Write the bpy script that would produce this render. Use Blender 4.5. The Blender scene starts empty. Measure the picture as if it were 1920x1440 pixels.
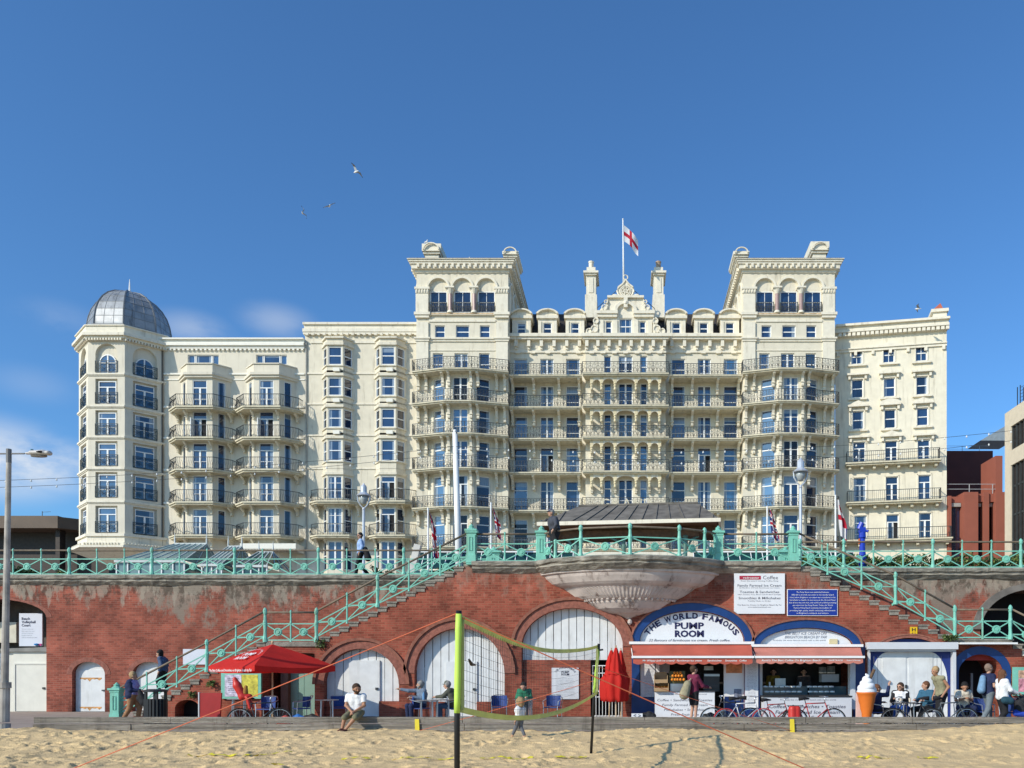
import bpy, math, random
import numpy as np
from mathutils import Vector, Matrix
R = math.radians
random.seed(7)
SC = bpy.context.scene
COL = SC.collection
# ---------------------------------------------------------------- camera, sky, sun
FP, PX, PY, EZ = 1580.0, 1173.0, 1268.0, 1.8      # focal length (in 1920-wide pixels), foot of the view axis, eye height
cd = bpy.data.cameras.new('camera'); cam = bpy.data.objects.new('camera', cd); COL.objects.link(cam)
cam.location = (0, 0, EZ); cam.rotation_euler = (R(90), 0, 0)
cd.sensor_width = 36; cd.lens = FP / 1920 * 36
cd.shift_x = (960 - PX) / 1920; cd.shift_y = (PY - 720) / 1920
cd.clip_start = 0.1; cd.clip_end = 5000
SC.camera = cam
SC.view_settings.view_transform = 'Standard'; SC.view_settings.look = 'None'
SC.view_settings.exposure = 0.0; SC.view_settings.gamma = 1.0
SUN_AZ, SUN_EL = 50.0, 29.0
ts = Vector((-math.sin(R(SUN_AZ)) * math.cos(R(SUN_EL)), -math.cos(R(SUN_AZ)) * math.cos(R(SUN_EL)), math.sin(R(SUN_EL))))
sd = bpy.data.lights.new('sun', 'SUN'); sd.energy = 4.2; sd.angle = R(0.53); sd.color = (1.0, 0.93, 0.80)
sun = bpy.data.objects.new('sun', sd); COL.objects.link(sun); sun.location = (-40, -30, 40)
sun.rotation_euler = ts.to_track_quat('Z', 'Y').to_euler()
W = bpy.data.worlds.new('World'); SC.world = W; W.use_nodes = True
wn = W.node_tree; wn.nodes.clear()
def N(t, ty, **k):
    n = t.nodes.new(ty)
    for a, b in k.items():
        if a.startswith('i_'): n.inputs[a[2:].replace('_', ' ')].default_value = b
        else: setattr(n, a, b)
    return n
sky = N(wn, 'ShaderNodeTexSky', sky_type='NISHITA', sun_disc=False, sun_elevation=R(SUN_EL), sun_rotation=R(180 + SUN_AZ), air_density=1.0, dust_density=0.7, ozone_density=2.2, altitude=0)
tcw = N(wn, 'ShaderNodeTexCoord')
mpw = N(wn, 'ShaderNodeMapping'); mpw.inputs['Scale'].default_value = (3.2, 3.2, 7.0)
nzw = N(wn, 'ShaderNodeTexNoise'); nzw.inputs['Scale'].default_value = 2.4; nzw.inputs['Detail'].default_value = 6; nzw.inputs['Roughness'].default_value = 0.6
wn.links.new(tcw.outputs['Generated'], mpw.inputs[0]); wn.links.new(mpw.outputs[0], nzw.inputs['Vector'])
def ray(px, py):
    return Vector(((px - PX) / FP, 1, (PY - py) / FP)).normalized()
acc = None
for (px, py, rad, amt) in ((55, 868, .085, 1.0), (-30, 860, .11, 1.0), (100, 880, .06, .8), (20, 835, .05, .7), (360, 618, .05, .32), (520, 602, .05, .3), (1900, 830, .05, .15), (110, 600, .05, .12), (60, 720, .05, .12)):
    d = N(wn, 'ShaderNodeVectorMath', operation='SUBTRACT'); d.inputs[1].default_value = ray(px, py)
    wn.links.new(tcw.outputs['Generated'], d.inputs[0])
    s = N(wn, 'ShaderNodeVectorMath', operation='MULTIPLY'); s.inputs[1].default_value = (1, 1, 2.2)
    wn.links.new(d.outputs[0], s.inputs[0])
    l = N(wn, 'ShaderNodeVectorMath', operation='LENGTH'); wn.links.new(s.outputs[0], l.inputs[0])
    m = N(wn, 'ShaderNodeMapRange', interpolation_type='SMOOTHSTEP'); m.inputs['From Min'].default_value = rad; m.inputs['From Max'].default_value = 0.0
    m.inputs['To Min'].default_value = 0; m.inputs['To Max'].default_value = amt
    wn.links.new(l.outputs['Value'], m.inputs['Value'])
    if acc is None: acc = m.outputs[0]
    else:
        a = N(wn, 'ShaderNodeMath', operation='MAXIMUM'); wn.links.new(acc, a.inputs[0]); wn.links.new(m.outputs[0], a.inputs[1]); acc = a.outputs[0]
nr = N(wn, 'ShaderNodeMapRange', interpolation_type='SMOOTHSTEP'); nr.inputs['From Min'].default_value = .30; nr.inputs['From Max'].default_value = .58
wn.links.new(nzw.outputs['Fac'], nr.inputs['Value'])
cm = N(wn, 'ShaderNodeMath', operation='MULTIPLY'); wn.links.new(acc, cm.inputs[0]); wn.links.new(nr.outputs[0], cm.inputs[1])
mxw = N(wn, 'ShaderNodeMix', data_type='RGBA'); mxw.inputs['B'].default_value = (6.3, 6.7, 7.2, 1)
SKYG = (0.60, 1.03, 1.42)
tint = N(wn, 'ShaderNodeMix', data_type='RGBA', blend_type='MULTIPLY'); tint.inputs['Factor'].default_value = 1; tint.inputs['B'].default_value = (*SKYG, 1)
wn.links.new(sky.outputs[0], tint.inputs['A'])
wn.links.new(cm.outputs[0], mxw.inputs['Factor']); wn.links.new(tint.outputs['Result'], mxw.inputs['A'])
bg = N(wn, 'ShaderNodeBackground'); bg.inputs['Strength'].default_value = 0.125
wo = N(wn, 'ShaderNodeOutputWorld')
wn.links.new(mxw.outputs['Result'], bg.inputs[0]); wn.links.new(bg.outputs[0], wo.inputs[0])

# ---------------------------------------------------------------- materials
def lin(c):
    if isinstance(c, str):
        c = [int(c[i:i + 2], 16) / 255 for i in (1, 3, 5)]
        c = [x / 12.92 if x <= .04045 else ((x + .055) / 1.055) ** 2.4 for x in c]
    return tuple(c)
MATS = {}
def mat(name, c, rough=.6, var=.12, scale=3.0, bump=0.0, bscale=30.0, metal=0.0, ior=1.45, streak=0.0, streakcol=None, spec=.5, detail=4, stretch=(1, 1, 1), transl=0.0):
    if name in MATS: return MATS[name]
    c = lin(c)
    m = bpy.data.materials.new(name); m.use_nodes = True; t = m.node_tree; b = t.nodes['Principled BSDF']
    b.inputs['Roughness'].default_value = rough; b.inputs['Metallic'].default_value = metal; b.inputs['IOR'].default_value = ior
    b.inputs['Specular IOR Level'].default_value = spec
    g = N(t, 'ShaderNodeNewGeometry')
    mp = N(t, 'ShaderNodeMapping'); mp.inputs['Scale'].default_value = stretch; t.links.new(g.outputs['Position'], mp.inputs[0])
    n = N(t, 'ShaderNodeTexNoise'); n.inputs['Scale'].default_value = scale; n.inputs['Detail'].default_value = detail; t.links.new(mp.outputs[0], n.inputs['Vector'])
    mr = N(t, 'ShaderNodeMapRange'); mr.inputs['From Min'].default_value = .3; mr.inputs['From Max'].default_value = .7
    t.links.new(n.outputs['Fac'], mr.inputs['Value'])
    mx = N(t, 'ShaderNodeMix', data_type='RGBA')
    mx.inputs['A'].default_value = (*[x * (1 - var) for x in c], 1); mx.inputs['B'].default_value = (*[min(1, x * (1 + var)) for x in c], 1)
    t.links.new(mr.outputs[0], mx.inputs['Factor']); out = mx.outputs['Result']
    if streak > 0:
        mp2 = N(t, 'ShaderNodeMapping'); mp2.inputs['Scale'].default_value = (2.2, 2.2, .28); t.links.new(g.outputs['Position'], mp2.inputs[0])
        n2 = N(t, 'ShaderNodeTexNoise'); n2.inputs['Scale'].default_value = 1.3; n2.inputs['Detail'].default_value = 6; n2.inputs['Roughness'].default_value = .65; t.links.new(mp2.outputs[0], n2.inputs['Vector'])
        m2 = N(t, 'ShaderNodeMapRange', interpolation_type='SMOOTHSTEP'); m2.inputs['From Min'].default_value = .52; m2.inputs['From Max'].default_value = .74; m2.inputs['To Max'].default_value = streak
        t.links.new(n2.outputs['Fac'], m2.inputs['Value'])
        x2 = N(t, 'ShaderNodeMix', data_type='RGBA'); x2.inputs['B'].default_value = (*lin(streakcol or '#6b5d45'), 1)
        t.links.new(m2.outputs[0], x2.inputs['Factor']); t.links.new(out, x2.inputs['A']); out = x2.outputs['Result']
    t.links.new(out, b.inputs['Base Color'])
    if transl > 0:
        tb = N(t, 'ShaderNodeBsdfTranslucent'); t.links.new(out, tb.inputs['Color']); ms = N(t, 'ShaderNodeMixShader'); ms.inputs[0].default_value = transl; t.links.new(b.outputs[0], ms.inputs[1]); t.links.new(tb.outputs[0], ms.inputs[2]); t.links.new(ms.outputs[0], t.nodes['Material Output'].inputs['Surface'])
    if bump > 0:
        nb = N(t, 'ShaderNodeTexNoise'); nb.inputs['Scale'].default_value = bscale; nb.inputs['Detail'].default_value = 5; t.links.new(mp.outputs[0], nb.inputs['Vector'])
        bp = N(t, 'ShaderNodeBump'); bp.inputs['Strength'].default_value = bump; bp.inputs['Distance'].default_value = .05
        t.links.new(nb.outputs['Fac'], bp.inputs['Height']); t.links.new(bp.outputs[0], b.inputs['Normal'])
    MATS[name] = m; return m
def brick_mat(name, c1, c2, mortar, painted=0.0, grey=0.0, ztop=5.4, bw=.24, bh=.082):
    m = bpy.data.materials.new(name); m.use_nodes = True; t = m.node_tree; b = t.nodes['Principled BSDF']; b.inputs['Roughness'].default_value = .85; b.inputs['Specular IOR Level'].default_value = .25
    g = N(t, 'ShaderNodeNewGeometry'); sp = N(t, 'ShaderNodeSeparateXYZ'); t.links.new(g.outputs['Position'], sp.inputs[0])
    ad = N(t, 'ShaderNodeMath', operation='ADD'); t.links.new(sp.outputs['X'], ad.inputs[0]); t.links.new(sp.outputs['Y'], ad.inputs[1])
    cb = N(t, 'ShaderNodeCombineXYZ'); t.links.new(ad.outputs[0], cb.inputs['X']); t.links.new(sp.outputs['Z'], cb.inputs['Y'])
    br = N(t, 'ShaderNodeTexBrick'); br.inputs['Scale'].default_value = 1; br.inputs['Brick Width'].default_value = bw; br.inputs['Row Height'].default_value = bh; br.inputs['Mortar Size'].default_value = .009; br.inputs['Mortar Smooth'].default_value = .3
    br.inputs['Color1'].default_value = (*lin(c1), 1); br.inputs['Color2'].default_value = (*lin(c2), 1); br.inputs['Mortar'].default_value = (*lin(mortar), 1); br.inputs['Bias'].default_value = -.2
    t.links.new(cb.outputs[0], br.inputs['Vector'])
    n = N(t, 'ShaderNodeTexNoise'); n.inputs['Scale'].default_value = .9; n.inputs['Detail'].default_value = 8; n.inputs['Roughness'].default_value = .65; t.links.new(g.outputs['Position'], n.inputs['Vector'])
    mr = N(t, 'ShaderNodeMapRange'); mr.inputs['From Min'].default_value = .3; mr.inputs['From Max'].default_value = .7; mr.inputs['To Min'].default_value = .5; mr.inputs['To Max'].default_value = 1.3; t.links.new(n.outputs['Fac'], mr.inputs['Value'])
    mm = N(t, 'ShaderNodeVectorMath', operation='SCALE'); t.links.new(br.outputs['Color'], mm.inputs[0]); t.links.new(mr.outputs[0], mm.inputs['Scale'])
    out = mm.outputs[0]
    def overlay(out, colr, zlo, zhi, nlo, nhi, scale, amt, stretch=(1, 1, .35), patch=0):
        mp = N(t, 'ShaderNodeMapping'); mp.inputs['Scale'].default_value = stretch; t.links.new(g.outputs['Position'], mp.inputs[0])
        n2 = N(t, 'ShaderNodeTexNoise'); n2.inputs['Scale'].default_value = scale; n2.inputs['Detail'].default_value = 8; n2.inputs['Roughness'].default_value = .7; t.links.new(mp.outputs[0], n2.inputs['Vector'])
        gz = N(t, 'ShaderNodeMapRange'); gz.inputs['From Min'].default_value = zlo; gz.inputs['From Max'].default_value = zhi; gz.inputs['To Min'].default_value = -.16; gz.inputs['To Max'].default_value = .16; t.links.new(sp.outputs['Z'], gz.inputs['Value'])
        a = N(t, 'ShaderNodeMath', operation='ADD'); t.links.new(n2.outputs['Fac'], a.inputs[0]); t.links.new(gz.outputs[0], a.inputs[1])
        if patch:
            for (x0, x1, x2, x3) in ((-19.2, -17.6, -13.2, -9.5), (10.0, 11.6, 60, 70)):
                w0 = N(t, 'ShaderNodeMapRange'); w0.inputs['From Min'].default_value = x0; w0.inputs['From Max'].default_value = x1; w0.inputs['To Max'].default_value = patch; t.links.new(sp.outputs['X'], w0.inputs['Value'])
                w1 = N(t, 'ShaderNodeMapRange'); w1.inputs['From Min'].default_value = x2; w1.inputs['From Max'].default_value = x3; w1.inputs['To Max'].default_value = -patch; t.links.new(sp.outputs['X'], w1.inputs['Value'])
                for w_ in (w0, w1): a2 = N(t, 'ShaderNodeMath', operation='ADD'); t.links.new(a.outputs[0], a2.inputs[0]); t.links.new(w_.outputs[0], a2.inputs[1]); a = a2
        r = N(t, 'ShaderNodeMapRange', interpolation_type='SMOOTHSTEP'); r.inputs['From Min'].default_value = nlo; r.inputs['From Max'].default_value = nhi; r.inputs['To Max'].default_value = amt; t.links.new(a.outputs[0], r.inputs['Value'])
        x = N(t, 'ShaderNodeMix', data_type='RGBA'); x.inputs['B'].default_value = (*lin(colr), 1); t.links.new(r.outputs[0], x.inputs['Factor']); t.links.new(out, x.inputs['A'])
        return x.outputs['Result']
    if grey > 0:
        out = overlay(out, '#857b6e', 2.6, ztop, .625 , .76, 1.3, grey, (1, 1, .55), .115)
        out = overlay(out, '#3b352d', 3.6, ztop, .56, .68, 2.6, .75 * grey, (1, 1, .8), .02)
        out = overlay(out, '#a79c8c', 3.2, ztop, .60, .68, 3.0, .6 * grey)
    out = overlay(out, '#3a201a', 4.0, 0.2, .60, .74, 1.2, .5)
    t.links.new(out, b.inputs['Base Color'])
    bp = N(t, 'ShaderNodeBump'); bp.inputs['Strength'].default_value = .5; bp.inputs['Distance'].default_value = .01; bp.invert = True
    t.links.new(br.outputs['Fac'], bp.inputs['Height']); t.links.new(bp.outputs[0], b.inputs['Normal'])
    MATS[name] = m; return m

# ---------------------------------------------------------------- geometry helpers
def X(px, D): return (px - PX) / FP * D
def Z(py, D): return EZ + (PY - py) / FP * D
class Fr:                       # wall frame: a along the wall, b outward, c up
    def __init__(s, o, u=(1, 0, 0), n=None):
        s.o = Vector(o); s.u = Vector(u).normalized(); s.n = Vector(n) if n else Vector((s.u.y, -s.u.x, 0))
    def __call__(s, p): return s.o + s.u * p[0] + s.n * p[1] + Vector((0, 0, p[2]))
def plane(D): return Fr((0, D, 0))
class MB:
    def __init__(s, fr=None): s.v = []; s.f = []; s.mi = []; s.m = 0; s.fr = fr
    def P(s, p):
        q = s.fr(p) if s.fr else Vector(p)
        s.v.append((q[0], q[1], q[2])); return len(s.v) - 1
    def F(s, idx): s.f.append(tuple(idx)); s.mi.append(s.m)
    def poly(s, pts): s.F([s.P(p) for p in pts])
    def box(s, x0, x1, y0, y1, z0, z1):
        i = [s.P(p) for p in ((x0, y0, z0), (x1, y0, z0), (x1, y1, z0), (x0, y1, z0), (x0, y0, z1), (x1, y0, z1), (x1, y1, z1), (x0, y1, z1))]
        for q in ((0, 3, 2, 1), (4, 5, 6, 7), (0, 1, 5, 4), (1, 2, 6, 5), (2, 3, 7, 6), (3, 0, 4, 7)): s.F([i[k] for k in q])
    def bar(s, p, q, w, h=None):      # square bar between two points
        s.tube([p, q], [w / 2 * 1.2, w / 2 * 1.2], 4)
    def tube(s, pts, r, n=6, cap=True, closed=False):
        pts = [Vector(p) for p in pts]
        if not hasattr(r, '__len__'): r = [r] * len(pts)
        rings = []; k = len(pts)
        up0 = None
        for i, p in enumerate(pts):
            a = pts[(i - 1) % k] if (i > 0 or closed) else p; b = pts[(i + 1) % k] if (i < k - 1 or closed) else p
            d = (b - a)
            if d.length < 1e-9: d = Vector((0, 0, 1))
            d.normalize()
            if up0 is None:
                up0 = Vector((0, 0, 1)) if abs(d.z) < .9 else Vector((1, 0, 0))
            x = d.cross(up0)
            if x.length < 1e-6: x = d.cross(Vector((0, 1, 0)))
            x.normalize(); y = x.cross(d)
            rings.append([s.P(p + x * (r[i] * math.cos(2 * math.pi * (j + .5) / n)) + y * (r[i] * math.sin(2 * math.pi * (j + .5) / n))) for j in range(n)])
        for i in range(k - (0 if closed else 1)):
            A = rings[i]; B = rings[(i + 1) % k]
            for j in range(n): s.F((A[j], A[(j + 1) % n], B[(j + 1) % n], B[j]))
        if cap and not closed: s.F(rings[0][::-1]); s.F(rings[-1])
    def lathe(s, prof, c, n=16, sx=1, sy=1, rot=0):
        rings = []
        for (r, z) in prof:
            rings.append([s.P((c[0] + sx * r * math.cos(2 * math.pi * j / n + rot), c[1] + sy * r * math.sin(2 * math.pi * j / n + rot), c[2] + z)) for j in range(n)])
        for A, B in zip(rings, rings[1:]):
            for j in range(n): s.F((A[j], A[(j + 1) % n], B[(j + 1) % n], B[j]))
        s.F(rings[0][::-1]); s.F(rings[-1])
    def prism(s, pts, b0, b1):         # pts (a, c) extruded from b0 to b1
        A = [s.P((p[0], b0, p[1])) for p in pts]; B = [s.P((p[0], b1, p[1])) for p in pts]
        k = len(pts)
        s.F(A); s.F(B[::-1])
        for j in range(k): s.F((A[j], B[j], B[(j + 1) % k], A[(j + 1) % k]))
    def slab(s, pts, z0, z1):          # pts (x, y) outline
        A = [s.P((p[0], p[1], z0)) for p in pts]; B = [s.P((p[0], p[1], z1)) for p in pts]
        k = len(pts)
        s.F(A[::-1]); s.F(B)
        for j in range(k): s.F((A[j], A[(j + 1) % k], B[(j + 1) % k], B[j]))
    def arcband(s, ca, cc, r0, r1, b0, b1, t0=0, t1=math.pi, n=16, ry=1.0):
        for i in range(n):
            a = t0 + (t1 - t0) * i / n; b = t0 + (t1 - t0) * (i + 1) / n
            q = [(ca + r0 * math.cos(a), cc + r0 * ry * math.sin(a)), (ca + r1 * math.cos(a), cc + r1 * ry * math.sin(a)), (ca + r1 * math.cos(b), cc + r1 * ry * math.sin(b)), (ca + r0 * math.cos(b), cc + r0 * ry * math.sin(b))]
            f = [s.P((p[0], b1, p[1])) for p in q]; k = [s.P((p[0], b0, p[1])) for p in q]
            s.F((f[0], f[1], f[2], f[3])); s.F((f[1], k[1], k[2], f[2])); s.F((f[3], k[3], k[0], f[0]))
            if i == 0: s.F((f[0], k[0], k[1], f[1]))
            if i == n - 1: s.F((f[2], k[2], k[3], f[3]))
    def build(s, name, mats, parent=None, smooth=False, loc=None):
        if not isinstance(mats, (list, tuple)): mats = [mats]
        me = bpy.data.meshes.new(name)
        off = Vector(loc) if loc is not None else (WL(parent) if parent else Vector())
        if parent is None and loc is None and s.v:
            xs, ys, zs = zip(*s.v); off = Vector(((min(xs) + max(xs)) / 2, (min(ys) + max(ys)) / 2, min(zs)))
        me.from_pydata([(v[0] - off.x, v[1] - off.y, v[2] - off.z) for v in s.v], [], s.f)
        for m in mats: me.materials.append(m)
        if len(mats) > 1: me.polygons.foreach_set('material_index', s.mi)
        if smooth: me.polygons.foreach_set('use_smooth', [True] * len(s.f))
        o = bpy.data.objects.new(name, me); COL.objects.link(o)
        if parent: o.parent = parent; pl = WL(parent); o.location = off - pl
        else: o.location = off
        WLD[o.name] = off
        return o
WLD = {}
def WL(o): return WLD.get(o.name, Vector())
def npobj(name, V, Fq, mats, parent=None, mi=None, smooth=True):
    V = np.asarray(V, dtype=np.float64)
    off = WL(parent) if parent else Vector(((V[:, 0].min() + V[:, 0].max()) / 2, (V[:, 1].min() + V[:, 1].max()) / 2, V[:, 2].min()))
    V = V - np.array(off[:])
    me = bpy.data.meshes.new(name); me.vertices.add(len(V)); me.vertices.foreach_set('co', V.astype(np.float32).ravel())
    Fq = np.asarray(Fq); k = Fq.shape[1]
    me.loops.add(Fq.size); me.loops.foreach_set('vertex_index', Fq.astype(np.int32).ravel())
    me.polygons.add(len(Fq)); me.polygons.foreach_set('loop_start', np.arange(0, Fq.size, k, dtype=np.int32)); me.polygons.foreach_set('loop_total', np.full(len(Fq), k, dtype=np.int32))
    if not isinstance(mats, (list, tuple)): mats = [mats]
    for m in mats: me.materials.append(m)
    if mi is not None: me.polygons.foreach_set('material_index', np.asarray(mi, dtype=np.int32))
    me.polygons.foreach_set('use_smooth', np.full(len(Fq), smooth))
    me.update(calc_edges=True); me.validate()
    o = bpy.data.objects.new(name, me); COL.objects.link(o)
    if parent: o.parent = parent
    else: o.location = off
    WLD[o.name] = off
    return o
def tag(o, label, cat, group=None, kind=None):
    if label: o['label'] = label
    if cat: o['category'] = cat
    if group: o['group'] = group
    if kind: o['kind'] = kind
    return o
def thing(name, loc, label, cat, group=None, kind=None):
    o = bpy.data.objects.new(name, None); COL.objects.link(o); o.location = loc; o.empty_display_size = .3
    WLD[o.name] = Vector(loc)
    return tag(o, label, cat, group, kind)
def struct(o): o['kind'] = 'structure'; return o
KIDS = {}
def dup(root, loc, rz=0, label=None, s=1.0):      # copy a thing with its parts and sub-parts
    def cp(o, parent):
        c = o.copy(); COL.objects.link(c)
        if parent: c.parent = parent
        for ch in o.children: cp(ch, c)
        return c
    r = cp(root, None); r.location = loc; r.rotation_euler = (0, 0, rz); r.scale = (s, s, s)
    if label: r['label'] = label
    return r
def text(s, fr, a, c, h, m, parent, b=.01, w=None, bold=0.0, shear=0.0, align='CENTER', ext=.004, rot=0.0, name='lettering', sp=1.0):
    cu = bpy.data.curves.new('t', 'FONT'); cu.body = s; cu.size = 1; cu.align_x = 'CENTER'; cu.shear = shear; cu.offset = bold; cu.extrude = 0; cu.resolution_u = 2; cu.space_character = sp
    o = bpy.data.objects.new('t', cu); me0 = o.to_mesh()
    V = [v.co.copy() for v in me0.vertices]; Fs = [tuple(p.vertices) for p in me0.polygons]
    o.to_mesh_clear(); bpy.data.objects.remove(o); bpy.data.curves.remove(cu)
    if not V: return None
    xs = [v.x for v in V]; wd = max(xs) - min(xs); x0 = min(xs)
    caph = .73
    sy = h / caph; sx = (w / wd) if w else sy
    mb = MB(fr); cr, sr = math.cos(rot), math.sin(rot)
    ox = {'CENTER': -wd / 2, 'LEFT': 0, 'RIGHT': -wd}[align]
    for v in V:
        x = (v.x - x0 + ox) * sx; z = (v.y - caph / 2) * sy
        mb.P((a + x * cr - z * sr, b, c + x * sr + z * cr))
    for f in Fs: mb.F(f)
    return mb.build(name, m, parent)
# implicit surfaces: tapered capsules, smooth union, surface nets
def surfnet(prims, h=.012, k=.03, clips=()):
    P = np.array([[*p[0], *p[1]] for p in prims], float); rr = np.array([max(p[2], p[3]) for p in prims])
    lo = np.minimum(P[:, :3], P[:, 3:]).min(0) - rr.max() - 3 * h; hi = np.maximum(P[:, :3], P[:, 3:]).max(0) + rr.max() + 3 * h
    n = np.ceil((hi - lo) / h).astype(int) + 1
    G = np.full(n, 9.0, dtype=np.float32); ax = [lo[i] + h * np.arange(n[i]) for i in range(3)]
    for p in prims:
        a = np.array(p[0], float); b = np.array(p[1], float); r0, r1 = p[2], p[3]; kk = p[4] if len(p) > 4 and p[4] is not None else k
        fl = p[5] if len(p) > 5 else 0; sc = p[6] if len(p) > 6 else None
        rm = max(r0, r1) + kk + 2 * h
        if sc is not None: rm *= max(sc)
        l2 = np.minimum(a, b) - rm; h2 = np.maximum(a, b) + rm
        i0 = np.clip(((l2 - lo) / h).astype(int), 0, n - 1); i1 = np.clip(((h2 - lo) / h).astype(int) + 2, 1, n)
        x = ax[0][i0[0]:i1[0], None, None]; y = ax[1][None, i0[1]:i1[1], None]; z = ax[2][None, None, i0[2]:i1[2]]
        d = b - a; L2 = max(1e-9, d @ d)
        t = ((x - a[0]) * d[0] + (y - a[1]) * d[1] + (z - a[2]) * d[2]) / L2
        tc = np.clip(t, 0, 1)
        qx = x - a[0] - tc * d[0]; qy = y - a[1] - tc * d[1]; qz = z - a[2] - tc * d[2]
        if sc is not None: qx = qx / sc[0]; qy = qy / sc[1]; qz = qz / sc[2]
        dist = np.sqrt(qx ** 2 + qy ** 2 + qz ** 2) - (r0 + (r1 - r0) * tc)
        L = math.sqrt(L2)
        if fl & 1: dist = np.maximum(dist, -t * L)
        if fl & 2: dist = np.maximum(dist, (t - 1) * L)
        g = G[i0[0]:i1[0], i0[1]:i1[1], i0[2]:i1[2]]
        hh = np.clip(.5 + .5 * (g - dist) / kk, 0, 1)
        g[...] = g * (1 - hh) + dist * hh - kk * hh * (1 - hh)
    for (pt, nn) in clips:     # keep the side where (p-pt).n < 0
        nn = np.array(nn, float); nn /= np.linalg.norm(nn)
        dd = (ax[0][:, None, None] - pt[0]) * nn[0] + (ax[1][None, :, None] - pt[1]) * nn[1] + (ax[2][None, None, :] - pt[2]) * nn[2]
        G = np.maximum(G, dd)
    I = G < 0
    c = [I[dx:n[0] - 1 + dx, dy:n[1] - 1 + dy, dz:n[2] - 1 + dz] for dx in (0, 1) for dy in (0, 1) for dz in (0, 1)]
    s = sum(q.astype(np.int8) for q in c); mask = (s > 0) & (s < 8)
    cells = np.argwhere(mask); idx = np.full(mask.shape, -1, np.int64); idx[mask] = np.arange(len(cells))
    acc = np.zeros((len(cells), 3)); cnt = np.zeros(len(cells))
    cor = [(0, 0, 0), (0, 0, 1), (0, 1, 0), (0, 1, 1), (1, 0, 0), (1, 0, 1), (1, 1, 0), (1, 1, 1)]
    vals = [G[cells[:, 0] + q[0], cells[:, 1] + q[1], cells[:, 2] + q[2]] for q in cor]
    for i in range(8):
        for j in range(i + 1, 8):
            if sum(abs(cor[i][k2] - cor[j][k2]) for k2 in range(3)) != 1: continue
            cr = (vals[i] < 0) != (vals[j] < 0)
            t = np.where(cr, vals[i] / np.where(cr, vals[i] - vals[j], 1), 0)[:, None]
            p = np.array(cor[i]) * (1 - t) + np.array(cor[j]) * t
            acc += np.where(cr[:, None], p, 0); cnt += cr
    V = lo + h * (cells + acc / np.maximum(cnt, 1)[:, None])
    Fs = []
    for axs in range(3):
        A = [slice(None)] * 3; B = [slice(None)] * 3; A[axs] = slice(0, -1); B[axs] = slice(1, None)
        cr = I[tuple(A)] != I[tuple(B)]
        e = np.argwhere(cr); o1, o2 = [(1, 2), (2, 0), (0, 1)][axs]
        e = e[(e[:, o1] > 0) & (e[:, o2] > 0) & (e[:, o1] < mask.shape[o1]) & (e[:, o2] < mask.shape[o2])]
        ins = I[e[:, 0], e[:, 1], e[:, 2]]
        q = []
        for (d1, d2) in ((-1, -1), (0, -1), (0, 0), (-1, 0)):
            f = e.copy(); f[:, o1] += d1; f[:, o2] += d2; q.append(idx[f[:, 0], f[:, 1], f[:, 2]])
        q = np.stack(q, 1); q[~ins] = q[~ins][:, ::-1]
        Fs.append(q)
    Fs = np.concatenate(Fs); Fs = Fs[(Fs >= 0).all(1)]
    return V, Fs
# a wall with rectangular holes and their reveals
def wallgrid(mb, a0, a1, c0, c1, holes, rv=.25):
    hs = [h for h in holes if h[1] > a0 and h[0] < a1]
    xs = sorted({a0, a1, *[h[0] for h in hs], *[h[1] for h in hs]}); zs = sorted({c0, c1, *[h[2] for h in hs], *[h[3] for h in hs]})
    for i in range(len(xs) - 1):
        for j in range(len(zs) - 1):
            mx = (xs[i] + xs[i + 1]) / 2; mz = (zs[j] + zs[j + 1]) / 2
            if any(h[0] < mx < h[1] and h[2] < mz < h[3] for h in hs): continue
            mb.poly(((xs[i], 0, zs[j]), (xs[i + 1], 0, zs[j]), (xs[i + 1], 0, zs[j + 1]), (xs[i], 0, zs[j + 1])))
    for h in hs:
        p, q, r, s = h[:4]
        mb.poly(((p, 0, r), (p, -rv, r), (p, -rv, s), (p, 0, s))); mb.poly(((q, 0, r), (q, 0, s), (q, -rv, s), (q, -rv, r)))
        mb.poly(((p, 0, r), (q, 0, r), (q, -rv, r), (p, -rv, r))); mb.poly(((p, 0, s), (p, -rv, s), (q, -rv, s), (q, 0, s)))
# brick wall in columns, with arched openings; op = (xa, xb, zspring, rise, depth)
def optop(op, x):
    c = (op[0] + op[1]) / 2; hw = (op[1] - op[0]) / 2; t = min(1, abs(x - c) / hw)
    return op[2] + op[3] * math.sqrt(max(0, 1 - t * t))
def wallcols(mb, x0, x1, zt, zb, ops, extra=(), n=20, rv=None):
    xs = {x0, x1, *[e for e in extra if x0 < e < x1]}
    for op in ops:
        for i in range(n + 1):
            t = -math.cos(math.pi * i / n); xs.add(round((op[0] + op[1]) / 2 + (op[1] - op[0]) / 2 * t, 5))
    xs = sorted(xs)
    for a, b in zip(xs, xs[1:]):
        if b - a < 1e-5: continue
        m = (a + b) / 2; top = zt(m); o = next((q for q in ops if q[0] < m < q[1]), None)
        if o is None: mb.poly(((a, 0, zb), (b, 0, zb), (b, 0, top), (a, 0, top)))
        else:
            ta, tb = optop(o, a), optop(o, b)
            mb.poly(((a, 0, ta), (b, 0, tb), (b, 0, top), (a, 0, top)))
            mb.poly(((a, 0, ta), (a, -o[4], ta), (b, -o[4], tb), (b, 0, tb)))
        mb.poly(((a, 0, top), (b, 0, top), (b, -.3, top), (a, -.3, top)))
    for o in ops:
        for x in (o[0], o[1]): mb.poly(((x, 0, zb), (x, -o[4], zb), (x, -o[4], o[2]), (x, 0, o[2])))
def archpoly(xa, xb, zb, zs, rise, n=20):
    c = (xa + xb) / 2; hw = (xb - xa) / 2
    return [(xa, zb), (xb, zb)] + [(c + hw * math.cos(math.pi * i / n), zs + rise * math.sin(math.pi * i / n)) for i in range(n + 1)]
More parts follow.
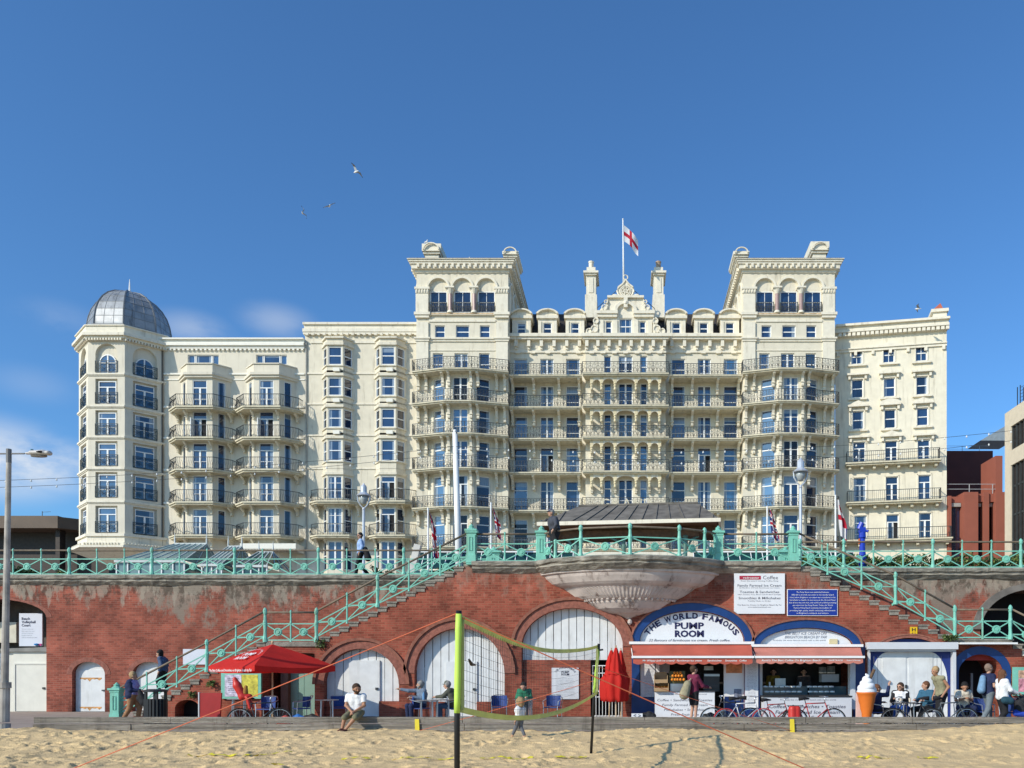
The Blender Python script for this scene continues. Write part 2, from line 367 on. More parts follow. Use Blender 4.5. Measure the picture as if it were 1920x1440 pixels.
# ---------------------------------------------------------------- materials of the place
CREAM = mat('cream_stucco', (.70, .64, .505), rough=.75, var=.06, scale=1.5, bump=.15, bscale=14, streak=.5, streakcol='#8f8570')
CREAM2 = mat('cream_trim', (.76, .70, .565), rough=.7, var=.06, scale=2.5, streak=.42, streakcol='#8a7a5a')
CREAMR = mat('cream_right_wing', (.74, .68, .535), rough=.75, var=.06, scale=1.5, streak=.4, streakcol='#8f8570')
CREAML = mat('cream_left_wing', (.68, .625, .505), rough=.75, var=.05, scale=1.2, bump=.1, bscale=14, streak=.25, streakcol='#8f8570')
WHITE = mat('white_paint', (.80, .80, .78), rough=.45, var=.04)
WFRAME = mat('white_window_frame', (.82, .83, .82), rough=.35, var=.03)
SLAB = mat('balcony_stone', (.60, .545, .40), rough=.8, var=.12, scale=3, streak=.5, streakcol='#554a35')
IRON = mat('dark_iron', (.035, .04, .042), rough=.5, var=.2)
IRONM = mat('aged_iron_scrollwork', (.06, .06, .052), rough=.55, var=.5, scale=6)
IRONB = mat('blue_black_iron', (.018, .04, .055), rough=.45, var=.2)
SLATE = mat('dark_slate', (.035, .03, .028), rough=.7, var=.4, scale=4)
LEAD = mat('dome_lead', (.29, .305, .32), rough=.42, var=.22, scale=1.3, metal=.25, streak=.6, streakcol='#1c1f22', stretch=(1, 1, 1))
PINK = mat('pink_granite', (.42, .29, .26), rough=.35, var=.15, scale=12)
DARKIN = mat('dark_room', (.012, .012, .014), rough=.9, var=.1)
RUST = mat('rust_stained_trim', (.55, .40, .24), rough=.8, var=.45, scale=3)
GL = []
for i, (c, r, io) in enumerate((((.012, .035, .095), .03, 1.9), ((.02, .055, .13), .05, 2.2), ((.008, .02, .055), .03, 1.8), ((.03, .09, .19), .08, 2.4), ((.012, .014, .018), .05, 1.5), ((.018, .05, .10), .12, 2.1))):
    GL.append(mat('window_glass_%s' % 'abcdef'[i], c, rough=r, var=.35, scale=1.1, ior=io, stretch=(1, 1, .5)))
CURT = mat('curtain_behind_glass', (.22, .27, .33), rough=.1, var=.25, scale=4, ior=1.9, stretch=(9, 9, .4))
rnd = random.Random(11)

def window(parent, fr, a0, a1, c0, c1, kind, rv=.25, gi=None, name=None):
    """white frame with its glass as a child; kind: sash, sash4, door, doorT, plain, open"""
    mb = MB(fr); w = .07; b1 = -rv + .12; b0 = -rv
    mb.box(a0, a0 + w, b0, b1, c0, c1); mb.box(a1 - w, a1, b0, b1, c0, c1)
    mb.box(a0 + w, a1 - w, b0, b1, c1 - w, c1); mb.box(a0 + w, a1 - w, b0, b1, c0, c0 + w)
    H = c1 - c0; m = (a0 + a1) / 2
    ia, ib, ic, id_ = a0 + w, a1 - w, c0 + w, c1 - w
    b2 = b1 - .03
    if kind in ('sash', 'sash4', 'sash2'):
        zc = c0 + H * (.5 if kind != 'sash2' else .68); mb.box(ia, ib, b0, b2, zc - .045, zc + .045)
        if kind == 'sash4': mb.box(m - .025, m + .025, b0, b2 - .01, ic, zc - .045); mb.box(m - .025, m + .025, b0, b2 - .01, zc + .045, id_)
    if kind in ('door', 'doorT', 'doorT2'):
        zt = c0 + H * (.72 if kind == 'doorT' else .70)
        mb.box(m - .085, m + .085, b0, b2 + .01, ic, id_ if kind == 'door' else zt)
        if kind != 'door':
            mb.box(ia, ib, b0, b2 + .02, zt, zt + .09)
        else:
            zt = c0 + H * .69
            mb.box(ia, m - .085, b0, b2 - .01, zt, zt + .045); mb.box(m + .085, ib, b0, b2 - .01, zt, zt + .045)
        z3 = c0 + H * .34
        mb.box(ia, m - .085, b0, b2 - .01, z3, z3 + .045); mb.box(m + .085, ib, b0, b2 - .01, z3, z3 + .045)
    if kind == 'long':
        for q in (.36, .70): mb.box(ia, ib, b0, b2, c0 + H * q, c0 + H * q + (.05 if q < .5 else .09))
    if kind == 'open':
        zt = c0 + H * .72; mb.box(ia, ib, b0, b2 + .02, zt, zt + .09)
        mb.box(m - .04, m + .04, b0, b2 + .01, ic, zt)
        mb.box(ia - .02, ia + .05, b0, b0 + .75, ic, zt); mb.box(m + .05, m + .12, b0, b0 + .05, ic, zt)
    nm = name or ('balcony_door' if kind in ('door', 'doorT', 'doorT2', 'open') else 'window')
    f = mb.build(nm, WFRAME, parent)
    g = MB(fr)
    if gi is None: gi = rnd.choice((0, 0, 0, 1, 2, 2, 1, 3, 4, 5))
    bb = b0 + .03
    g.m = 0
    if kind == 'open':
        zt = c0 + H * .72
        g.box(ia, ib, bb - .02, bb, zt + .09, id_); g.m = 0; g.box(ia, m, bb - .02, bb, ic, zt); g.m = 2; g.box(m, ib, bb - .05, bb - .02, ic, zt)
    else:
        # top pane and lower panes tilt a touch differently
        g.box(ia, ib, bb - .02, bb, ic, id_)
        if rnd.random() < .42:
            g.m = 1; cw = (ib - ia) * rnd.uniform(.14, .26)
            if rnd.random() < .7: g.box(ia, ia + cw, bb - .01, bb + .004, ic, id_)
            if rnd.random() < .7: g.box(ib - cw, ib, bb - .01, bb + .004, ic, id_)
        elif rnd.random() < .2:
            g.m = 1; g.box(ia, ib, bb - .01, bb + .004, id_ - (id_ - ic) * rnd.uniform(.12, .35), id_)
    g.build('glass', [GL[gi], CURT, DARKIN], f)
    return f
def cornice(mb, a0, a1, c0, c1, p, steps=3, ret=.0):
    """stepped moulding growing outward to the top, b from 0"""
    h = (c1 - c0) / steps
    for i in range(steps):
        pp = p * (i + 1) / steps; mb.box(a0 - pp * (ret > 0), a1 + pp * (ret > 0), 0 if ret == 0 else -ret, pp, c0 + h * i, c0 + h * (i + 1))
def dentils(mb, a0, a1, c0, c1, p, w, gap):
    n = int((a1 - a0) / (w + gap))
    for i in range(n):
        a = a0 + (a1 - a0) * (i + .5) / n; mb.box(a - w / 2, a + w / 2, .003, p, c0, c1)
def offset_path(pts, d):
    """offset an open plan polyline (x, y) outward (towards -y)"""
    out = []
    k = len(pts)
    for i in range(k):
        ns = []
        for a, b in ((i - 1, i), (i, i + 1)):
            if 0 <= a and b < k:
                v = Vector((pts[b][0] - pts[a][0], pts[b][1] - pts[a][1])); v.normalize(); ns.append(Vector((v.y, -v.x)))
        n = sum(ns, Vector((0, 0))); n.normalize(); c = n.dot(ns[0]); out.append((pts[i][0] + n.x * d / max(.4, c), pts[i][1] + n.y * d / max(.4, c)))
    return out
def scroll_rail(path, z, H, parent, ends=True, mat_=None, pw=.62):
    """ornate cast iron railing along a plan polyline"""
    mb = MB()
    segs = list(zip(path, path[1:]))
    for (p, q) in segs:
        L = math.hypot(q[0] - p[0], q[1] - p[1]); n = max(1, round(L / pw)); u = Vector((q[0] - p[0], q[1] - p[1], 0)) / L
        fr = Fr((p[0], p[1], z), u); mb.fr = fr
        mb.m = 1
        mb.box(-.02, L + .02, -.025, .025, H - .05, H); mb.box(0, L, -.012, .012, .06, .09)
        w = L / n
        for i in range(n + 1):
            a = i * w; mb.m = 1 if i % 3 == 0 else 0; ww = .03 if i % 3 == 0 else .02
            mb.box(a - ww, a + ww, -.015, .015, 0, H - .05)
        mb.m = 0
        for i in range(n):
            a = i * w; c = a + w / 2; r = w * .24; e = .018
            for (cx, cz, rr) in ((c - w * .22, H * .30, r * .9), (c + w * .22, H * .30, r * .9), (c, H * .62, r * 1.05)):
                mb.tube([(cx + rr * math.cos(t), 0, cz + rr * math.sin(t)) for t in [2 * math.pi * k / 7 for k in range(7)]], e, 3, closed=True)
            mb.tube([(c, 0, .07), (c, 0, H - .06)], e, 3, cap=False)
            mb.tube([(a, 0, H * .86), (a + w * .28, 0, H * .78), (c, 0, H * .9), (a + w * .72, 0, H * .78), (a + w, 0, H * .86)], e, 3, cap=False)
            mb.tube([(a, 0, .12), (a + w * .25, 0, H * .48), (a, 0, H * .7)], e, 3, cap=False)
            mb.tube([(a + w, 0, .12), (a + w * .75, 0, H * .48), (a + w, 0, H * .7)], e, 3, cap=False)
    return mb.build('railing', [mat_ or IRONM, IRON], parent)
def belly_rail(path, z, H, parent, belly=.16, pitch=.17, m=None):
    mb = MB()
    for (p, q) in zip(path, path[1:]):
        L = math.hypot(q[0] - p[0], q[1] - p[1]); n = max(2, round(L / pitch)); u = Vector((q[0] - p[0], q[1] - p[1], 0)) / L
        mb.fr = Fr((p[0], p[1], z), u)
        mb.box(-.01, L + .01, -.03, .03, H - .05, H); mb.box(0, L, -.015, .015, .07, .10)
        for i in range(n + 1):
            a = L * i / n; r = .016 if i % 6 else .026
            if belly > 0 and i % 6: mb.tube([(a, 0, 0), (a, belly * .75, H * .14), (a, belly, H * .3), (a, belly * .45, H * .5), (a, -.03, H * .7), (a, 0, H - .04)], r, 4, cap=False)
            else: mb.tube([(a, 0, 0), (a, 0, H - .04)], r, 4, cap=False)
    return mb.build('railing', m or IRON, parent)
def balcony(parent, path, wallpath, z, th=.24, lip=.12):
    """slab between the rail line (front) and the wall line; two steps"""
    mb = MB()
    out = offset_path(path, .12)
    mb.slab(out + wallpath[::-1], z - th * .5, z)
    mb.slab(offset_path(path, .0) + wallpath[::-1], z - th, z - th * .5 - .002)
    return mb.build('balcony', SLAB, parent)
def bracket(parent, fr, a, z, depth, drop, w=.24, m=None, name='bracket'):
    mb = MB(fr); w2 = w / 2
    pr = [(0, 0), (depth, 0), (depth, -.14), (depth * .82, -.2), (depth * .5, -.34), (depth * .34, -.6 * drop), (depth * .3, -drop * .86), (depth * .38, -drop * .9), (depth * .34, -drop), (0, -drop)]
    L = [mb.P((a - w2, p[0], z + p[1])) for p in pr]; Rr = [mb.P((a + w2, p[0], z + p[1])) for p in pr]
    mb.F(L); mb.F(Rr[::-1])
    for j in range(len(pr)): mb.F((L[j], Rr[j], Rr[(j + 1) % len(pr)], L[(j + 1) % len(pr)]))
    mb.box(a - w2 - .05, a + w2 + .05, -.001, depth * .42, z - drop * .72, z - drop * .66)
    return mb.build(name, m or CREAM2, parent)

# ================================================================ MAIN HOTEL (symmetric about x = 0)
YB = 84.5; YC = 86.0; YM = 85.2        # tower face, recessed centre, middle bay
hotel = thing('hotel', (0, 90, 5.8), 'large cream seafront hotel with two arcaded towers and scrolled iron balconies', 'hotel')
GZ = 5.8
rows = dict(A=31.98, B=28.80, C=25.64, D=22.25, E=18.45, F=14.54)      # balcony floor levels
tops = dict(A=34.2, B=31.44, C=28.3, D=25.15, E=21.7, F=17.8)
mb = MB(plane(YC)); trim = MB(plane(YC))
TWC, TWH = 16.37, 4.6
zp = Z(655, YB)
def mirror(s): return (lambda a, b: (a, b)) if s > 0 else (lambda a, b: (-b, -a))
wins = []
# -- recessed centre walls
for s in (1, -1):
    mr_ = mirror(s); a0, a1 = mr_(4.05, TWC - TWH)
    hs = []
    for r in rows:
        for (c, w, k) in ((5.38, 1.4, 'long'), (8.03, 1.35, 'door'), (10.72, 1.4, 'long')):
            if r == 'A': k = 'door' if k == 'door' else 'sash'
            p, q = mr_(c - w / 2, c + w / 2)
            hs.append((p, q, rows[r] + .02, tops[r]))
            kk = k
            if (r, s, c) in (('D', -1, 8.03), ('D', 1, 8.03)): kk = 'open'
            wins.append((plane(YC), p, q, rows[r] + .02, tops[r], kk, 2 if kk == 'long' and rnd.random() < .5 else None))
    mb.fr = plane(YC); wallgrid(mb, a0, a1, GZ, Z(628, YC), hs)
    # roof parapet, cornice and consoles
    trim.fr = plane(YC)
    z0, z1, z2, z3 = Z(662, YC), Z(657, YC), Z(640, YC), Z(631, YC)
    trim.box(a0, a1, .002, .14, z0, z1); trim.box(a0, a1, .002, .06, z1, z2)
    trim.box(a0, a1, .002, .62, z2, z2 + .22); trim.box(a0, a1, .002, .78, z2 + .222, z3); trim.box(a0, a1, -.3, .5, z3 + .002, Z(628, YC))
    n = 6
    for i in range(n):
        a = a0 + (a1 - a0) * (i + .5) / n; trim.box(a - .16, a + .16, .06, .5, z1 + .25, z2 - .002); trim.box(a - .13, a + .13, .06, .28, z1, z1 + .248)
        trim.box(a + .35, a + .8, .062, .09, z1 + .2, z2 - .2)
    dentils(trim, a0, a1, z0 - .1, z0 - .002, .22, .5, .85)
# -- middle bay
hs = []
for r in rows:
    for (c, w, k) in ((-1.82, .72, 'long'), (0, 1.4, 'door'), (1.82, .72, 'long')):
        hs.append((c - w / 2, c + w / 2, rows[r] + .02, tops[r])); wins.append((plane(YM), c - w / 2, c + w / 2, rows[r] + .02, tops[r], 'sash' if (r == 'A' and c) else k, None))
mb.fr = plane(YM); wallgrid(mb, -4.05, 4.05, GZ, Z(628, YM), hs)
for s in (-1, 1): mb.poly(((s * 4.05, 0, GZ), (s * 4.05, -(YC - YM), GZ), (s * 4.05, -(YC - YM), 36.2), (s * 4.05, 0, 36.2)))
trim.fr = plane(YM); z0, z1, z2, z3 = Z(662, YM), Z(657, YM), Z(640, YM), Z(630, YM)
trim.box(-4.1, 4.1, .002, .14, z0, z1); trim.box(-4.1, 4.1, .002, .06, z1, z2)
trim.box(-4.3, 4.3, -.6, .62, z2, z2 + .22); trim.box(-4.45, 4.45, -.6, .8, z2 + .222, z3)
for i in range(8):
    a = -3.9 + 7.8 * i / 7; trim.box(a - .16, a + .16, .06, .52, z1 + .25, z2 - .002); trim.box(a - .13, a + .13, .06, .28, z1, z1 + .248)
    if i < 7: trim.box(a + .35, a + .77, .062, .1, z1 + .2, z2 - .2)
dentils(trim, -4, 4, z0 - .1, z0 - .002, .22, .5, .55)
# -- towers
for s in (1, -1):
    mr_ = mirror(s); a0, a1 = TWC - TWH, TWC + TWH
    if s < 0: a0, a1 = -a1, -a0
    C_ = s * TWC; hs = []
    for dx, w, k in ((-2.45, 1.05, 'sash'), (-.12, 1.35, 'door'), (2.2, 1.05, 'sash')):
        p, q = C_ + dx - w / 2, C_ + dx + w / 2
        hs.append((p, q, rows['A'] + .02, tops['A'])); wins.append((plane(YB), p, q, rows['A'] + .02, tops['A'], k, None))
    zm0, zm1 = Z(633, YB), Z(610, YB)
    for dx, w in ((-2.25, 1.0), (.02, 1.35), (2.25, 1.0)):
        p, q = C_ + dx - w / 2, C_ + dx + w / 2; hs.append((p, q, zm0, zm1)); wins.append((plane(YB), p, q, zm0, zm1, 'sash', 0))
    ztop = Z(512, YB); za0, za1 = Z(585, YB), Z(546, YB); zs = Z(540, YB)
    mb.fr = plane(YB)
    wallgrid(mb, a0, a1, GZ, Z(592, YB), hs)
    arcs = []
    for dx in (-2.4, 0, 2.4):
        arcs.append((C_ + dx - .98, C_ + dx + .98, zs - .05, 1.02, .22)); wins.append((plane(YB), C_ + dx - .84, C_ + dx + .84, za0, za1, 'sash4', 2 if s < 0 else 0))
    wallcols(mb, a0, a1, lambda x: ztop, Z(592, YB), arcs)
    fl = MB(plane(YB))
    for o in arcs:   # blind tympanum above each window and jambs
        mb.poly([(p[0], -.2, p[1]) for p in archpoly(o[0] + .01, o[1] - .01, za1, zs, 1.0)])
        mb.box(o[0], o[0] + .14, -.24, -.12, za0, za1); mb.box(o[1] - .14, o[1], -.24, -.12, za0, za1)
    # side walls of the tower, running back
    yb = 11.5
    for sx in (a0, a1):
        mb.poly(((sx, 0, 28), (sx, -yb, 28), (sx, -yb, ztop), (sx, 0, ztop)))
        mb.poly(((sx, 0, GZ), (sx, -3, GZ), (sx, -3, 28), (sx, 0, 28)))
    mb.poly(((a0, -yb, 28), (a1, -yb, 28), (a1, -yb, ztop), (a0, -yb, ztop)))
    trim.fr = plane(YB)
    # corner pilasters
    for c in (a0 + .62, a1 - .62):
        for (lo, hi) in ((Z(655, YB), Z(641, YB)), (Z(634, YB), Z(605, YB)), (Z(587, YB), Z(551, YB))): trim.box(c - .6, c + .6, .002, .16, lo, hi)
        trim.box(c - .6, c + .6, .002, .16, rows['A'] - 0.1, Z(655, YB) - .002)
        trim.box(c - .68, c + .68, .002, .22, Z(551, YB), Z(544, YB)); trim.box(c - .76, c + .76, .002, .32, Z(544, YB) + .002, Z(540, YB))
        for k in range(5): trim.box(c - .6 + k * .27, c - .48 + k * .27, .22, .30, Z(551, YB) + .08, Z(544, YB) - .02)
        for (lo, hi, p) in ((Z(597, YB), Z(592, YB), .24), (Z(592, YB), Z(587, YB), .34), (Z(641, YB), Z(637, YB), .24), (Z(637, YB), Z(634, YB), .34)): trim.box(c - .62 - p + .16, c + .62 + p - .16, .002, p, lo + .001, hi)
    for (lo, hi, p) in ((Z(592, YB), Z(588, YB), .22), (Z(604, YB), Z(600, YB), .1), (Z(641, YB), Z(637, YB), .12), (Z(637, YB), Z(634, YB), .24), (Z(658, YB), Z(656.5, YB), .07)):
        trim.box(a0 + 1.26, a1 - 1.26, .002, p, lo, hi)
    for o in arcs:
        trim.arcband((o[0] + o[1]) / 2, zs - .05, .99, 1.18, .002, .16, n=14); trim.arcband((o[0] + o[1]) / 2, zs - .05, .98, 1.08, -.3, .09, n=14)
    # rust on the sill
    rb = MB(plane(YB)); rb.box(a0 + 1.3, a1 - 1.3, .225, .235, Z(592, YB) + .05, Z(588, YB) - .03); rb.build('stained_sill', RUST, hotel)
    # columns
    for dx in (-1.2, 1.2):
        cb = MB(plane(YB)); cx = C_ + dx
        cb.m = 1; cb.lathe([(.21, Z(583, YB)), (.20, Z(552, YB))], (cx, .06, 0), 12)
        cb.m = 0; cb.lathe([(.34, Z(588, YB)), (.34, Z(586, YB)), (.25, Z(583.5, YB)), (.22, Z(583, YB))], (cx, .06, 0), 12)
        cb.lathe([(.21, Z(552, YB)), (.3, Z(548, YB)), (.42, Z(543, YB))], (cx, .06, 0), 10); cb.box(cx - .45, cx + .45, -.35, .5, Z(543, YB), Z(540, YB))
        cb.build('column', [CREAM2, PINK], hotel)
    # small window guards
    for dx in (-2.4, 0, 2.4):
        pth = [(C_ + dx - .84, YB - .02), (C_ + dx - .84, YB - .24), (C_ + dx + .84, YB - .24), (C_ + dx + .84, YB - .02)]
        scroll_rail(pth, za0 - .1, 1.0, hotel, pw=.42).name = 'window_guard'
    # great cornice
    cz0, cz1 = Z(512, YB), Z(491, YB)
    for (lo, hi, p) in ((0, .25, .12), (.25, .62, .42), (.62, .78, .56), (.78, .95, .66), (.95, 1, .78)):
        z_0 = cz0 + (cz1 - cz0) * lo; z_1 = cz0 + (cz1 - cz0) * hi
        trim.box(a0 - p, a1 + p, -yb - .3, p, z_0 + .001, z_1)
    k = 16
    for i in range(k):
        a = a0 + (a1 - a0) * (i + .5) / k; trim.box(a - .12, a + .12, .42, .6, cz0 + .9 * (cz1 - cz0) * .35, cz0 + (cz1 - cz0) * .62 - .01)
    for sx, sg in ((a0, -1), (a1, 1)):
        for i in range(20):
            b = -.3 - i * .56; x0, x1 = sorted((sx + sg * .42, sx + sg * .6)); trim.box(x0, x1, b - .24, b, cz0 + .3 * (cz1 - cz0), cz0 + (cz1 - cz0) * .62 - .01)
        # arcade reliefs on the flank
        for i in range(4):
            b = -1.6 - i * 2.6
            ff = Fr((sx, YB, 0), (0, 1, 0), (sg, 0, 0)); fm = MB(ff); fm.arcband(-b, zs - .05, 1.0, 1.2, .002, .18, n=8); fm.box(-b - 1.2, -b - .8, .002, .18, za0, zs - .06); fm.box(-b + .8, -b + 1.2, .002, .18, za0, zs - .06); fm.build('flank_arch', CREAM2, hotel)
    # chimney blocks over the cornice: rounded pediment fronts
    cts = ((-4.0, -2.15, 458), (4.05, 5.6, 472)) if s < 0 else ((-5.55, -4.0, 472), (2.2, 4.0, 454))
    for (p, q, py) in cts:
        zc = Z(491, YB); zt = Z(py, YB); cm_ = MB(plane(YB)); x0, x1 = C_ + p, C_ + q
        bz = zc + (zt - zc) * .45; y0 = -.1; y1 = -6.5 if py < 465 else -3.5
        outer = abs(p) > 3.9 and py > 465
        cm_.box(x0 + .25, x1 - .25, y1, y0 + .0, zc - (.3 if outer else 0), bz)
        cm_.box(x0 + .08, x1 - .08, y1 - .1, y0 + .18, bz + .001, bz + .2); cm_.box(x0, x1, y1 - .2, y0 + .34, bz + .201, bz + .3)
        cm_.box(x0 - .03, x1 + .03, y1 - .2, y0 + .25, bz + .301, zt)
        w = (x1 - x0) / 2 - .1; cm_.arcband((x0 + x1) / 2, bz + .3, w * .86, w, .252, .4, n=10, ry=.85)
        cm_.build('chimney', CREAM2, hotel)
    # canted bay for rows B..F
    fw, sd_, pr_ = 1.19, 2.2, 1.1
    P = [(C_ - fw - sd_, YB), (C_ - fw, YB - pr_), (C_ + fw, YB - pr_), (C_ + fw + sd_, YB)]
    bz1 = rows['A'] - .26
    for i in range(3):
        p, q = P[i], P[i + 1]; L = math.hypot(q[0] - p[0], q[1] - p[1]); f = Fr((p[0], p[1], 0), (q[0] - p[0], q[1] - p[1], 0))
        hs = []
        for r in 'BCDEF':
            w = 1.4 if i != 1 else 1.45; c = L / 2 + (0.1 if i == 0 else -.1 if i == 2 else 0)
            kk = 'door' if i == 1 else 'long'
            if i == 1 and r in 'EF': kk = 'doorT'
            hs.append((c - w / 2, c + w / 2, rows[r] + .02, tops[r])); wins.append((f, c - w / 2, c + w / 2, rows[r] + .02, tops[r], kk, (3 if i == 0 else 2 if i == 2 else None)))
        mb.fr = f; wallgrid(mb, 0, L, GZ, bz1, hs)
        trim.fr = f
        for r in 'BCDEF': trim.box(-.05, L + .05, .002, .05, tops[r] + .18, tops[r] + .3)
        # pilaster strips
        for e in (0.02, L - .2): trim.box(e, e + .18, .002, .05, GZ, bz1)
wallo = mb.build('wall', CREAM, hotel); trim.build('moulding', CREAM2, hotel)
for (f, p, q, r, s_, k, g) in wins: window(hotel, f, p, q, r, s_, k, gi=g)
# roofs
rb = MB(); rb.slab([(-TWC + TWH, YC + .5), (TWC - TWH, YC + .5), (TWC - TWH, 97), (-TWC + TWH, 97)], 35.5, 35.6)
rb.m = 0
zr0, zr1 = Z(626, YC + .6), Z(589, 89)
for s in (1, -1):
    a, b = sorted((s * 4.2, s * (TWC - TWH)))
    rb.poly(((a, YC + .6, zr0), (b, YC + .6, zr0), (b, 89, zr1), (a, 89, zr1))); rb.poly(((a, 89, zr1), (b, 89, zr1), (b, 96, zr1 + .2), (a, 96, zr1 + .2)))
rb.poly(((-4.2, 86.9, zr0), (4.2, 86.9, zr0), (4.2, 89.5, zr1), (-4.2, 89.5, zr1)))
for s in (1, -1):
    a, b = s * TWC - TWH, s * TWC + TWH; rb.slab([(a - .6, YB - .6), (b + .6, YB - .6), (b + .6, YB + 11.5), (a - .6, YB + 11.5)], Z(491, YB) + .01, Z(491, YB) + .12)
rb.build('roof', SLATE, hotel)
# dormers
yd = YC - .25
for s in (1, -1):
    for cx in (5.15, 7.95, 10.6):
        c = s * cx; f = plane(yd); d = MB(f); z0, z1, z2 = Z(628, yd), Z(598, yd), Z(583, yd)
        wallgrid(d, c - .95, c + .95, z0, z1, [(c - .42, c + .42, Z(628.5, yd) + .1, Z(605, yd))], rv=.2)
        for x in (c - .95, c + .95): d.poly(((x, 0, z0), (x, -3, z0), (x, -3, z1), (x, 0, z1)))
        for x in (c - .78, c + .78): d.box(x - .16, x + .16, .002, .1, z0, z1 - .25)
        d.box(c - 1.1, c + 1.1, -3, .22, z1, z1 + .28)
        d.arcband(c, z1 + .2, 1.02, 1.22, -3, .35, math.radians(22), math.radians(158), n=10, ry=.62)
        d.prism([(c - 1.0, z1 + .28), (c + 1.0, z1 + .28)] + [(c + 1.08 * math.cos(R(t)), z1 + .2 + 1.08 * .62 * math.sin(R(t))) for t in range(25, 156, 10)], -2.9, .02)
        o = d.build('dormer', CREAM2, hotel)
        window(o, f, c - .42, c + .42, Z(628.5, yd) + .1, Z(605, yd), 'sash', rv=.2, gi=2)
# central gable
f = plane(YM); g = MB(f); z0 = Z(630, YM); z1 = Z(596, YM); z2 = Z(585, YM); z3 = Z(560, YM)
hs = [(-2.02, -1.42, Z(626, YM), Z(602, YM)), (-.64, .64, Z(626, YM), Z(597, YM)), (1.42, 2.02, Z(626, YM), Z(602, YM))]
wallgrid(g, -2.75, 2.75, z0, z1, hs)
g.box(-2.75, 2.75, -.9, -.6, z0, z1)
for x in (-2.45, -1.05, 1.05, 2.45): g.box(x - .22, x + .22, .002, .12, z0 + .15, z1 - .25)
for a, b in ((-2.85, -.85), (.85, 2.85)): g.box(a, b, -.6, .28, z1, z1 + .3); g.box(a - .06, b + .06, -.6, .42, z1 + .301, z2)
g.box(-.84, .84, -.6, .02, z1, z2); g.box(-1.75, 1.75, -.6, .02, z2 + .002, z3)
g.arcband(0, z2, .85, 1.15, .022, .3, n=12, ry=.9)
for s in (1, -1): # broken pediment rakes and scrolls
    g.prism([(s * 1.76, z2 + .01), (s * 2.7, z2 + .01), (s * 2.45, z2 + .35), (s * 2.1, z2 + .55), (s * 1.95, z2 + .95), (s * 1.76, z3)], -.4, .15)
    g.prism([(s * 2.76, z0 + .02), (s * 4.1, z0 + .02), (s * 4.0, z0 + .5), (s * 3.5, z0 + .75), (s * 3.25, z0 + 1.1), (s * 3.15, z0 + 1.8), (s * 2.76, z0 + 1.95)], -.4, .15)
    for (x, z, r) in ((3.15, z0 + .65, .34), (3.7, z0 + .42, .26), (3.0, z0 + 1.45, .26), (2.15, z2 + .38, .26), (1.98, z2 + .95, .16)):
        g.tube([(s * x + r * math.cos(t), .2, z + r * math.sin(t)) for t in [2 * math.pi * k / 9 for k in range(9)]], .07, 4, closed=True)
    g.tube([(s * .9, .1, z3 + .25), (s * 1.25, .1, z3 + .3), (s * 1.45, .1, z3 + .12)], [.16, .13, .06], 5)
g.box(-1.85, 1.85, -.6, .3, z3 + .002, z3 + .22)
# tear-drop ornament with medallion, and ring on top
zc = Z(544, YM)
pts = [(0, zc + 1.05), (-.3, zc + .62), (-.72, zc + .3), (-.84, zc - .1), (-.7, zc - .5), (-.42, zc - .72), (.42, zc - .72), (.7, zc - .5), (.84, zc - .1), (.72, zc + .3), (.3, zc + .62)]
g.prism(pts, -.4, .0); g.tube([(p[0], .02, p[1]) for p in pts], .12, 5, closed=True)
for rr in (.55, .42, .2): g.tube([(rr * math.cos(t), .06, zc - .12 + rr * math.sin(t)) for t in [2 * math.pi * k / 14 for k in range(14)]], .06, 4, closed=True)
for k in range(6):
    t = math.pi * k / 3; g.tube([(.05 * math.cos(t), .06, zc - .12 + .05 * math.sin(t)), (.36 * math.cos(t + .3), .08, zc - .12 + .36 * math.sin(t + .3))], .05, 4)
g.tube([(.22 * math.cos(t), .02, zc + 1.28 + .24 * math.sin(t)) for t in [2 * math.pi * k / 12 for k in range(12)]], .06, 5, closed=True)
g.box(-.2, .2, .02, .38, z3 - 1.0, z3 - .02); g.lathe([(.05, 0), (.17, .12), (.17, .3), (.1, .42)], (0, .3, z3 - .75), 8)
gab = g.build('gable', CREAM2, hotel)
for i, h in enumerate(hs): window(gab, f, h[0], h[1], h[2], h[3], 'sash4' if i == 1 else 'sash', gi=1 if i == 1 else 0)
# tall chimneys behind the gable
for s, zz in ((-1, 0), (1, 0)):
    yc = 88.0; c = X(1108 if s < 0 else 1235, yc); m_ = MB(plane(yc))
    m_.box(c - .62, c + .62, -2.6, 0, Z(595, yc), Z(552, yc)); m_.box(c - .5, c + .5, -2.5, -.1, Z(552, yc), Z(512, yc))
    m_.box(c - .25, c + .25, -.1, -.04, Z(548, yc), Z(520, yc))
    m_.box(c - .6, c + .6, -2.7, .1, Z(516, yc), Z(513, yc)); m_.box(c - .78, c + .78, -2.9, .25, Z(513, yc) + .002, Z(509, yc)); m_.box(c - .46, c + .46, -2.4, -.2, Z(509, yc), Z(499, yc))
    o = m_.build('chimney', CREAM2, hotel); pt = MB(plane(yc)); pt.lathe([(.26, Z(499, yc)), (.26, Z(487, yc)), (.3, Z(486.5, yc)), (.3, Z(484, yc)), (.2, Z(483, yc))], (c, -.8, 0), 10)
    pt.build('chimney_pot', [CREAM2, mat('clay_pot', (.42, .30, .2), var=.3)][s > 0], o)
    st = MB(); st.tube([(s * 3.0, 88, Z(578, 88)), (s * .9, 86, Z(545, 86))], .03, 4); st.build('stay', IRON, hotel)
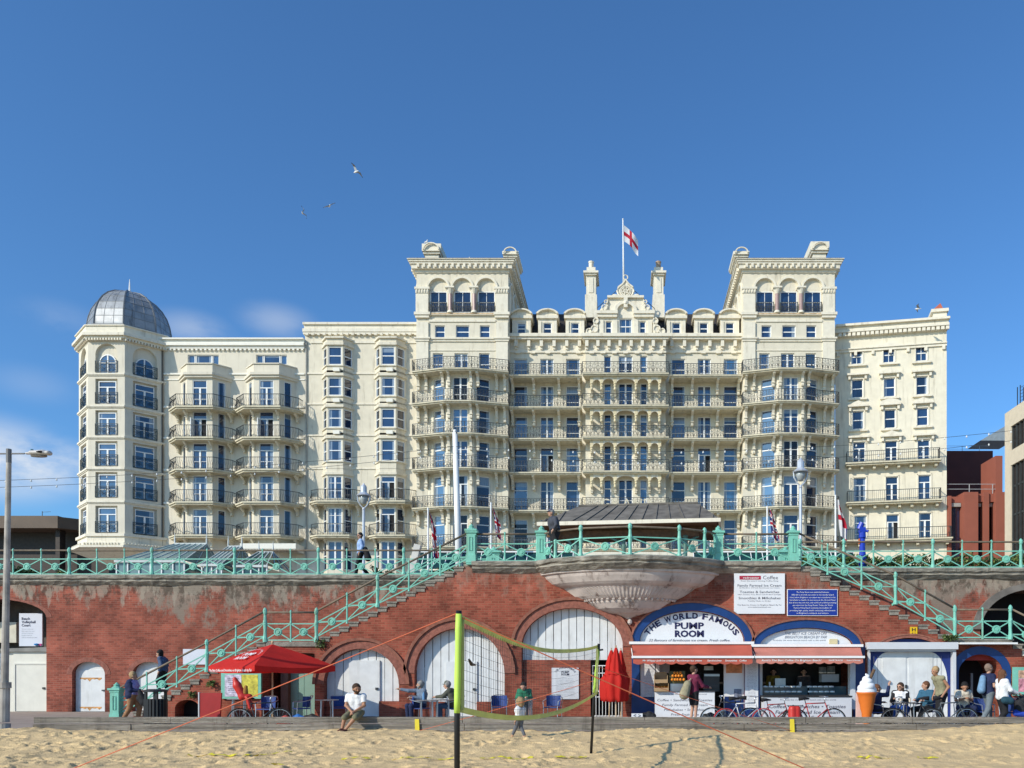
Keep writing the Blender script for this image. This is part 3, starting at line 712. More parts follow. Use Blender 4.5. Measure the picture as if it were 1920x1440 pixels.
# -- balconies, brackets, railings
for r, z in rows.items():
    H = 1.15
    for s in (1, -1):
        C_ = s * TWC
        if r == 'A': pth = [(C_ - 4.75, YB - .05), (C_ - 4.75, YB - 1.05), (C_ - 1.45, YB - 2.05), (C_ + 1.3, YB - 2.05), (C_ + 4.75, YB - 1.05), (C_ + 4.75, YB - .05)]
        else: pth = [(C_ - 4.75, YB - .05), (C_ - 4.75, YB - 1.05), (C_ - 1.45, YB - 2.05), (C_ + 1.3, YB - 2.05), (C_ + 4.75, YB - 1.05), (C_ + 4.75, YB - .05)]
        wp = [(C_ - 4.6, YB + .1), (C_ + 4.6, YB + .1)]
        b = balcony(hotel, pth[1:5], wp, z); scroll_rail(pth, z, H, b)
        if r != 'F':
            f1 = plane(YB)
            for a, dp in ((-4.35, 1.0), (-3.55, 1.1), (3.5, 1.1), (4.3, 1.0)): bracket(b, f1, C_ + a, z - .24, dp, 1.35)
            f2 = plane(YB - 1.1) if r != 'A' else plane(YB - 1.1)
            for a in (-1.75, -1.1, 1.1, 1.75): bracket(b, plane(YB - (1.1 if abs(a) < 1.2 else .8)), C_ + a, z - .24, .8 if abs(a) < 1.2 else 1.0, 1.25)
        a0, a1 = sorted((s * 4.4, s * (TWC - TWH - .15)))
        pth = [(a0, YC - 1.7), (a1, YC - 1.7)]; b = balcony(hotel, pth, [(a0, YC + .1), (a1, YC + .1)], z - .03); scroll_rail(pth, z - .03, H, b)
        if r != 'F':
            for q in (4.72, 6.75, 9.3, 11.45): bracket(b, plane(YC), s * q, z - .27, 1.55, 1.3)
    pth = [(-4.3, YC - 1.65), (-4.3, YM - 1.35), (4.3, YM - 1.35), (4.3, YC - 1.65)]
    b = balcony(hotel, [(-4.3, YM - 1.35), (4.3, YM - 1.35)], [(-4.05, YM + .1), (4.05, YM + .1)], z); scroll_rail(pth, z, H, b, pw=.8)
    if r in 'ABCD':
        ar = MB(plane(YM - 1.0)); xsn = [-3.4, -2.4, -1.05, 1.05, 2.4, 3.4]; zt = z - .24
        for x0, x1 in zip(xsn, xsn[1:]):
            c = (x0 + x1) / 2; hw = (x1 - x0) / 2 - .14
            rise = min(.42, hw * .85); n = 10
            for i in range(n):
                t0, t1 = -math.cos(math.pi * i / n), -math.cos(math.pi * (i + 1) / n)
                a_, b_ = c + hw * t0, c + hw * t1; ha, hb = (zt - .6 + rise * math.sqrt(max(0, 1 - t0 * t0))), (zt - .6 + rise * math.sqrt(max(0, 1 - t1 * t1)))
                ar.poly(((a_, 0, ha), (b_, 0, hb), (b_, 0, zt), (a_, 0, zt))); ar.poly(((a_, -.15, ha), (b_, -.15, hb), (b_, 0, hb), (a_, 0, ha)))
        ar.build('arcade', CREAM2, b)
        for x in xsn:
            cm_ = MB(plane(YM - 1.0)); cm_.box(x - .16, x + .16, -.17, .02, zt - .6, zt - .001); cm_.lathe([(.09, zt - 1.05), (.17, zt - .9), (.10, zt - .78), (.18, zt - .68), (.14, zt - .6)], (x, -.07, 0), 8)
            cm_.lathe([(.08, zt - 1.32), (.13, zt - 1.28), (.14, zt - 1.12), (.1, zt - 1.05)], (x, -.07, 0), 8); cm_.build('arcade_column', mat('warm_arcade_trim', (.66, .57, .37), var=.1), b)
            bracket(b, plane(YM), x, zt - .95, .97, .8, w=.2, name='arcade_bracket')
# GRAND letters on the front above the entrance
for i, ch in enumerate('GRAND'):
    t_ = text(ch, plane(83.2), -2.0 + i * 1.06, Z(943, 83.2), .95, SLAB, hotel, bold=.0, name='letter')
# flag and pole on the gable
fp = thing('flagpole', (X(1169, 86.0), 86.0, Z(528, 86)), 'white flagpole with a red cross flag on top of the hotel gable', 'flagpole')
m_ = MB(); xx = X(1169.5, 86); m_.tube([(xx, 86, Z(545, 86)), (xx - .08, 86, Z(412, 86))], [.11, .06], 8); m_.lathe([(.03, 0), (.1, .06), (.03, .14)], (xx - .08, 86, Z(412, 86)), 8); m_.build('pole', WHITE, fp, smooth=True)
def flag(parent, p0, p1, w, n, fn, mats, fold, swing=.9, down=.25, name='flag', ph=0):
    """hoist from p0 (top) to p1 (bottom); fly width w; fn(u, v) -> material index"""
    p0, p1 = Vector(p0), Vector(p1); nu, nv = n; mb = MB()
    for j in range(nv + 1):
        v = j / nv
        for i in range(nu + 1):
            u = i / nu; b = p0.lerp(p1, v)
            mb.v.append((b.x + w * u * swing + .02, b.y + fold * math.sin(u * 7 + v * 2 + ph) * u, b.z - w * u * down * (1 + .4 * u) + .05 * math.sin(u * 6 + ph)))
    for j in range(nv):
        for i in range(nu):
            mb.m = fn((i + .5) / nu, (j + .5) / nv); a = j * (nu + 1) + i; mb.F((a, a + 1, a + nu + 2, a + nu + 1))
    return mb.build(name, mats, parent, smooth=True)
FW = mat('flag_white', (.75, .75, .76), rough=.8, var=.03, transl=.3); FR_ = mat('flag_red', (.5, .015, .04), rough=.8, var=.1, transl=.3); FB = mat('flag_navy', (.015, .025, .12), rough=.8, var=.1)
flag(fp, (xx - .05, 86, Z(422, 86)), (xx - .03, 86, Z(452, 86)), 1.75, (24, 16), lambda u, v: 1 if abs(u - .5) < .07 or abs(v - .5) < .1 else 0, [FW, FR_], .22, .85, .6)
# ================================================================ WING WITH STACKED BAYS (left of the main block)
YL = 85.5
def P_(px, D=YL): return X(px, D)
w1 = thing('hotel_wing', (P_(677), 92, GZ), 'cream hotel wing with two stacks of box bay windows beside the left tower', 'building')
a0, a1 = P_(572), -TWC - TWH + .01
mb = MB(plane(YL)); tr = MB(plane(YL))
mb.box(a0, a1, -10, 0, GZ, Z(628, YL))
for (lo, hi, p) in ((628, 624, .25), (624, 618, .32), (618, 610, .12), (610, 606, .3)): tr.box(a0 - p * .5, a1, -10.2, p, Z(lo, YL) + .002, Z(hi, YL))
dentils(tr, a0, a1, Z(630, YL), Z(626, YL) - .01, .3, .28, .28)
tr.box(a0 + .6, a1, .002, .1, Z(644, YL), Z(640, YL))
bayrows = [(656, 690), (713, 747), (771, 806), (829, 868)]
for (yy0, yy1) in bayrows: tr.box(a0 + .02, a1, .002, .09, Z(yy1 + 12, YL), Z(yy1 + 9, YL))
wl = mb.build('wall', CREAM, w1); tr.build('moulding', CREAM2, w1)
dr = MB(plane(YL)); dr.tube([(a0 + .15, .1, GZ), (a0 + .15, .1, Z(640, YL))], .07, 6); dr.build('drainpipe', mat('grey_pipe', (.35, .35, .32)), w1)
wrows = dict(E=Z(940, 84.2), F=Z(1004, 84.2))
def bay(parent, base, fx, p, sw, zb, zt, rowspec, m, facet_w=(.55, .72), capm=None, name='bay_window', cap=True):
    """canted bay: fx half width of the front facet, sw side run, p projection; rowspec (z0, z1, kinds)"""
    c, D = base; P = [(c - fx - sw, D), (c - fx, D - p), (c + fx, D - p), (c + fx + sw, D)]
    mb = MB(); todo = []
    for i in range(3):
        a, b = P[i], P[i + 1]; L = math.hypot(b[0] - a[0], b[1] - a[1]); f = Fr((a[0], a[1], 0), (b[0] - a[0], b[1] - a[1], 0)); mb.fr = f
        hs = []
        for (z0, z1, ks) in rowspec:
            w = L * (facet_w[0] if i != 1 else facet_w[1]); k = ks[1] if i == 1 else ks[0]
            hs.append((L / 2 - w / 2, L / 2 + w / 2, z0, z1)); todo.append((f, L / 2 - w / 2, L / 2 + w / 2, z0, z1, k, (2 if i == 2 else 0 if i == 1 else 4)))
        wallgrid(mb, 0, L, zb, zt, hs, rv=.16)
    mb.fr = None; mb.slab(P, zt - .02, zt + .02); mb.slab(P, zb - .02, zb)
    if cap:
        for (lo, hi, o) in cap: mb.slab([P[0]] + offset_path(P, o)[1:3] + [P[3]] if False else [(offset_path(P, o)[0][0], D)] + offset_path(P, o)[1:3] + [(offset_path(P, o)[3][0], D)], lo, hi)
    o = mb.build(name, m, parent)
    for (f, p0, p1, z0, z1, k, g) in todo: window(o, f, p0, p1, z0, z1, k, rv=.16, gi=g)
    return o
BW = mat('bay_trim', (.80, .775, .68), var=.04)
for k, (fc, ) in enumerate(((628,), (727.5,))):
    p = .95; c = X(fc, YL - p)
    for i, (y0, y1) in enumerate(bayrows):
        z0, z1 = Z(y1, YL), Z(y0 + 1, YL); zb = z0 - .12; zt = Z(y0 - 12, YL) if i else Z(640, YL)
        bay(w1, (c, YL), .82, p, .72, z0 - .75 if i == 3 else z0 - .75, zt, [(z0, z1, ('sash', 'sash'))], CREAM, (.78, .80), cap=[(z1 + .15, z1 + .4, .18), (z0 - .16, z0 - .05, .14)] + ([(zt - .1, zt + .08, .2)] if i == 0 else []))
        if i < 3: q = MB(plane(YL - p)); q.box(c - .1, c + .55, .002, .3, z0 - .75, z0 - .4); q.build('vent_box', BW, w1)
    lower = [(Z(938, YL), Z(897, YL)), (Z(1001, YL), Z(956, YL)), (Z(1070, YL), Z(1018, YL))]
    bay(w1, (c, YL), .82, p, .72, GZ, Z(868, YL) - .8, [(a, b, ('sash', 'open' if (k == 1 and j < 2) else 'door')) for j, (a, b) in enumerate(lower)], CREAM, (.78, .84), cap=[(b + .15, b + .38, .16) for a, b in lower])
for z in wrows.values():
    for (pa, pb) in ((574, 679), (684, 783)):
        x0, x1 = X(pa, 84), X(pb, 84)
        pth = [(x0, YL - .1), (x0 + .35, YL - 1.1), (x0 + 1.2, YL - 1.75), (x1 - 1.2, YL - 1.75), (x1 - .35, YL - 1.1), (x1, YL - .1)]
        b = balcony(w1, pth, [(x0, YL + .05), (x1, YL + .05)], z, th=.3); belly_rail(pth, z, 1.15, b)
        for q in (x0 + .75, x0 + 1.7, x1 - 1.7, x1 - .75): bracket(b, plane(YL), q, z - .3, 1.1, 1.0, w=.18)

# ================================================================ LEFT WING WITH CURVED BALCONIES AND THE DOMED CORNER TOWER
w2 = thing('hotel_wing', (P_(400), 92, GZ), 'cream hotel wing ending in an octagonal corner tower with a grey lead dome', 'building')
a0, a1 = P_(300), P_(572) - .01
mb = MB(plane(YL)); tr = MB(plane(YL)); todo = []
hs = []
for (pa, pb) in ((352, 410), (480, 538)): hs.append((X(pa, YL), X(pb, YL), Z(683, YL), Z(665, YL)))
wallgrid(mb, a0, a1, GZ, Z(650, YL), hs); mb.poly(((a0, 0, Z(650, YL)), (a1, 0, Z(650, YL)), (a1, -12, Z(650, YL)), (a0, -12, Z(650, YL)))); mb.poly(((a1, 0, GZ), (a1, -12, GZ), (a1, -12, Z(650, YL)), (a1, 0, Z(650, YL))))
for h in hs: todo.append((plane(YL), *h, 'attic'))
for (lo, hi, p) in ((655, 650, .22), (650, 645, .42), (645, 639, .26), (639, 636.5, .5)): tr.box(a0, a1, -12.1, p, Z(lo, YL) + .002, Z(hi, YL))
dentils(tr, a0, a1, Z(658, YL), Z(655, YL), .2, .22, .22)
for y in (700, 762, 820, 880, 942): tr.box(a0, a1, .002, .12, Z(y + 3, YL), Z(y, YL))
tr.box(a0, a1, .002, .07, Z(713, YL), Z(711, YL))
mb.build('wall', CREAML, w2); tr.build('moulding', BW, w2)
for (f, p0, p1, z0, z1, k) in todo:
    for (u, v, kk) in ((0, .22, 'plain'), (.24, .76, 'door'), (.78, 1, 'plain')): window(w2, f, p0 + (p1 - p0) * u, p0 + (p1 - p0) * v, z0, z1, kk if kk == 'plain' else 'plain', gi=1 if kk == 'plain' else 0, name='window')
lv = [Z(y, 83.4) for y in (762, 820, 880, 941, 1003)]; tp = [Z(y, 84.3) for y in (713, 772, 831, 892, 955)]
for k, fc in enumerate((374.5, 499.5)):
    p = 1.25; c = X(fc, YL - p)
    spec = [(lv[i] + .02, tp[i], ('sash2' if 0 else 'plain', 'open' if (k, i) in ((0, 1), (1, 1)) else 'doorT')) for i in range(5)]
    zt = Z(683, 84.3)
    bay(w2, (c, YL), 1.27, p, 1.25, GZ, zt, spec, CREAML, (.42, .56), cap=[(zt, zt + .1, .12), (Z(705, 84.3), Z(700, 84.3), .42), (Z(709, 84.3), Z(705, 84.3) - .002, .26), (Z(713, 84.3) + .25, Z(709, 84.3) - .002, .12)])
    for z in lv:
        hw = 3.22; x0, x1 = c - hw, c + hw
        pth = [(x0, YL - .15), (x0 + .1, YL - 1.0), (x0 + 1.4, YL - 2.3), (x1 - 1.4, YL - 2.3), (x1 - .1, YL - 1.0), (x1, YL - .15)]
        b = balcony(w2, pth, [(x0, YL + .05), (x1, YL + .05)], z, th=.3); belly_rail(pth, z, 1.2, b)
        for q in (-2.7, -1.25, 1.25, 2.7): bracket(b, plane(YL if abs(q) > 2 else YL - 1.2), c + q, z - .3, 1.0 if abs(q) > 2 else .8, .75, w=.18)
b_ = MB(plane(YL)); b_.box(P_(470), a1, .1, 2.4, Z(1030, 83.5), Z(1020, 83.5)); b_.box(P_(472), a1, .1, 2.2, Z(1034, 83.5), Z(1030, 83.5) - .002)
dentils(b_, P_(475), a1, Z(1034, 83.5), Z(1031, 83.5), 2.42, .16, .14); b_.build('lower_cornice', BW, w2)
# octagonal tower
yo = 83.0; A = 3.62; oc = Vector((X(199.5, yo), yo + A * 1.2071)); rc = A / (2 * math.sin(math.pi / 8))
def octp(r): return [(oc.x + r * math.cos(math.pi / 8 + k * math.pi / 4), oc.y + r * math.sin(math.pi / 8 + k * math.pi / 4)) for k in range(8)]
V8 = octp(rc)
faces = [(4, 5), (5, 6), (6, 7)]           # left, front, right facets (indices into the octagon)
zz = dict(r1=(697, 660), r2=(756, 714), r3=(815, 773), r4=(873, 831), r5=(932, 889), r6=(998, 952))
tw = MB(); tg = MB(); todo = []; zb_ = Z(1018, yo); ztp = Z(640, yo)
for k in range(8):
    p, q = V8[k], V8[(k + 1) % 8]; f = Fr((p[0], p[1], 0), (q[0] - p[0], q[1] - p[1], 0)); L = A; tw.fr = f; tg.fr = f
    vis = k in (3, 4, 5, 6)
    if not vis: tw.poly(((0, 0, zb_), (L, 0, zb_), (L, 0, ztp), (0, 0, ztp))); continue
    # recessed window strip between corner piers
    hs = [(L * .2, L * .8, Z(y1, yo) - .08, Z(y0 - 2, yo) + .1) for n_, (y1, y0) in list(zz.items())[1:]]
    wallgrid(tw, 0, L, zb_, Z(702, yo), hs, rv=.32)
    op = (L * .2, L * .8, Z(664, yo), 1.05, .32); wallcols(tw, 0, L, lambda x: ztp, Z(697, yo) - .1, [op]); tw.poly(((0, 0, Z(702, yo)), (L, 0, Z(702, yo)), (L, 0, Z(697, yo) - .1), (0, 0, Z(697, yo) - .1)))
    fl = [(p_[0], -.32, p_[1]) for p_ in archpoly(L * .2, L * .8, Z(697, yo) - .1, Z(664, yo), 1.05)]; tw.poly(fl)
    for h in hs: tw.poly(((h[0], -.32, h[2]), (h[1], -.32, h[2]), (h[1], -.32, h[3]), (h[0], -.32, h[3])))
    for h in hs: todo.append((f, L * .26, L * .74, h[2] + .08, h[3] - .2, 'doorT'))
    todo.append((f, L * .27, L * .73, Z(697, yo), Z(668, yo), 'arch'))
for (r, lo, hi) in ((rc + .3, 1006, 1001), (rc + .12, 1018, 1006)): tg.fr = None; tg.slab(octp(r), Z(lo, yo) + .002, Z(hi, yo))
for (r, lo, hi) in ((rc + .15, 640, 636), (rc + .35, 636, 632), (rc + .62, 632, 627), (rc + .5, 627, 625), (rc + .25, 625, 613), (rc + .38, 613, 611)): tg.slab(octp(r), Z(lo, yo) + .002, Z(hi, yo))
for k in (3, 4, 5, 6):
    p, q = octp(rc + .2)[k], octp(rc + .2)[(k + 1) % 8]; tg.fr = Fr((p[0], p[1], 0), (q[0] - p[0], q[1] - p[1], 0)); dentils(tg, 0, A, Z(640, yo), Z(636, yo), .22, .14, .12)
    p, q = octp(rc + .55)[k], octp(rc + .55)[(k + 1) % 8]; tg.fr = Fr((p[0], p[1], 0), (q[0] - p[0], q[1] - p[1], 0)); dentils(tg, 0, A, Z(1022, yo), Z(1019, yo), .12, .14, .14)
tg.fr = None; tg.slab(octp(rc + .55), Z(1024, yo), Z(1018, yo)); tg.slab(octp(rc + .9), Z(1028, yo), Z(1024, yo) - .002)
n0, n1 = octp(rc + .7), octp(rc * .45)
for k in range(8):
    p, q, r_, s_ = n0[k], n0[(k + 1) % 8], n1[(k + 1) % 8], n1[k]; zA, zB = Z(1028, yo), Z(1052, yo); tg.poly(((p[0], p[1], zA), (q[0], q[1], zA), (r_[0], r_[1], zB), (s_[0], s_[1], zB)))
for y in (700, 760, 818, 877, 939):
    sc_ = MB()
    for k in (3, 4, 5, 6): p, q = V8[k], V8[(k + 1) % 8]; sc_.fr = Fr((p[0], p[1], 0), (q[0] - p[0], q[1] - p[1], 0)); sc_.box(-.05, A + .05, -.05, .16, Z(y + 3.2, yo), Z(y, yo)); sc_.box(0, A, -.05, .08, Z(y + 5, yo), Z(y + 3.2, yo) - .002)
    sc_.build('string_course', CREAM2, w2)
tower = tw.build('corner_tower', CREAML, w2); tg.build('tower_moulding', CREAM2, w2)
for (f, p0, p1, z0, z1, k) in todo:
    if k == 'arch':
        fr_ = MB(Fr(f.o - f.n * .2, f.u, f.n)); c = (p0 + p1) / 2; hw = (p1 - p0) / 2; zs = z1 - hw * .5
        fr_.arcband(c, zs - .15, hw - .09, hw, -.1, .0, n=12); fr_.box(p0, p0 + .09, -.1, 0, z0, zs - .15); fr_.box(p1 - .09, p1, -.1, 0, z0, zs - .15); fr_.box(c - .06, c + .06, -.1, -.01, z0, zs + hw - .2); fr_.box(p0 + .09, p1 - .09, -.1, -.02, zs - .2, zs - .1)
        o = fr_.build('arched_window', WFRAME, w2); gl = MB(Fr(f.o - f.n * .26, f.u, f.n)); gl.prism(archpoly(p0 + .03, p1 - .03, z0, zs - .15, hw - .03), -.03, 0); gl.build('glass', GL[1], o)
    else: window(w2, Fr(f.o - f.n * .08, f.u, f.n), p0, p1, z0, z1, k, gi=rnd.choice((0, 1)), rv=.2)
    # blue-black guard rail with crosses
    g = MB(Fr(f.o, f.u, f.n)); q0, q1 = A * .2, A * .8; zr = z0 - .02; H = 1.12
    g.box(q0, q1, -.02, .04, zr + H - .05, zr + H); g.box(q0, q1, -.02, .04, zr, zr + .05); g.box(q0, q1, -.015, .02, zr + H - .2, zr + H - .17)
    m = (q0 + q1) / 2
    for x in (q0, m, q1): g.box(x - .025, x + .025, -.02, .05, zr, zr + H)
    for (u, v) in ((q0, m), (m, q1)):
        for s in (0, 1): g.tube([(u, 0, zr + (.05 if s else H - .2)), (v, 0, zr + (H - .2 if s else .05))], .02, 4)
        c = (u + v) / 2; g.tube([(c + .2 * math.cos(t), 0, zr + .48 + .2 * math.sin(t)) for t in [2 * math.pi * j / 8 for j in range(8)]], .018, 4, closed=True); g.box(c - .01, c + .01, -.01, .01, zr, zr + H); g.box(u, v, -.01, .01, zr + .47, zr + .49)
    g.build('guard_rail', IRONB, w2)
# dome
dm = MB(); zb_ = Z(609, yo + .9); zt_ = Z(549, yo + 4.3); HT = zt_ - zb_ ; rd = rc - .88; oc = oc + Vector((-.28, 0))
prof = [(1.0, 0), (1.0, .06), (.985, .2), (.95, .36), (.88, .53), (.77, .68), (.62, .81), (.42, .915), (.2, .975), (.03, 1.0)]
for (r0, h0), (r1, h1) in zip(prof, prof[1:]):
    a, b = octp(rd * r0), octp(rd * r1)
    for k in range(8): dm.poly(((*a[k], zb_ + HT * h0), (*a[(k + 1) % 8], zb_ + HT * h0), (*b[(k + 1) % 8], zb_ + HT * h1), (*b[k], zb_ + HT * h1)))
dome = dm.build('dome', LEAD, w2)
rb = MB()
for k in range(8):
    rb.tube([(*octp(rd * r)[k], zb_ + HT * h) for r, h in prof], .09, 5)
for h_, r_ in ((.2, .985), (.53, .88), (.81, .62), (.36, .95), (.68, .77)):
    rb.tube([(*p, zb_ + HT * h_) for p in octp(rd * r_ + .01)], .022, 4, closed=True)
for k in range(8):
    for t in (.33, .66):
        pp = []
        for r, h in prof[:-1]:
            a = octp(rd * r + .005); pp.append((a[k][0] * (1 - t) + a[(k + 1) % 8][0] * t, a[k][1] * (1 - t) + a[(k + 1) % 8][1] * t, zb_ + HT * h))
        rb.tube(pp, .02, 4)
rb.slab(octp(rd + .15), zb_ - .1, zb_ + .06)
rb.build('dome_rib', mat('dome_seam_lead', (.16, .17, .18), rough=.5, var=.2), dome)
sp = MB(); sp.lathe([(.14, 0), (.2, .12), (.1, .25), (.07, .9), (.02, 1.5)], (oc.x, oc.y, zt_ - .05), 8); sp.build('finial', WHITE, w2)
dr = MB(plane(YL)); dr.tube([(X(305, YL) + .05, .12, GZ), (X(305, YL) + .05, .12, Z(655, YL))], .1, 6); dr.build('drainpipe', mat('brown_pipe', (.12, .10, .08)), w2)

# ================================================================ RIGHT WING (turned a little towards the beach)
w3 = thing('hotel_wing', (33, 90, GZ), 'plain cream hotel wing with pedimented windows right of the main block', 'building')
D0, D1 = 86.3, 84.3; pA = Vector((X(1566, D0), D0, 0)); pB = Vector((X(1775, D1), D1, 0)); LW = (pB - pA).length; fr3 = Fr(pA, pB - pA)
def a3(px): # distance along the wing wall for an image column
    t = (px - PX) / FP; u = fr3.u; return (pA.x - t * pA.y) / (t * u.y - u.x)
def z3(py, a): return Z(py, (pA + fr3.u * a).y)
mb = MB(fr3); tr = MB(fr3); hs = []; wins = []
cols = [(595, 617), (1655 - 0, 1677), (1716, 1738)]; cols = [(1596, 1617), (1656, 1677), (1717, 1738)]
rws = [((655, 683), (651, 680), (647, 677), 'sash4'), ((712, 746), (709, 744), (706, 740), 'sash'), ((771, 805), (768, 803), (765, 798), 'sash'), ((829, 876), (827, 873), (825, 871), 'doorT'), ((896, 949), (894, 946), (891, 942), 'doorT'), ((967, 1020), (965, 1018), (962, 1014), 'doorT')]
for ri, rw in enumerate(rws):
    for ci, (pa, pb) in enumerate(cols):
        sh = ri * 1.2; a, b = a3(pa + sh), a3(pb + sh + (2 if ri > 2 else 0)); zlo, zhi = z3(rw[ci][1], a), z3(rw[ci][0], a)
        hs.append((a, b, zlo, zhi)); wins.append((a, b, zlo, zhi, 'open' if (ri, ci) == (5, 1) else rw[3], ri, ci))
zt = z3(602, LW)
wallgrid(mb, 0, LW, GZ, zt, hs); mb.poly(((LW, 0, GZ), (LW, -14, GZ), (LW, -14, zt), (LW, 0, zt))); mb.poly(((0, 0, zt), (LW, 0, zt), (LW, -14, zt), (0, -14, zt)))
for (lo, hi, p) in ((-.95, -.6, .2), (-.6, -.35, .55), (-.35, 0, .4), (0, .22, .7)): tr.box(.0, LW + p * .3, -14, p, zt + lo + .002, zt + hi)
for i in range(24): tr.box(.3 + i * LW / 24, .62 + i * LW / 24, .2, .48, zt - .95, zt - .62)
tr.box(0, LW, .002, .16, zt - 2.5, zt - 2.25); tr.box(0, LW, .002, .28, zt - 2.25 + .002, zt - 2.15)
for i in range(7): tr.box(.3 + i * (LW - .6) / 6 - .14, .3 + i * (LW - .6) / 6 + .14, .002, .2, zt - 2.85, zt - 2.51)
mb.build('wall', CREAMR, w3); tr.build('moulding', CREAM2, w3)
for (a, b, z0, z1, k, ri, ci) in wins:
    pd = MB(fr3)
    window(w3, fr3, a, b, z0, z1, k, gi=rnd.choice((0, 2, 2)))
    c = (a + b) / 2; e = .38
    if ri < 3: pd.box(a - e, b + e, .002, .26, z0 - .28, z0 - .1)
    if ri in (1, 2, 3):
        zc = z1 + .35; pd.box(a - e - .1, b + e + .1, .002, .42, zc, zc + .2)
        for x in (a - .25, b + .25): pd.box(x - .11, x + .11, .002, .28, zc - .4, zc - .002)
        tri = (ri == 1 and ci == 1) or (ri == 2 and ci != 1) or (ri == 3 and ci == 1)
        if tri: pd.prism([(a - e - .1, zc + .202), (b + e + .1, zc + .202), (c, zc + .62)], .01, .38)
        elif ri == 2: pd.prism([(a - e - .1, zc + .202)] + [(c - (c - a + e + .1) * math.cos(R(t)), zc + .2 + .42 * math.sin(R(t))) for t in range(20, 161, 20)] + [(b + e + .1, zc + .202)], .01, .38)
    if ri == 0 and ci == 1: pd.prism([(a - .8, zt - 2.15), (b + .8, zt - 2.15), (c, zt - 1.75)], .01, .26)
    if ri > 2 or True: pd.box(a - .12, a - .002, .002, .06, z0, z1 + .12); pd.box(b + .002, b + .12, .002, .06, z0, z1 + .12); pd.box(a - .12, b + .12, .002, .06, z1 + .002, z1 + .12)
    pd.build('window_surround', CREAM2, w3)
for (py, pa, pb) in ((877, 1587, 1761), (950, 1588, 1763), (1020, 1578, 1782)):
    a, b = a3(pa), a3(pb) - .1; z = z3(py - 4, 0) ; P3 = lambda a_, b_: tuple((fr3((a_, b_, 0)))[:2])
    pth = [P3(a, .05), P3(a, .95), P3(b, .95), P3(b, .05)]
    m_ = MB(fr3); m_.box(a - .15, b + .15, -.05, 1.1, z - .14, z); m_.box(a - .05, b + .05, -.05, .95, z - .3, z - .142)
    for i in range(8): q = a + .3 + (b - a - .6) * i / 7; m_.box(q - .13, q + .13, .002, .7, z - .62, z - .302)
    bo = m_.build('balcony', SLAB, w3); belly_rail(pth, z, 1.12, bo, belly=0.0, pitch=.2)
ch = MB(fr3); ch.box(LW - 1.3, LW, -5, .1, zt + .222, zt + .9); ch.box(LW - 1.5, LW + .15, -5.2, .3, zt + .902, zt + 1.2); ch.m = 1; ch.prism([(LW - 1.2, zt + 1.2), (LW - .2, zt + 1.2), (LW - .2, zt + 1.5), (LW - .5, zt + 2.1), (LW - 1.2, zt + 1.5)], -5, -.6)
ch.build('chimney', [CREAM2, mat('red_tile', (.45, .12, .07))], w3)

# ================================================================ NEIGHBOURING BUILDINGS
BRK = mat('dark_brown_panel', (.035, .024, .018), var=.3); BRK2 = mat('brown_fascia', (.11, .075, .05), var=.15, scale=.6, bump=.1)
b1 = thing('conference_building', (X(60, 96), 100, GZ), 'low dark brown building with a deep flat fascia behind the left lamp post', 'building')
m_ = MB(); x0 = X(-160, 96); x1 = X(108, 96); zt = Z(967, 96)
m_.box(x0, x1, 96, 120, Z(990, 96), zt); m_.slab([(x1 + .01, 96), (x1 + 6, 102), (x1 + 6, 120), (x1 + .01, 120)], Z(990, 96), zt - .1); m_.build('roof_fascia', BRK2, b1)
m_ = MB(); m_.box(x0, x1 + 4, 99, 120, GZ, Z(990, 96) - .01); m_.box(X(104, 97), X(112, 97), 97, 98, GZ, Z(990, 96) - .01); m_.build('wall', BRK, b1)
m_ = MB(); m_.tube([(X(68, 97), 98, zt), (X(68, 97), 98, zt + .9)], .04, 4); m_.tube([(X(68, 97), 98, zt + .8), (X(84, 97), 98, zt + .85)], .025, 4); m_.tube([(X(140, 97), 103, zt), (X(140, 97), 103, zt + .8)], .03, 4); m_.build('aerial', IRON, b1)
RED = brick_mat('new_red_brick', '#a4533a', '#97492f', '#8a4d3c'); REDT = mat('red_terracotta', (.31, .095, .06), rough=.8, var=.06, scale=1.2, bump=.1); REDD = mat('dark_red_cladding', (.10, .022, .016), rough=.7, var=.2, scale=.5)
b2 = thing('brick_building', (X(1830, 84), 90, GZ), 'modern red brick building with tall dark slit windows right of the hotel', 'building')
Dr = 88.0; m_ = MB(plane(Dr)); m_.m = 1
zr = Z(826, Dr); m_.box(X(1770, Dr), X(1893, Dr), -14, -4, GZ, zr)
m_.m = 0; zc = Z(932, 86)
f2 = plane(84); m_.fr = f2
m_.box(X(1778, 84), X(1784, 84), -4, 0, GZ, zc - .3); m_.box(X(1805, 84), X(1831, 84), -4, .4, GZ, zc); m_.box(X(1843, 84), X(1853, 84), -4, .2, GZ, zc); m_.box(X(1864, 84), X(1892, 84), -4, .4, GZ, zc)
m_.box(X(1784, 84), X(1805, 84), -4, -.4, Z(941, 84), zc - .3); m_.box(X(1831, 84), X(1843, 84), -4, 0, Z(941, 84), zc - .1); m_.box(X(1853, 84), X(1864, 84), -4, 0, Z(941, 84), zc - .1)
m_.box(X(1871, 84), X(1884, 84), -4, -.5, zc, Z(852, 84)); m_.m = 1
m_.box(X(1778, 84), X(1893, 84), -4.2, -1.6, GZ, zc - .35)
m_.build('wall', [REDT, REDD], b2)

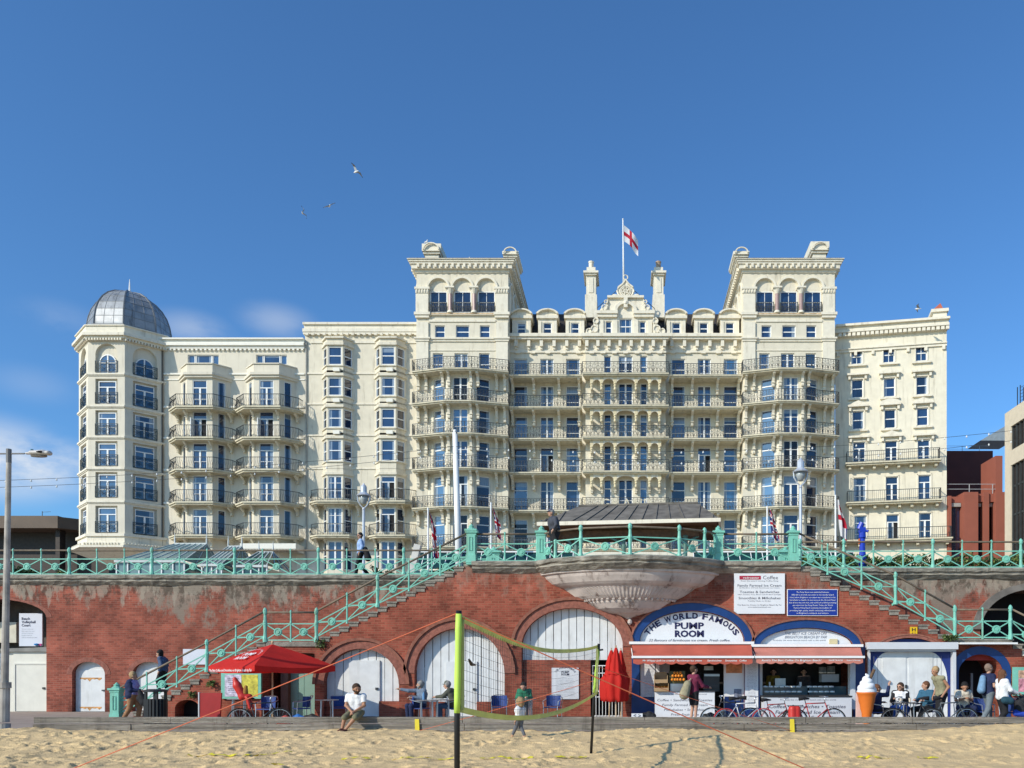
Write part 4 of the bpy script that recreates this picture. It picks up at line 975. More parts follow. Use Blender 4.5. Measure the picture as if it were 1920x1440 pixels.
for (p, q, top) in ((1784, 1805, 949), (1831, 1843, 950), (1853, 1864, 950)): m_ = MB(plane(84)); m_.box(X(p, 84) + .05, X(q, 84) - .05, -1.2, -.7, GZ, Z(top, 84)); m_.build('window', GL[2], b2)
m_.build('window', GL[2], b2); 
for (p, q) in ((1784, 1805), (1831, 1843), (1853, 1864)): m_ = MB(plane(84)); m_.box(X(p, 84) + .05, X(q, 84) - .05, -1.0, -.3, Z(949, 84) + .01, Z(942, 84)); m_.build('lintel', mat('grey_lintel', (.35, .33, .3)), b2)
m_ = MB(plane(84)); 
for i in range(3): x = X(1778 + 44 * i, 84); m_.tube([(x, -.6, zc), (x, -.6, zc + 1.0)], .04, 4)
for h in (.5, 1.0): m_.tube([(X(1776, 84), -.6, zc + h), (X(1871, 84), -.6, zc + h)], .03, 4)
m_.fr = plane(Dr)
for i in range(4): x = X(1772 + 34 * i, Dr); m_.tube([(x, -5, zr), (x, -5, zr + .8)], .03, 4)
for h in (.45, .8): m_.tube([(X(1770, Dr), -5, zr + h), (X(1893, Dr), -5, zr + h)], .02, 4)
m_.build('roof_railing', mat('pale_steel', (.45, .45, .45), rough=.4), b2)
TAN = mat('tan_stone', (.60, .52, .40), rough=.8, var=.06); DGL = mat('dark_bronze_glass', (.02, .014, .012), rough=.12, var=.5, scale=3, ior=1.7)
XO = X(1884, 78)
b3 = thing('office_building', (XO + 6, 70, GZ), 'tall tan stone office building with dark bronze glazing at the right edge', 'building')
f = Fr((XO, 78, 0), (0, -1, 0), (-1, 0, 0)); m_ = MB(f); zT = Z(776, 78)
wz = [(Z(1075, 76.8), Z(873, 76.8)), (Z(845, 76.8), Z(800, 76.8))]; wh = [(a, a + 4.6, z0, z1) for a in (1.2, 6.4, 11.6) for (z0, z1) in wz]
wallgrid(m_, 0, 18, GZ, zT, wh, rv=.35); m_.box(0, 18, -14, -.5, GZ, zT - .05); m_.box(-.01, 0, -14, 0, GZ, zT); m_.build('wall', TAN, b3)
for (a, b, c, d) in wh:
    m_ = MB(f); m_.box(a + .01, b - .01, -.34, -.25, c, d); wn_ = m_.build('window', DGL, b3); m_ = MB(f)
    for k in range(7): q = a + .05 + (b - a - .2) * k / 6; m_.box(q, q + .1, -.249, -.1, c, d)
    k = c + 2.6
    while k < d: m_.box(a, b, -.248, -.2, k, k + .2); k += 2.6
    m_.build('mullion', IRON, wn_)
m_ = MB(plane(104)); m_.prism([(X(1838, 104), Z(826, 104)), (X(1900, 104), Z(826, 104)), (X(1900, 104), Z(790, 104)), (X(1862, 104), Z(812, 104))], -4, 0)
o = m_.build('roof_plant_room', mat('grey_slate_cladding', (.28, .33, .36)), None); tag(o, 'grey sloping rooftop plant room behind the red brick building', 'building')
m_ = MB(); xx = X(1913, 84)
for i in range(4): m_.tube([(xx + (i % 2) * .6, 84 + (i // 2) * .6, Z(770, 84)), (xx + (i % 2) * .6, 84 + (i // 2) * .6, Z(722, 84))], .05, 4)
for k in range(8): h = Z(770, 84) + k * .33; m_.tube([(xx, 84, h), (xx + .6, 84, h + .3)], .03, 4)
o = m_.build('roof_mast', IRON, None); tag(o, 'small lattice mast on the roof of the tan office building', 'mast')
# ================================================================ SETTING: sand, promenade, upper road
SANDC = mat('sand', (.66, .47, .235), rough=.95, var=.14, scale=2.2, bump=.5, bscale=26)
CONC = mat('promenade_concrete', (.33, .26, .21), rough=.9, var=.12, scale=2, bump=.2)
TAR = mat('road_asphalt', (.06, .06, .06), rough=.9)
DF, DL, DR, DS = 29.4, 33.3, 31.2, 21.5          # front wall plane, left and right back planes, timber edge
ZD = 5.8; ZP = .388; ZTB = Z(1343, DS)
# sand with footprints
rs = np.random.RandomState(3)
def noise2(shape, cell, seed):
    r = np.random.RandomState(seed); gy, gx = int(shape[0] / cell) + 3, int(shape[1] / cell) + 3; g = r.rand(gy, gx)
    y = np.arange(shape[0]) / cell; x = np.arange(shape[1]) / cell; yi = y.astype(int); xi = x.astype(int); fy = (y - yi)[:, None]; fx = (x - xi)[None]
    fy = fy * fy * (3 - 2 * fy); fx = fx * fx * (3 - 2 * fx)
    a = g[yi][:, xi]; b = g[yi][:, xi + 1]; c = g[yi + 1][:, xi]; d = g[yi + 1][:, xi + 1]
    return (a * (1 - fx) + b * fx) * (1 - fy) + (c * (1 - fx) + d * fx) * fy
gx0, gx1, gy0, gy1, st = -18.0, 12.0, 13.8, 21.7, .042
nx, ny = int((gx1 - gx0) / st), int((gy1 - gy0) / st)
Hs = .10 * noise2((ny, nx), 40, 1) + .075 * noise2((ny, nx), 13, 2) + .05 * noise2((ny, nx), 6, 3) + .022 * noise2((ny, nx), 2.6, 4) - .13
for k in range(1500):      # footprints
    cx, cy = rs.rand() * nx, rs.rand() * ny; a = rs.rand() * math.pi; L, Wd = 2.6 + rs.rand() * 1.6, 1.3 + rs.rand() * .6; dp = .03 + .07 * rs.rand()
    i0, i1, j0, j1 = max(0, int(cy - 9)), min(ny, int(cy + 10)), max(0, int(cx - 9)), min(nx, int(cx + 10))
    yy, xx_ = np.mgrid[i0:i1, j0:j1]; u = (xx_ - cx) * math.cos(a) + (yy - cy) * math.sin(a); v = -(xx_ - cx) * math.sin(a) + (yy - cy) * math.cos(a)
    d = (u / L) ** 2 + (v / Wd) ** 2; Hs[i0:i1, j0:j1] += -dp * np.exp(-d * 1.1) + .45 * dp * np.exp(-((np.sqrt(d) - 1.7) ** 2) * 3)
xx_ = gx0 + st * np.arange(nx); yy_ = gy0 + st * np.arange(ny)
tt_ = np.clip((yy_[:, None] - 16.6) / 4.6, 0, 1); rise = .06 + .32 * tt_ * tt_ * (3 - 2 * tt_) + np.clip((yy_[:, None] - 19) / 2.4, 0, 1) * (.03 * np.sin(xx_[None] * .8 + 1)) + np.exp(-((xx_[None] - 10.2) ** 2) / 3) * np.clip((yy_[:, None] - 19.0) / 2, 0, 1) * .16
rise = np.broadcast_to(rise, Hs.shape); Hs = Hs * (.50 + .16 * np.clip(-xx_[None] / 14, -1, 1)) + .03 + rise
edge = np.minimum(1, np.minimum(np.minimum(xx_[None] - gx0, gx1 - st - xx_[None]) / .6, (yy_[:, None] - gy0) / .6)); Hs = np.where(edge < 1, Hs * edge + .36 * (yy_[:, None] > 19) * (1 - edge), Hs)
Vs = np.stack([np.broadcast_to(xx_[None], Hs.shape), np.broadcast_to(yy_[:, None], Hs.shape), Hs], -1).reshape(-1, 3)
ii = (np.arange(ny - 1)[:, None] * nx + np.arange(nx - 1)[None]).ravel(); Fs_ = np.stack([ii, ii + 1, ii + nx + 1, ii + nx], 1)
nb = len(Vs)
ex = np.array([[gx0, gy0, 0], [gx1 - st, gy0, 0], [gx1 - st, DS + .1, .36], [gx0, DS + .1, .36], [-300, -200, -.6], [300, -200, -.6], [300, DS + .1, .36], [-300, DS + .1, .36]])
Vs = np.concatenate([Vs, ex]); e = nb
Fs_ = np.concatenate([Fs_, np.array([[e + 4, e + 5, e + 1, e + 0], [e + 5, e + 6, e + 2, e + 1], [e + 4, e + 0, e + 3, e + 7]])])
sand = npobj('sand', Vs, Fs_, SANDC); struct(sand)
def sandz(x, y):
    i = int((y - gy0) / st); j = int((x - gx0) / st)
    return float(Hs[i, j]) if 0 <= i < ny and 0 <= j < nx else 0.0
def gz(D): return .26 + (D - 21.5) * .0112
m_ = MB(); m_.poly(((-150, DS + .12, gz(DS + .12)), (150, DS + .12, gz(DS + .12)), (150, 36, gz(36)), (-150, 36, gz(36)))); m_.poly(((-150, DS + .12, -.5), (150, DS + .12, -.5), (150, DS + .12, gz(DS + .12)), (-150, DS + .12, gz(DS + .12)))); struct(m_.build('promenade', CONC))
m_ = MB(); m_.slab([(-32, DS - .75), (X(40, DS), DS - .75), (X(61, DS), DS + .12), (-32, DS + .12)], .0, .43); struct(m_.build('path', CONC))
m_ = MB(); m_.box(-150, 150, 34.0, 200, ZD - .4, ZD - .03); struct(m_.build('upper_pavement', CONC))
m_ = MB(); m_.box(-150, 150, 42, 60, ZD - .03, ZD - .02); struct(m_.build('road', TAR))
m_ = MB(); m_.box(-900, 900, 200, 1500, -1, 2); struct(m_.build('distant_ground', mat('far_ground', (.12, .12, .11))))
# timber edging
TIM = mat('weathered_timber', (.28, .25, .21), rough=.9, var=.45, scale=2.2, bump=.9, bscale=12, streak=.5, streakcol='#3d362c', stretch=(.35, 1, 9))
edg = thing('timber_edging', (-4, DS, 0), 'weathered grey timber sleeper wall along the edge of the sand', 'low wall')
rr = random.Random(5); hh = (ZTB - .24) / 3
for row in range(3):
    x = X(62, DS) if row else X(62, DS); first = True
    while x < 40:
        L = rr.uniform(2.6, 5.2) if not first else 1.5 + row; first = False; x1 = min(x + L, 40); j = rr.uniform(-.03, .02)
        m_ = MB(); zb, zt = .24 + hh * row if row else .0, .24 + hh * (row + 1) - .022
        m_.box(x + .006, x1 - .006, DS - .02 + j * .6 + .012 * row, DS + .1, zb, zt); m_.build('sleeper', TIM, edg); x = x1
YEL = mat('yellow_webbing', (.62, .52, .03), rough=.6)
for px in (783, 1485):
    m_ = MB(plane(DS - .04)); c = X(px, DS); m_.prism([(c - .055, .36), (c + .06, .36), (c + .045, ZTB - .07), (c - .06, ZTB - .07)], -.02, .01)
    o = m_.build('anchor_strap', mat('yellow_paint', (.75, .6, .04))); tag(o, 'yellow marker strap on the timber edge ' + ('near the seated man' if px < 1000 else 'below the red pannier bicycle'), 'strap')
# ================================================================ SEA WALL
BR = brick_mat('old_red_brick', '#9e5644', '#783e32', '#956556', grey=.85)
BRF = brick_mat('old_red_brick_front', '#a25543', '#7a3b2d', '#98654f', grey=.3)
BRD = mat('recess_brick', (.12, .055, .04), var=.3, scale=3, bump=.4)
COPE = mat('old_stone_coping', (.27, .245, .20), rough=.95, var=.45, scale=2.5, bump=.8, bscale=6, streak=.7, streakcol='#1e1a15', stretch=(1, 1, 3))
STEP = mat('step_stone', (.25, .225, .185), rough=.95, var=.35, scale=4, bump=.5, streak=.3, streakcol='#2b261f')
PD = mat('pale_painted_boards', (.68, .69, .68), rough=.6, var=.08, scale=3, streak=.35, streakcol='#8d8878')
CRM = mat('cream_painted_door', (.70, .67, .58), rough=.6, var=.05, streak=.2, streakcol='#8a7d62')
MOULD = mat('arch_drip_brick', (.26, .10, .065), rough=.9, var=.3, scale=6)
RUSTP = mat('rust_patch', (.50, .26, .10), rough=.9, var=.5, scale=9)
LAND = Z(1203, DF)
def tread_l(x):   # stair height on the left flight at world x (front plane)
    px = x / DF * FP + PX
    if px < 250: return ZP
    if px < 498:
        n = int((px - 250) / 17.7); return ZP + (n + 1) * (LAND - ZP) / 14.01
    if px < 600: return LAND
    if px < 886:
        n = int((px - 600) / 17.88); return LAND + (n + 1) * (ZD - LAND) / 16
    return ZD
def tread_r(x):
    px = x / DF * FP + PX
    if px < 1500: return ZD
    if px < 1795:
        n = int((px - 1500) / 18.44); return ZD - (n + 1) * (ZD - LAND_R) / 16
    if px < 1898: return LAND_R
    return max(ZP, LAND_R - (int((px - 1898) / 18) + 1) * .17)
LAND_R = Z(1198, DF)
def wt(x):
    px = x / DF * FP + PX
    return (tread_l(x) if px < 1100 else tread_r(x)) - (.17 if (250 < px < 886 or px > 1500) else 0)
wall = thing('seafront_wall', (0, 31, 0), 'old red brick seafront retaining wall with arches under the green railings', 'wall')
ex_ = [X(250 + 17.7 * i, DF) for i in range(15)] + [X(498, DF), X(600, DF)] + [X(600 + 17.88 * i, DF) for i in range(17)] + [X(886, DF)] + [X(1500 + 18.44 * i, DF) for i in range(17)] + [X(1795, DF), X(1898, DF)] + [X(1898 + 18 * i, DF) for i in range(14)]
def ar(p, q, top, spring, d): return (X(p, DF), X(q, DF), Z(spring, DF), Z(top, DF) - Z(spring, DF), d)
A1 = ar(607, 748, 1216, 1283, .30); A2 = ar(777, 946, 1178, 1262, .30); A3 = ar(978, 1168, 1140, 1212, .30)
A4 = ar(1199, 1396, 1145, 1203, .25); A5 = ar(1424, 1600, 1177, 1213, .25); A6 = ar(1630, 1780, 1196, 1244, .35); A7 = ar(1797, 1880, 1227, 1262, 2.2)
AL = ar(490, 590, 1224, 1226, 1.9); AS = ar(328, 374, 1312, 1328, .6)
fw_ops = [A1, A2, A3, A4, A5, A6, A7, AL, AS]
mb = MB(plane(DF)); wallcols(mb, X(250, DF), X(2150, DF), wt, ZP - .3, fw_ops, ex_)
mb.poly(((X(250, DF), 0, ZP - .3), (X(250, DF), -3.5, ZP - .3), (X(250, DF), -3.5, ZP + .2), (X(250, DF), 0, ZP + .2)))
mb.build('front_brickwork', BRF, wall)
mb = MB(plane(DF)); mb.box(X(500, DF), X(2150, DF), -3.2, -3.1, ZP - .3, 3.0); mb.m = 1; mb.box(X(490, DF), X(590, DF), -1.95, -1.9, ZP, LAND - .3); mb.m = 0; mb.box(X(1797, DF) - .1, X(1880, DF) + .1, -1.7, -1.6, ZP, 2.8); mb.box(X(328, DF), X(374, DF), -.65, -.6, ZP, 1.2); mb.build('arch_interior', [DARKIN, BRD], wall)  # near-black panels: the shade inside the arches is put into their colour
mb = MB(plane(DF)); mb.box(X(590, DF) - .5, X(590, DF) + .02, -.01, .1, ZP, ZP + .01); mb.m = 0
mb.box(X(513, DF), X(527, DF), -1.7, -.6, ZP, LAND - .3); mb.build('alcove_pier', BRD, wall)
# drip mouldings over the arches
def mould(op, mat_, r0=.12, r1=.24, p=.09, name='arch_moulding'):
    m_ = MB(plane(DF)); c = (op[0] + op[1]) / 2; hw = (op[1] - op[0]) / 2; n = 22
    for (ra, rb_, pp, mi) in ((.0, r0, .03, 0), (r0, r1, p, 1)):
        m_.m = mi
        for i in range(n):
            t0, t1 = math.pi * i / n, math.pi * (i + 1) / n
            def pt(t, r): return (c + (hw + r) * math.cos(t), op[2] + (op[3] + r) * math.sin(t))
            q = [pt(t0, ra), pt(t0, rb_), pt(t1, rb_), pt(t1, ra)]
            f_ = [m_.P((a[0], pp, a[1])) for a in q]; k_ = [m_.P((a[0], .0, a[1])) for a in q]
            m_.F(f_); m_.F((f_[1], k_[1], k_[2], f_[2])); m_.F((f_[3], k_[3], k_[0], f_[0]))
    return m_.build(name, mat_, wall)
BRING = mat('arch_ring_brick', (.27, .10, .07), rough=.9, var=.25, scale=9, bump=.4)
for op in (A1, A2, A3): mould(op, [BRING, MOULD], .28, .38)
BLU = mat('blue_gloss_paint', (.010, .045, .175), rough=.35, var=.15, scale=3)
for op in (A4, A5): mould(op, [BLU, MOULD], .27, .34, .08)
mould(A6, [BRING, MOULD], .10, .15, .05)
mould(A7, [BLU, BLU], .28, .285, .031)
for op in (A4, A7, A5):
    m_ = MB(plane(DF))
    for s, x in ((-1, op[0]), (1, op[1])):
        a, b = sorted((x, x + s * (.27 if op is not A5 else .22))); m_.box(a, b, .001, .03, ZP, op[2])
    m_.build('painted_pier', BLU, wall)
def boards(op, zb, m, name='board_door', pitch=.28, depth=.3, door=None, parent=None, rust=False):
    """plank infill of an arched opening"""
    m_ = MB(plane(DF)); a = op[0]; n = max(2, round((op[1] - op[0]) / pitch)); w = (op[1] - op[0]) / n
    for i in range(n):
        x0, x1 = a + w * i + .012, a + w * (i + 1) - .012; k = 4
        pts = [(x0, zb), (x1, zb)] + [(x1 + (x0 - x1) * j / k, optop(op, x1 + (x0 - x1) * j / k) + .0) for j in range(k + 1)]
        m_.prism(pts, -depth - .04, -depth + (.012 if i % 2 else .0))
    m_.box(op[0], op[1], -depth - .08, -depth - .04, zb, op[2] + .2)
    return m_.build(name, m, parent or wall)
def panel_door(fr, a0, a1, c0, c1, m, parent, name='door', b=0, hinge=True, frame=None):
    m_ = MB(fr); m_.box(a0, a1, b - .04, b + .025, c0, c1); o = m_.build(name, m, parent)
    if frame: f_ = MB(fr); f_.box(a0 - .07, a0 - .004, b - .04, b + .05, c0, c1 + .07); f_.box(a1 + .004, a1 + .07, b - .04, b + .05, c0, c1 + .07); f_.box(a0 - .004, a1 + .004, b - .04, b + .05, c1 + .004, c1 + .07); f_.build('door_frame', frame, parent)
    if hinge:
        h = MB(fr); h.box(a1 - .14, a1 - .05, b + .026, b + .07, (c0 + c1) / 2 - .05, (c0 + c1) / 2 + .03); h.build('handle', IRON, o)
    return o
boards(A1, Z(1315, DF), PD); panel_door(plane(DF - 0), X(650, DF), X(708, DF), ZP, Z(1238, DF), PD, wall, b=-.26)
m_ = MB(plane(DF)); m_.box(A1[0], X(650, DF) - .01, -.3, -.12, ZP, Z(1315, DF) - .002); m_.box(X(708, DF) + .01, A1[1], -.3, -.12, ZP, Z(1315, DF) - .002); m_.build('infill_brick', BRF, wall)
boards(A2, Z(1316, DF), PD); panel_door(plane(DF), X(833, DF), X(892, DF), ZP, Z(1240, DF), PD, wall, b=-.26)
m_ = MB(plane(DF)); m_.box(A2[0], X(833, DF) - .01, -.3, -.12, ZP, Z(1316, DF) - .002); m_.box(X(892, DF) + .01, A2[1], -.3, -.12, ZP, Z(1316, DF) - .002); m_.build('infill_brick', BRF, wall)
boards(A3, Z(1237, DF), PD)
m_ = MB(plane(DF)); m_.box(A3[0], X(1107, DF), -.34, -.14, ZP, Z(1237, DF) - .004); m_.build('infill_brick', BRF, wall)
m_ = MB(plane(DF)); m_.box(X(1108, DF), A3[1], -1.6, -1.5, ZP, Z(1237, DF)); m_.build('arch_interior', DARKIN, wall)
# back planes with the upper coping
LO = [(X(-120, DL), X(87, DL), Z(1155, DL), Z(1120, DL) - Z(1155, DL), 1.6), (X(135, DL), X(197, DL), Z(1262, DL), Z(1238, DL) - Z(1262, DL), .3), (X(248, DL), X(312, DL), Z(1262, DL), Z(1238, DL) - Z(1262, DL), .3)]
mb = MB(plane(DL)); wallcols(mb, -70, X(1000, DL), lambda x: ZD - .25, ZP - .3, LO); mb.build('back_brickwork', BR, wall)
ROP = [(X(1838, DR), X(2040, DR), Z(1180, DR), Z(1105, DR) - Z(1180, DR), 1.5)]
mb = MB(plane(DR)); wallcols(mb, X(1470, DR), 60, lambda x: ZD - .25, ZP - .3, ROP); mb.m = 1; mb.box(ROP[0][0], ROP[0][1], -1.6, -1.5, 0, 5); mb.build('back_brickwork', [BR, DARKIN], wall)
c_ = (ROP[0][0] + ROP[0][1]) / 2; hw = (ROP[0][1] - ROP[0][0]) / 2; m_ = MB(plane(DR)); m_.arcband(c_, ROP[0][2], hw, hw + .3, 0, .1, n=24, ry=ROP[0][3] / hw); m_.build('arch_moulding', mat('grey_arch_stone', (.16, .14, .12), var=.3), wall)
for op in LO:
    m_ = MB(plane(DL)); m_.arcband((op[0] + op[1]) / 2, op[2] - .06, (op[1] - op[0]) / 2, (op[1] - op[0]) / 2 + .22, 0, .012, n=18, ry=op[3] / ((op[1] - op[0]) / 2)); m_.build('arch_ring', BRING, wall)
def coping(pts, D0, name='coping'):
    """eroded stone coping along a plan polyline at deck height"""
    pl = []
    for p, q in zip(pts, pts[1:]):
        L = math.hypot(q[0] - p[0], q[1] - p[1]); n = max(1, int(L / .22))
        for i in range(n): pl.append((p[0] + (q[0] - p[0]) * i / n, p[1] + (q[1] - p[1]) * i / n))
    pl.append(pts[-1]); V = []; r = random.Random(int(D0 * 10)); prof = ((.0, .0), (.2, -.0), (.25, -.05), (.23, -.15), (.15, -.2), (.16, -.26), (.05, -.36), (-.02, -.42)); m = MB()
    rings = []
    wob = 0
    for i, p in enumerate(pl):
        a = pl[max(0, i - 1)]; b = pl[min(len(pl) - 1, i + 1)]; u = Vector((b[0] - a[0], b[1] - a[1])).normalized(); n_ = Vector((u.y, -u.x)); wob = .7 * wob + r.uniform(-.03, .03)
        rings.append([m.P((p[0] + n_.x * (q[0] + (wob if k > 1 else 0) + r.uniform(-.012, .012)), p[1] + n_.y * (q[0] + (wob if k > 1 else 0)), ZD + q[1] + (r.uniform(-.02, .02) if k > 1 else 0))) for k, q in enumerate(prof)])
    for A_, B_ in zip(rings, rings[1:]):
        for k in range(len(prof) - 1): m.F((A_[k + 1], A_[k], B_[k], B_[k + 1]))
    return m.build(name, COPE, wall)
coping([(-70, DL), (X(1000, DL), DL)], DL)
coping([(X(1470, DR), DR), (60, DR)], DR)
# bowed balcony in the middle
BX0, BX1 = X(1012, DF), X(1350, DF); BC = (BX0 + BX1) / 2; BH = (BX1 - BX0) / 2; BP = 1.55
def bow(t, d=0): # t in -1..1 along the bow
    return (BC + (BH + d) * t, DF - (BP + d) * (1 - t * t) ** .8 if abs(t) < 1 else DF)
bowp = [bow(math.sin(math.pi / 2 * k / 10)) for k in range(-10, 11)]
coping([(X(886, DF), DF), (BX0, DF)], DF)
coping(bowp, 28.0)
coping([(BX1, DF), (X(1500, DF), DF)], DF + .1)
m_ = MB(); m_.slab([(X(886, DF), 34.1), (X(886, DF), DF + .0)] + bowp + [(X(1500, DF), DF), (X(1500, DF), 34.1)], ZD - .3, ZD); m_.build('deck', CONC, wall)
m_ = MB(plane(DF)); m_.box(X(886, DF), X(886, DF) + .1, -3.9, -.05, 4.3, ZD - .301); m_.box(X(1500, DF) - .1, X(1500, DF), -3, -.05, 4.3, ZD - .301); m_.build('stair_side_wall', BRF, wall)
SHELL = mat('shell_plaster', (.54, .46, .41), rough=.85, var=.18, scale=1.6, streak=.95, streakcol='#4a2c20', bump=.2, bscale=8)
m_ = MB(); prof = [(1.0, -.40), (.99, -.52), (.95, -.56), (.93, -.66), (.86, -.86), (.80, -.95), (.73, -1.02), (.70, -1.08), (.60, -1.32), (.54, -1.42), (.47, -1.48), (.46, -1.56), (.36, -1.78), (.22, -1.94), (.16, -1.98), (.05, -2.1), (.0, -2.2)]
rings = []; NT = 96
for (s, dz) in prof:
    flut = .006 if (.47 < s < .72) else 0
    ring = []
    for k in range(NT + 1):
        t = math.sin(math.pi / 2 * (2 * k / NT - 1)); cx = BC - .05 * (1 - s)
        w = 1 + (flut * (1 if k % 2 else -1) * 2); x = cx + BH * s * w * t; y = DF + .02 - (BP * .97) * s ** .9 * w * max(0, 1 - t * t) ** .8; ring.append(m_.P((x, y, ZD + dz * .93)))
    rings.append(ring)
for A_, B_ in zip(rings, rings[1:]):
    for k in range(NT): m_.F((A_[k], A_[k + 1], B_[k + 1], B_[k]))
for k in range(22):
    t = math.sin(math.pi / 2 * (2 * (k + .5) / 22 - 1)); m_.lathe([(.02, -.06), (.065, 0), (.02, .06)], (BC + BH * .50 * t, DF - BP * .5 * (1 - t * t) ** .8 - .02, ZD - 1.36), 6)
m_.lathe([(.02, -.16), (.08, -.1), (.08, -.02), (.03, .05)], (BC, DF - .05, ZD - 2.05), 8)
m_.build('shell_corbel', SHELL, wall, smooth=False)
# ---- stairs
def stairs(name, label, fn, xs, D1, root_x):
    st_ = thing(name, (root_x, DF + 1, ZP), label, 'stairs')
    for a, b in zip(xs, xs[1:]):
        m = (a + b) / 2; z = fn(m)
        s_ = MB(); j = random.Random(int(a * 50)).uniform(-.02, .02); s_.box(a + .003, b + .04, DF - .05 + j, D1 - .02, z - .055, z); s_.box(a + .02 , b + .0, DF - .02 + j, D1 - .02, z - .17 + (j * .5), z - .056)
        s_.build('step', STEP, st_)
    return st_
xsl = [X(250 + 17.7 * i, DF) for i in range(15)][:14] + [X(498, DF)]
stl = stairs('stone_stairs', 'worn stone steps rising behind the green handrail on the left, with a landing', tread_l, xsl + [X(600, DF)] + [X(600 + 17.88 * i, DF) for i in range(1, 17)], DL, X(560, DF))
LAND_R_ = LAND_R
xsr = [X(1500 + 18.44 * i, DF) for i in range(17)] + [X(1898, DF)] + [X(1898 + 18 * i, DF) for i in range(1, 14)]
stairs('stone_stairs', 'worn stone steps descending to the right above the white and blue shop fronts', tread_r, xsr, DR, X(1700, DF))
m_ = MB(plane(DF)); m_.box(X(500, DF), X(603, DF), -3.8, .06, LAND - .17, LAND - .004); m_.build('landing', STEP, stl)
# ---- left big arch: cabin, sign
cab = thing('beach_hut', (X(40, DL), DL, ZP), 'cream painted timber cabin with a lean-to roof inside the large left arch', 'hut')
f = plane(DL); m_ = MB(f); m_.box(X(-90, DL), X(86, DL), -1.2, -.25, ZP, Z(1222, DL)); m_.box(X(18, DL), X(86, DL), -.25, -.2, Z(1243, DL), Z(1222, DL)); m_.build('wall', CRM, cab)
m_ = MB(f); m_.prism([(X(-90, DL), Z(1222, DL) + .005), (X(87, DL), Z(1222, DL) + .005), (X(87, DL), Z(1213, DL)), (X(-90, DL), Z(1219, DL))], -1.5, -.1); m_.build('roof', mat('felt_roof', (.22, .21, .19), var=.2), cab)
panel_door(f, X(24, DL), X(82, DL), ZP + .02, Z(1246, DL), CRM, cab, b=-.18, frame=CRM)
m_ = MB(f); m_.box(X(-80, DL), X(-2, DL), -.2, -.12, Z(1322, DL), Z(1225, DL)); m_.build('poster', mat('grey_poster', (.25, .27, .33), var=.6, scale=8), cab)
m_ = MB(f); m_.box(X(-120, DL), X(-4, DL), -1.4, -1.0, Z(1222, DL) + .4, 4.0); m_.build('back_panel', mat('cream_board', (.62, .58, .46)), cab)
m_ = MB(f); m_.box(X(-125, DL), X(90, DL), -1.65, -1.6, ZP, 5.0); m_.build('arch_interior', mat('dark_mottled_recess', (.075, .065, .055), var=.7, scale=1.4, bump=.5), wall)  # dark, unevenly toned colour across the back of the large arch
sg = thing('information_sign', (X(39, DL), DL, 2.9), 'white Beach Volleyball Court notice board above the cream cabin', 'sign')
m_ = MB(f); m_.box(X(17, DL), X(61, DL), -.6, -.55, Z(1213, DL) + .05, Z(1148, DL)); m_.build('panel', mat('pale_grey_sign', (.62, .64, .70), var=.03), sg)
NAVY = mat('navy_ink', (.02, .025, .06), rough=.6, var=.05); GREY = mat('grey_ink', (.22, .23, .27), var=.05)
for i, s_ in enumerate(('Beach', 'Volleyball', 'Court')): text(s_, f, X(22, DL), Z(1158 + 6.3 * i, DL), .105, NAVY, sg, b=-.545, align='LEFT', bold=.025)
for i, s_ in enumerate(('This court is free to use', 'Please respect other users', 'and keep the sand clean', 'No glass on the court', 'Thank you and enjoy your game')): text(s_, f, X(22, DL), Z(1178 + 4 * i, DL), .035, GREY, sg, b=-.545, align='LEFT')
m_ = MB(f); m_.lathe([(.0, 0), (.09, .03), (.09, .08), (0, .1)], (X(51, DL), -.53, Z(1210, DL)), 8); m_.build('logo', mat('logo_blue', (.02, .2, .5)), sg); m_ = MB(f); m_.box(X(54, DL), X(60, DL), -.549, -.53, Z(1210, DL), Z(1206, DL)); m_.build('logo', mat('logo_pink', (.5, .03, .2)), sg)
# small arched doors in the back plane
for i, (op, kk) in enumerate(zip(LO[1:], ('rust', 'plain'))):
    m_ = MB(f); m_.prism(archpoly(op[0] + .01, op[1] - .01, ZP, op[2], op[3] - .01, 14), -.3, -.22); o = m_.build('arched_door', PD, wall)
    c0, c1 = op[0] + .17, op[1] - .13; zt = op[2] + .12
    m_ = MB(f); m_.box(c0, c1, -.22, -.19, ZP + .02, zt); d_ = m_.build('door_leaf', PD, o)
    m_ = MB(f); m_.box(c1 - .1, c1 + .06, -.19, -.14, (ZP + zt) / 2, (ZP + zt) / 2 + .05); m_.build('bolt', IRON, o)
    if kk == 'rust':
        for z in (zt - .3, ZP + .2):
            m_ = MB(f); r = random.Random(4); pts = []; n = 9
            w0, w1 = c0 + .02, c1 - .12
            m_.prism([(w0, z), (w1, z)] + [(w1 + (w0 - w1) * k / n, z - r.uniform(.05, .32) if k % 2 else z - .05) for k in range(n + 1)][::1], -.189, -.185); m_.build('rusty_hinge', RUSTP, d_)
nt = MB(f); nt.box(X(344, DL), X(386, DL), .01, .04, Z(1246, DL), Z(1217, DL)); o = nt.build('notice', mat('pale_grey_sign', None)); tag(o, 'plain pale rectangular notice on the brick wall behind the stair rail', 'sign')
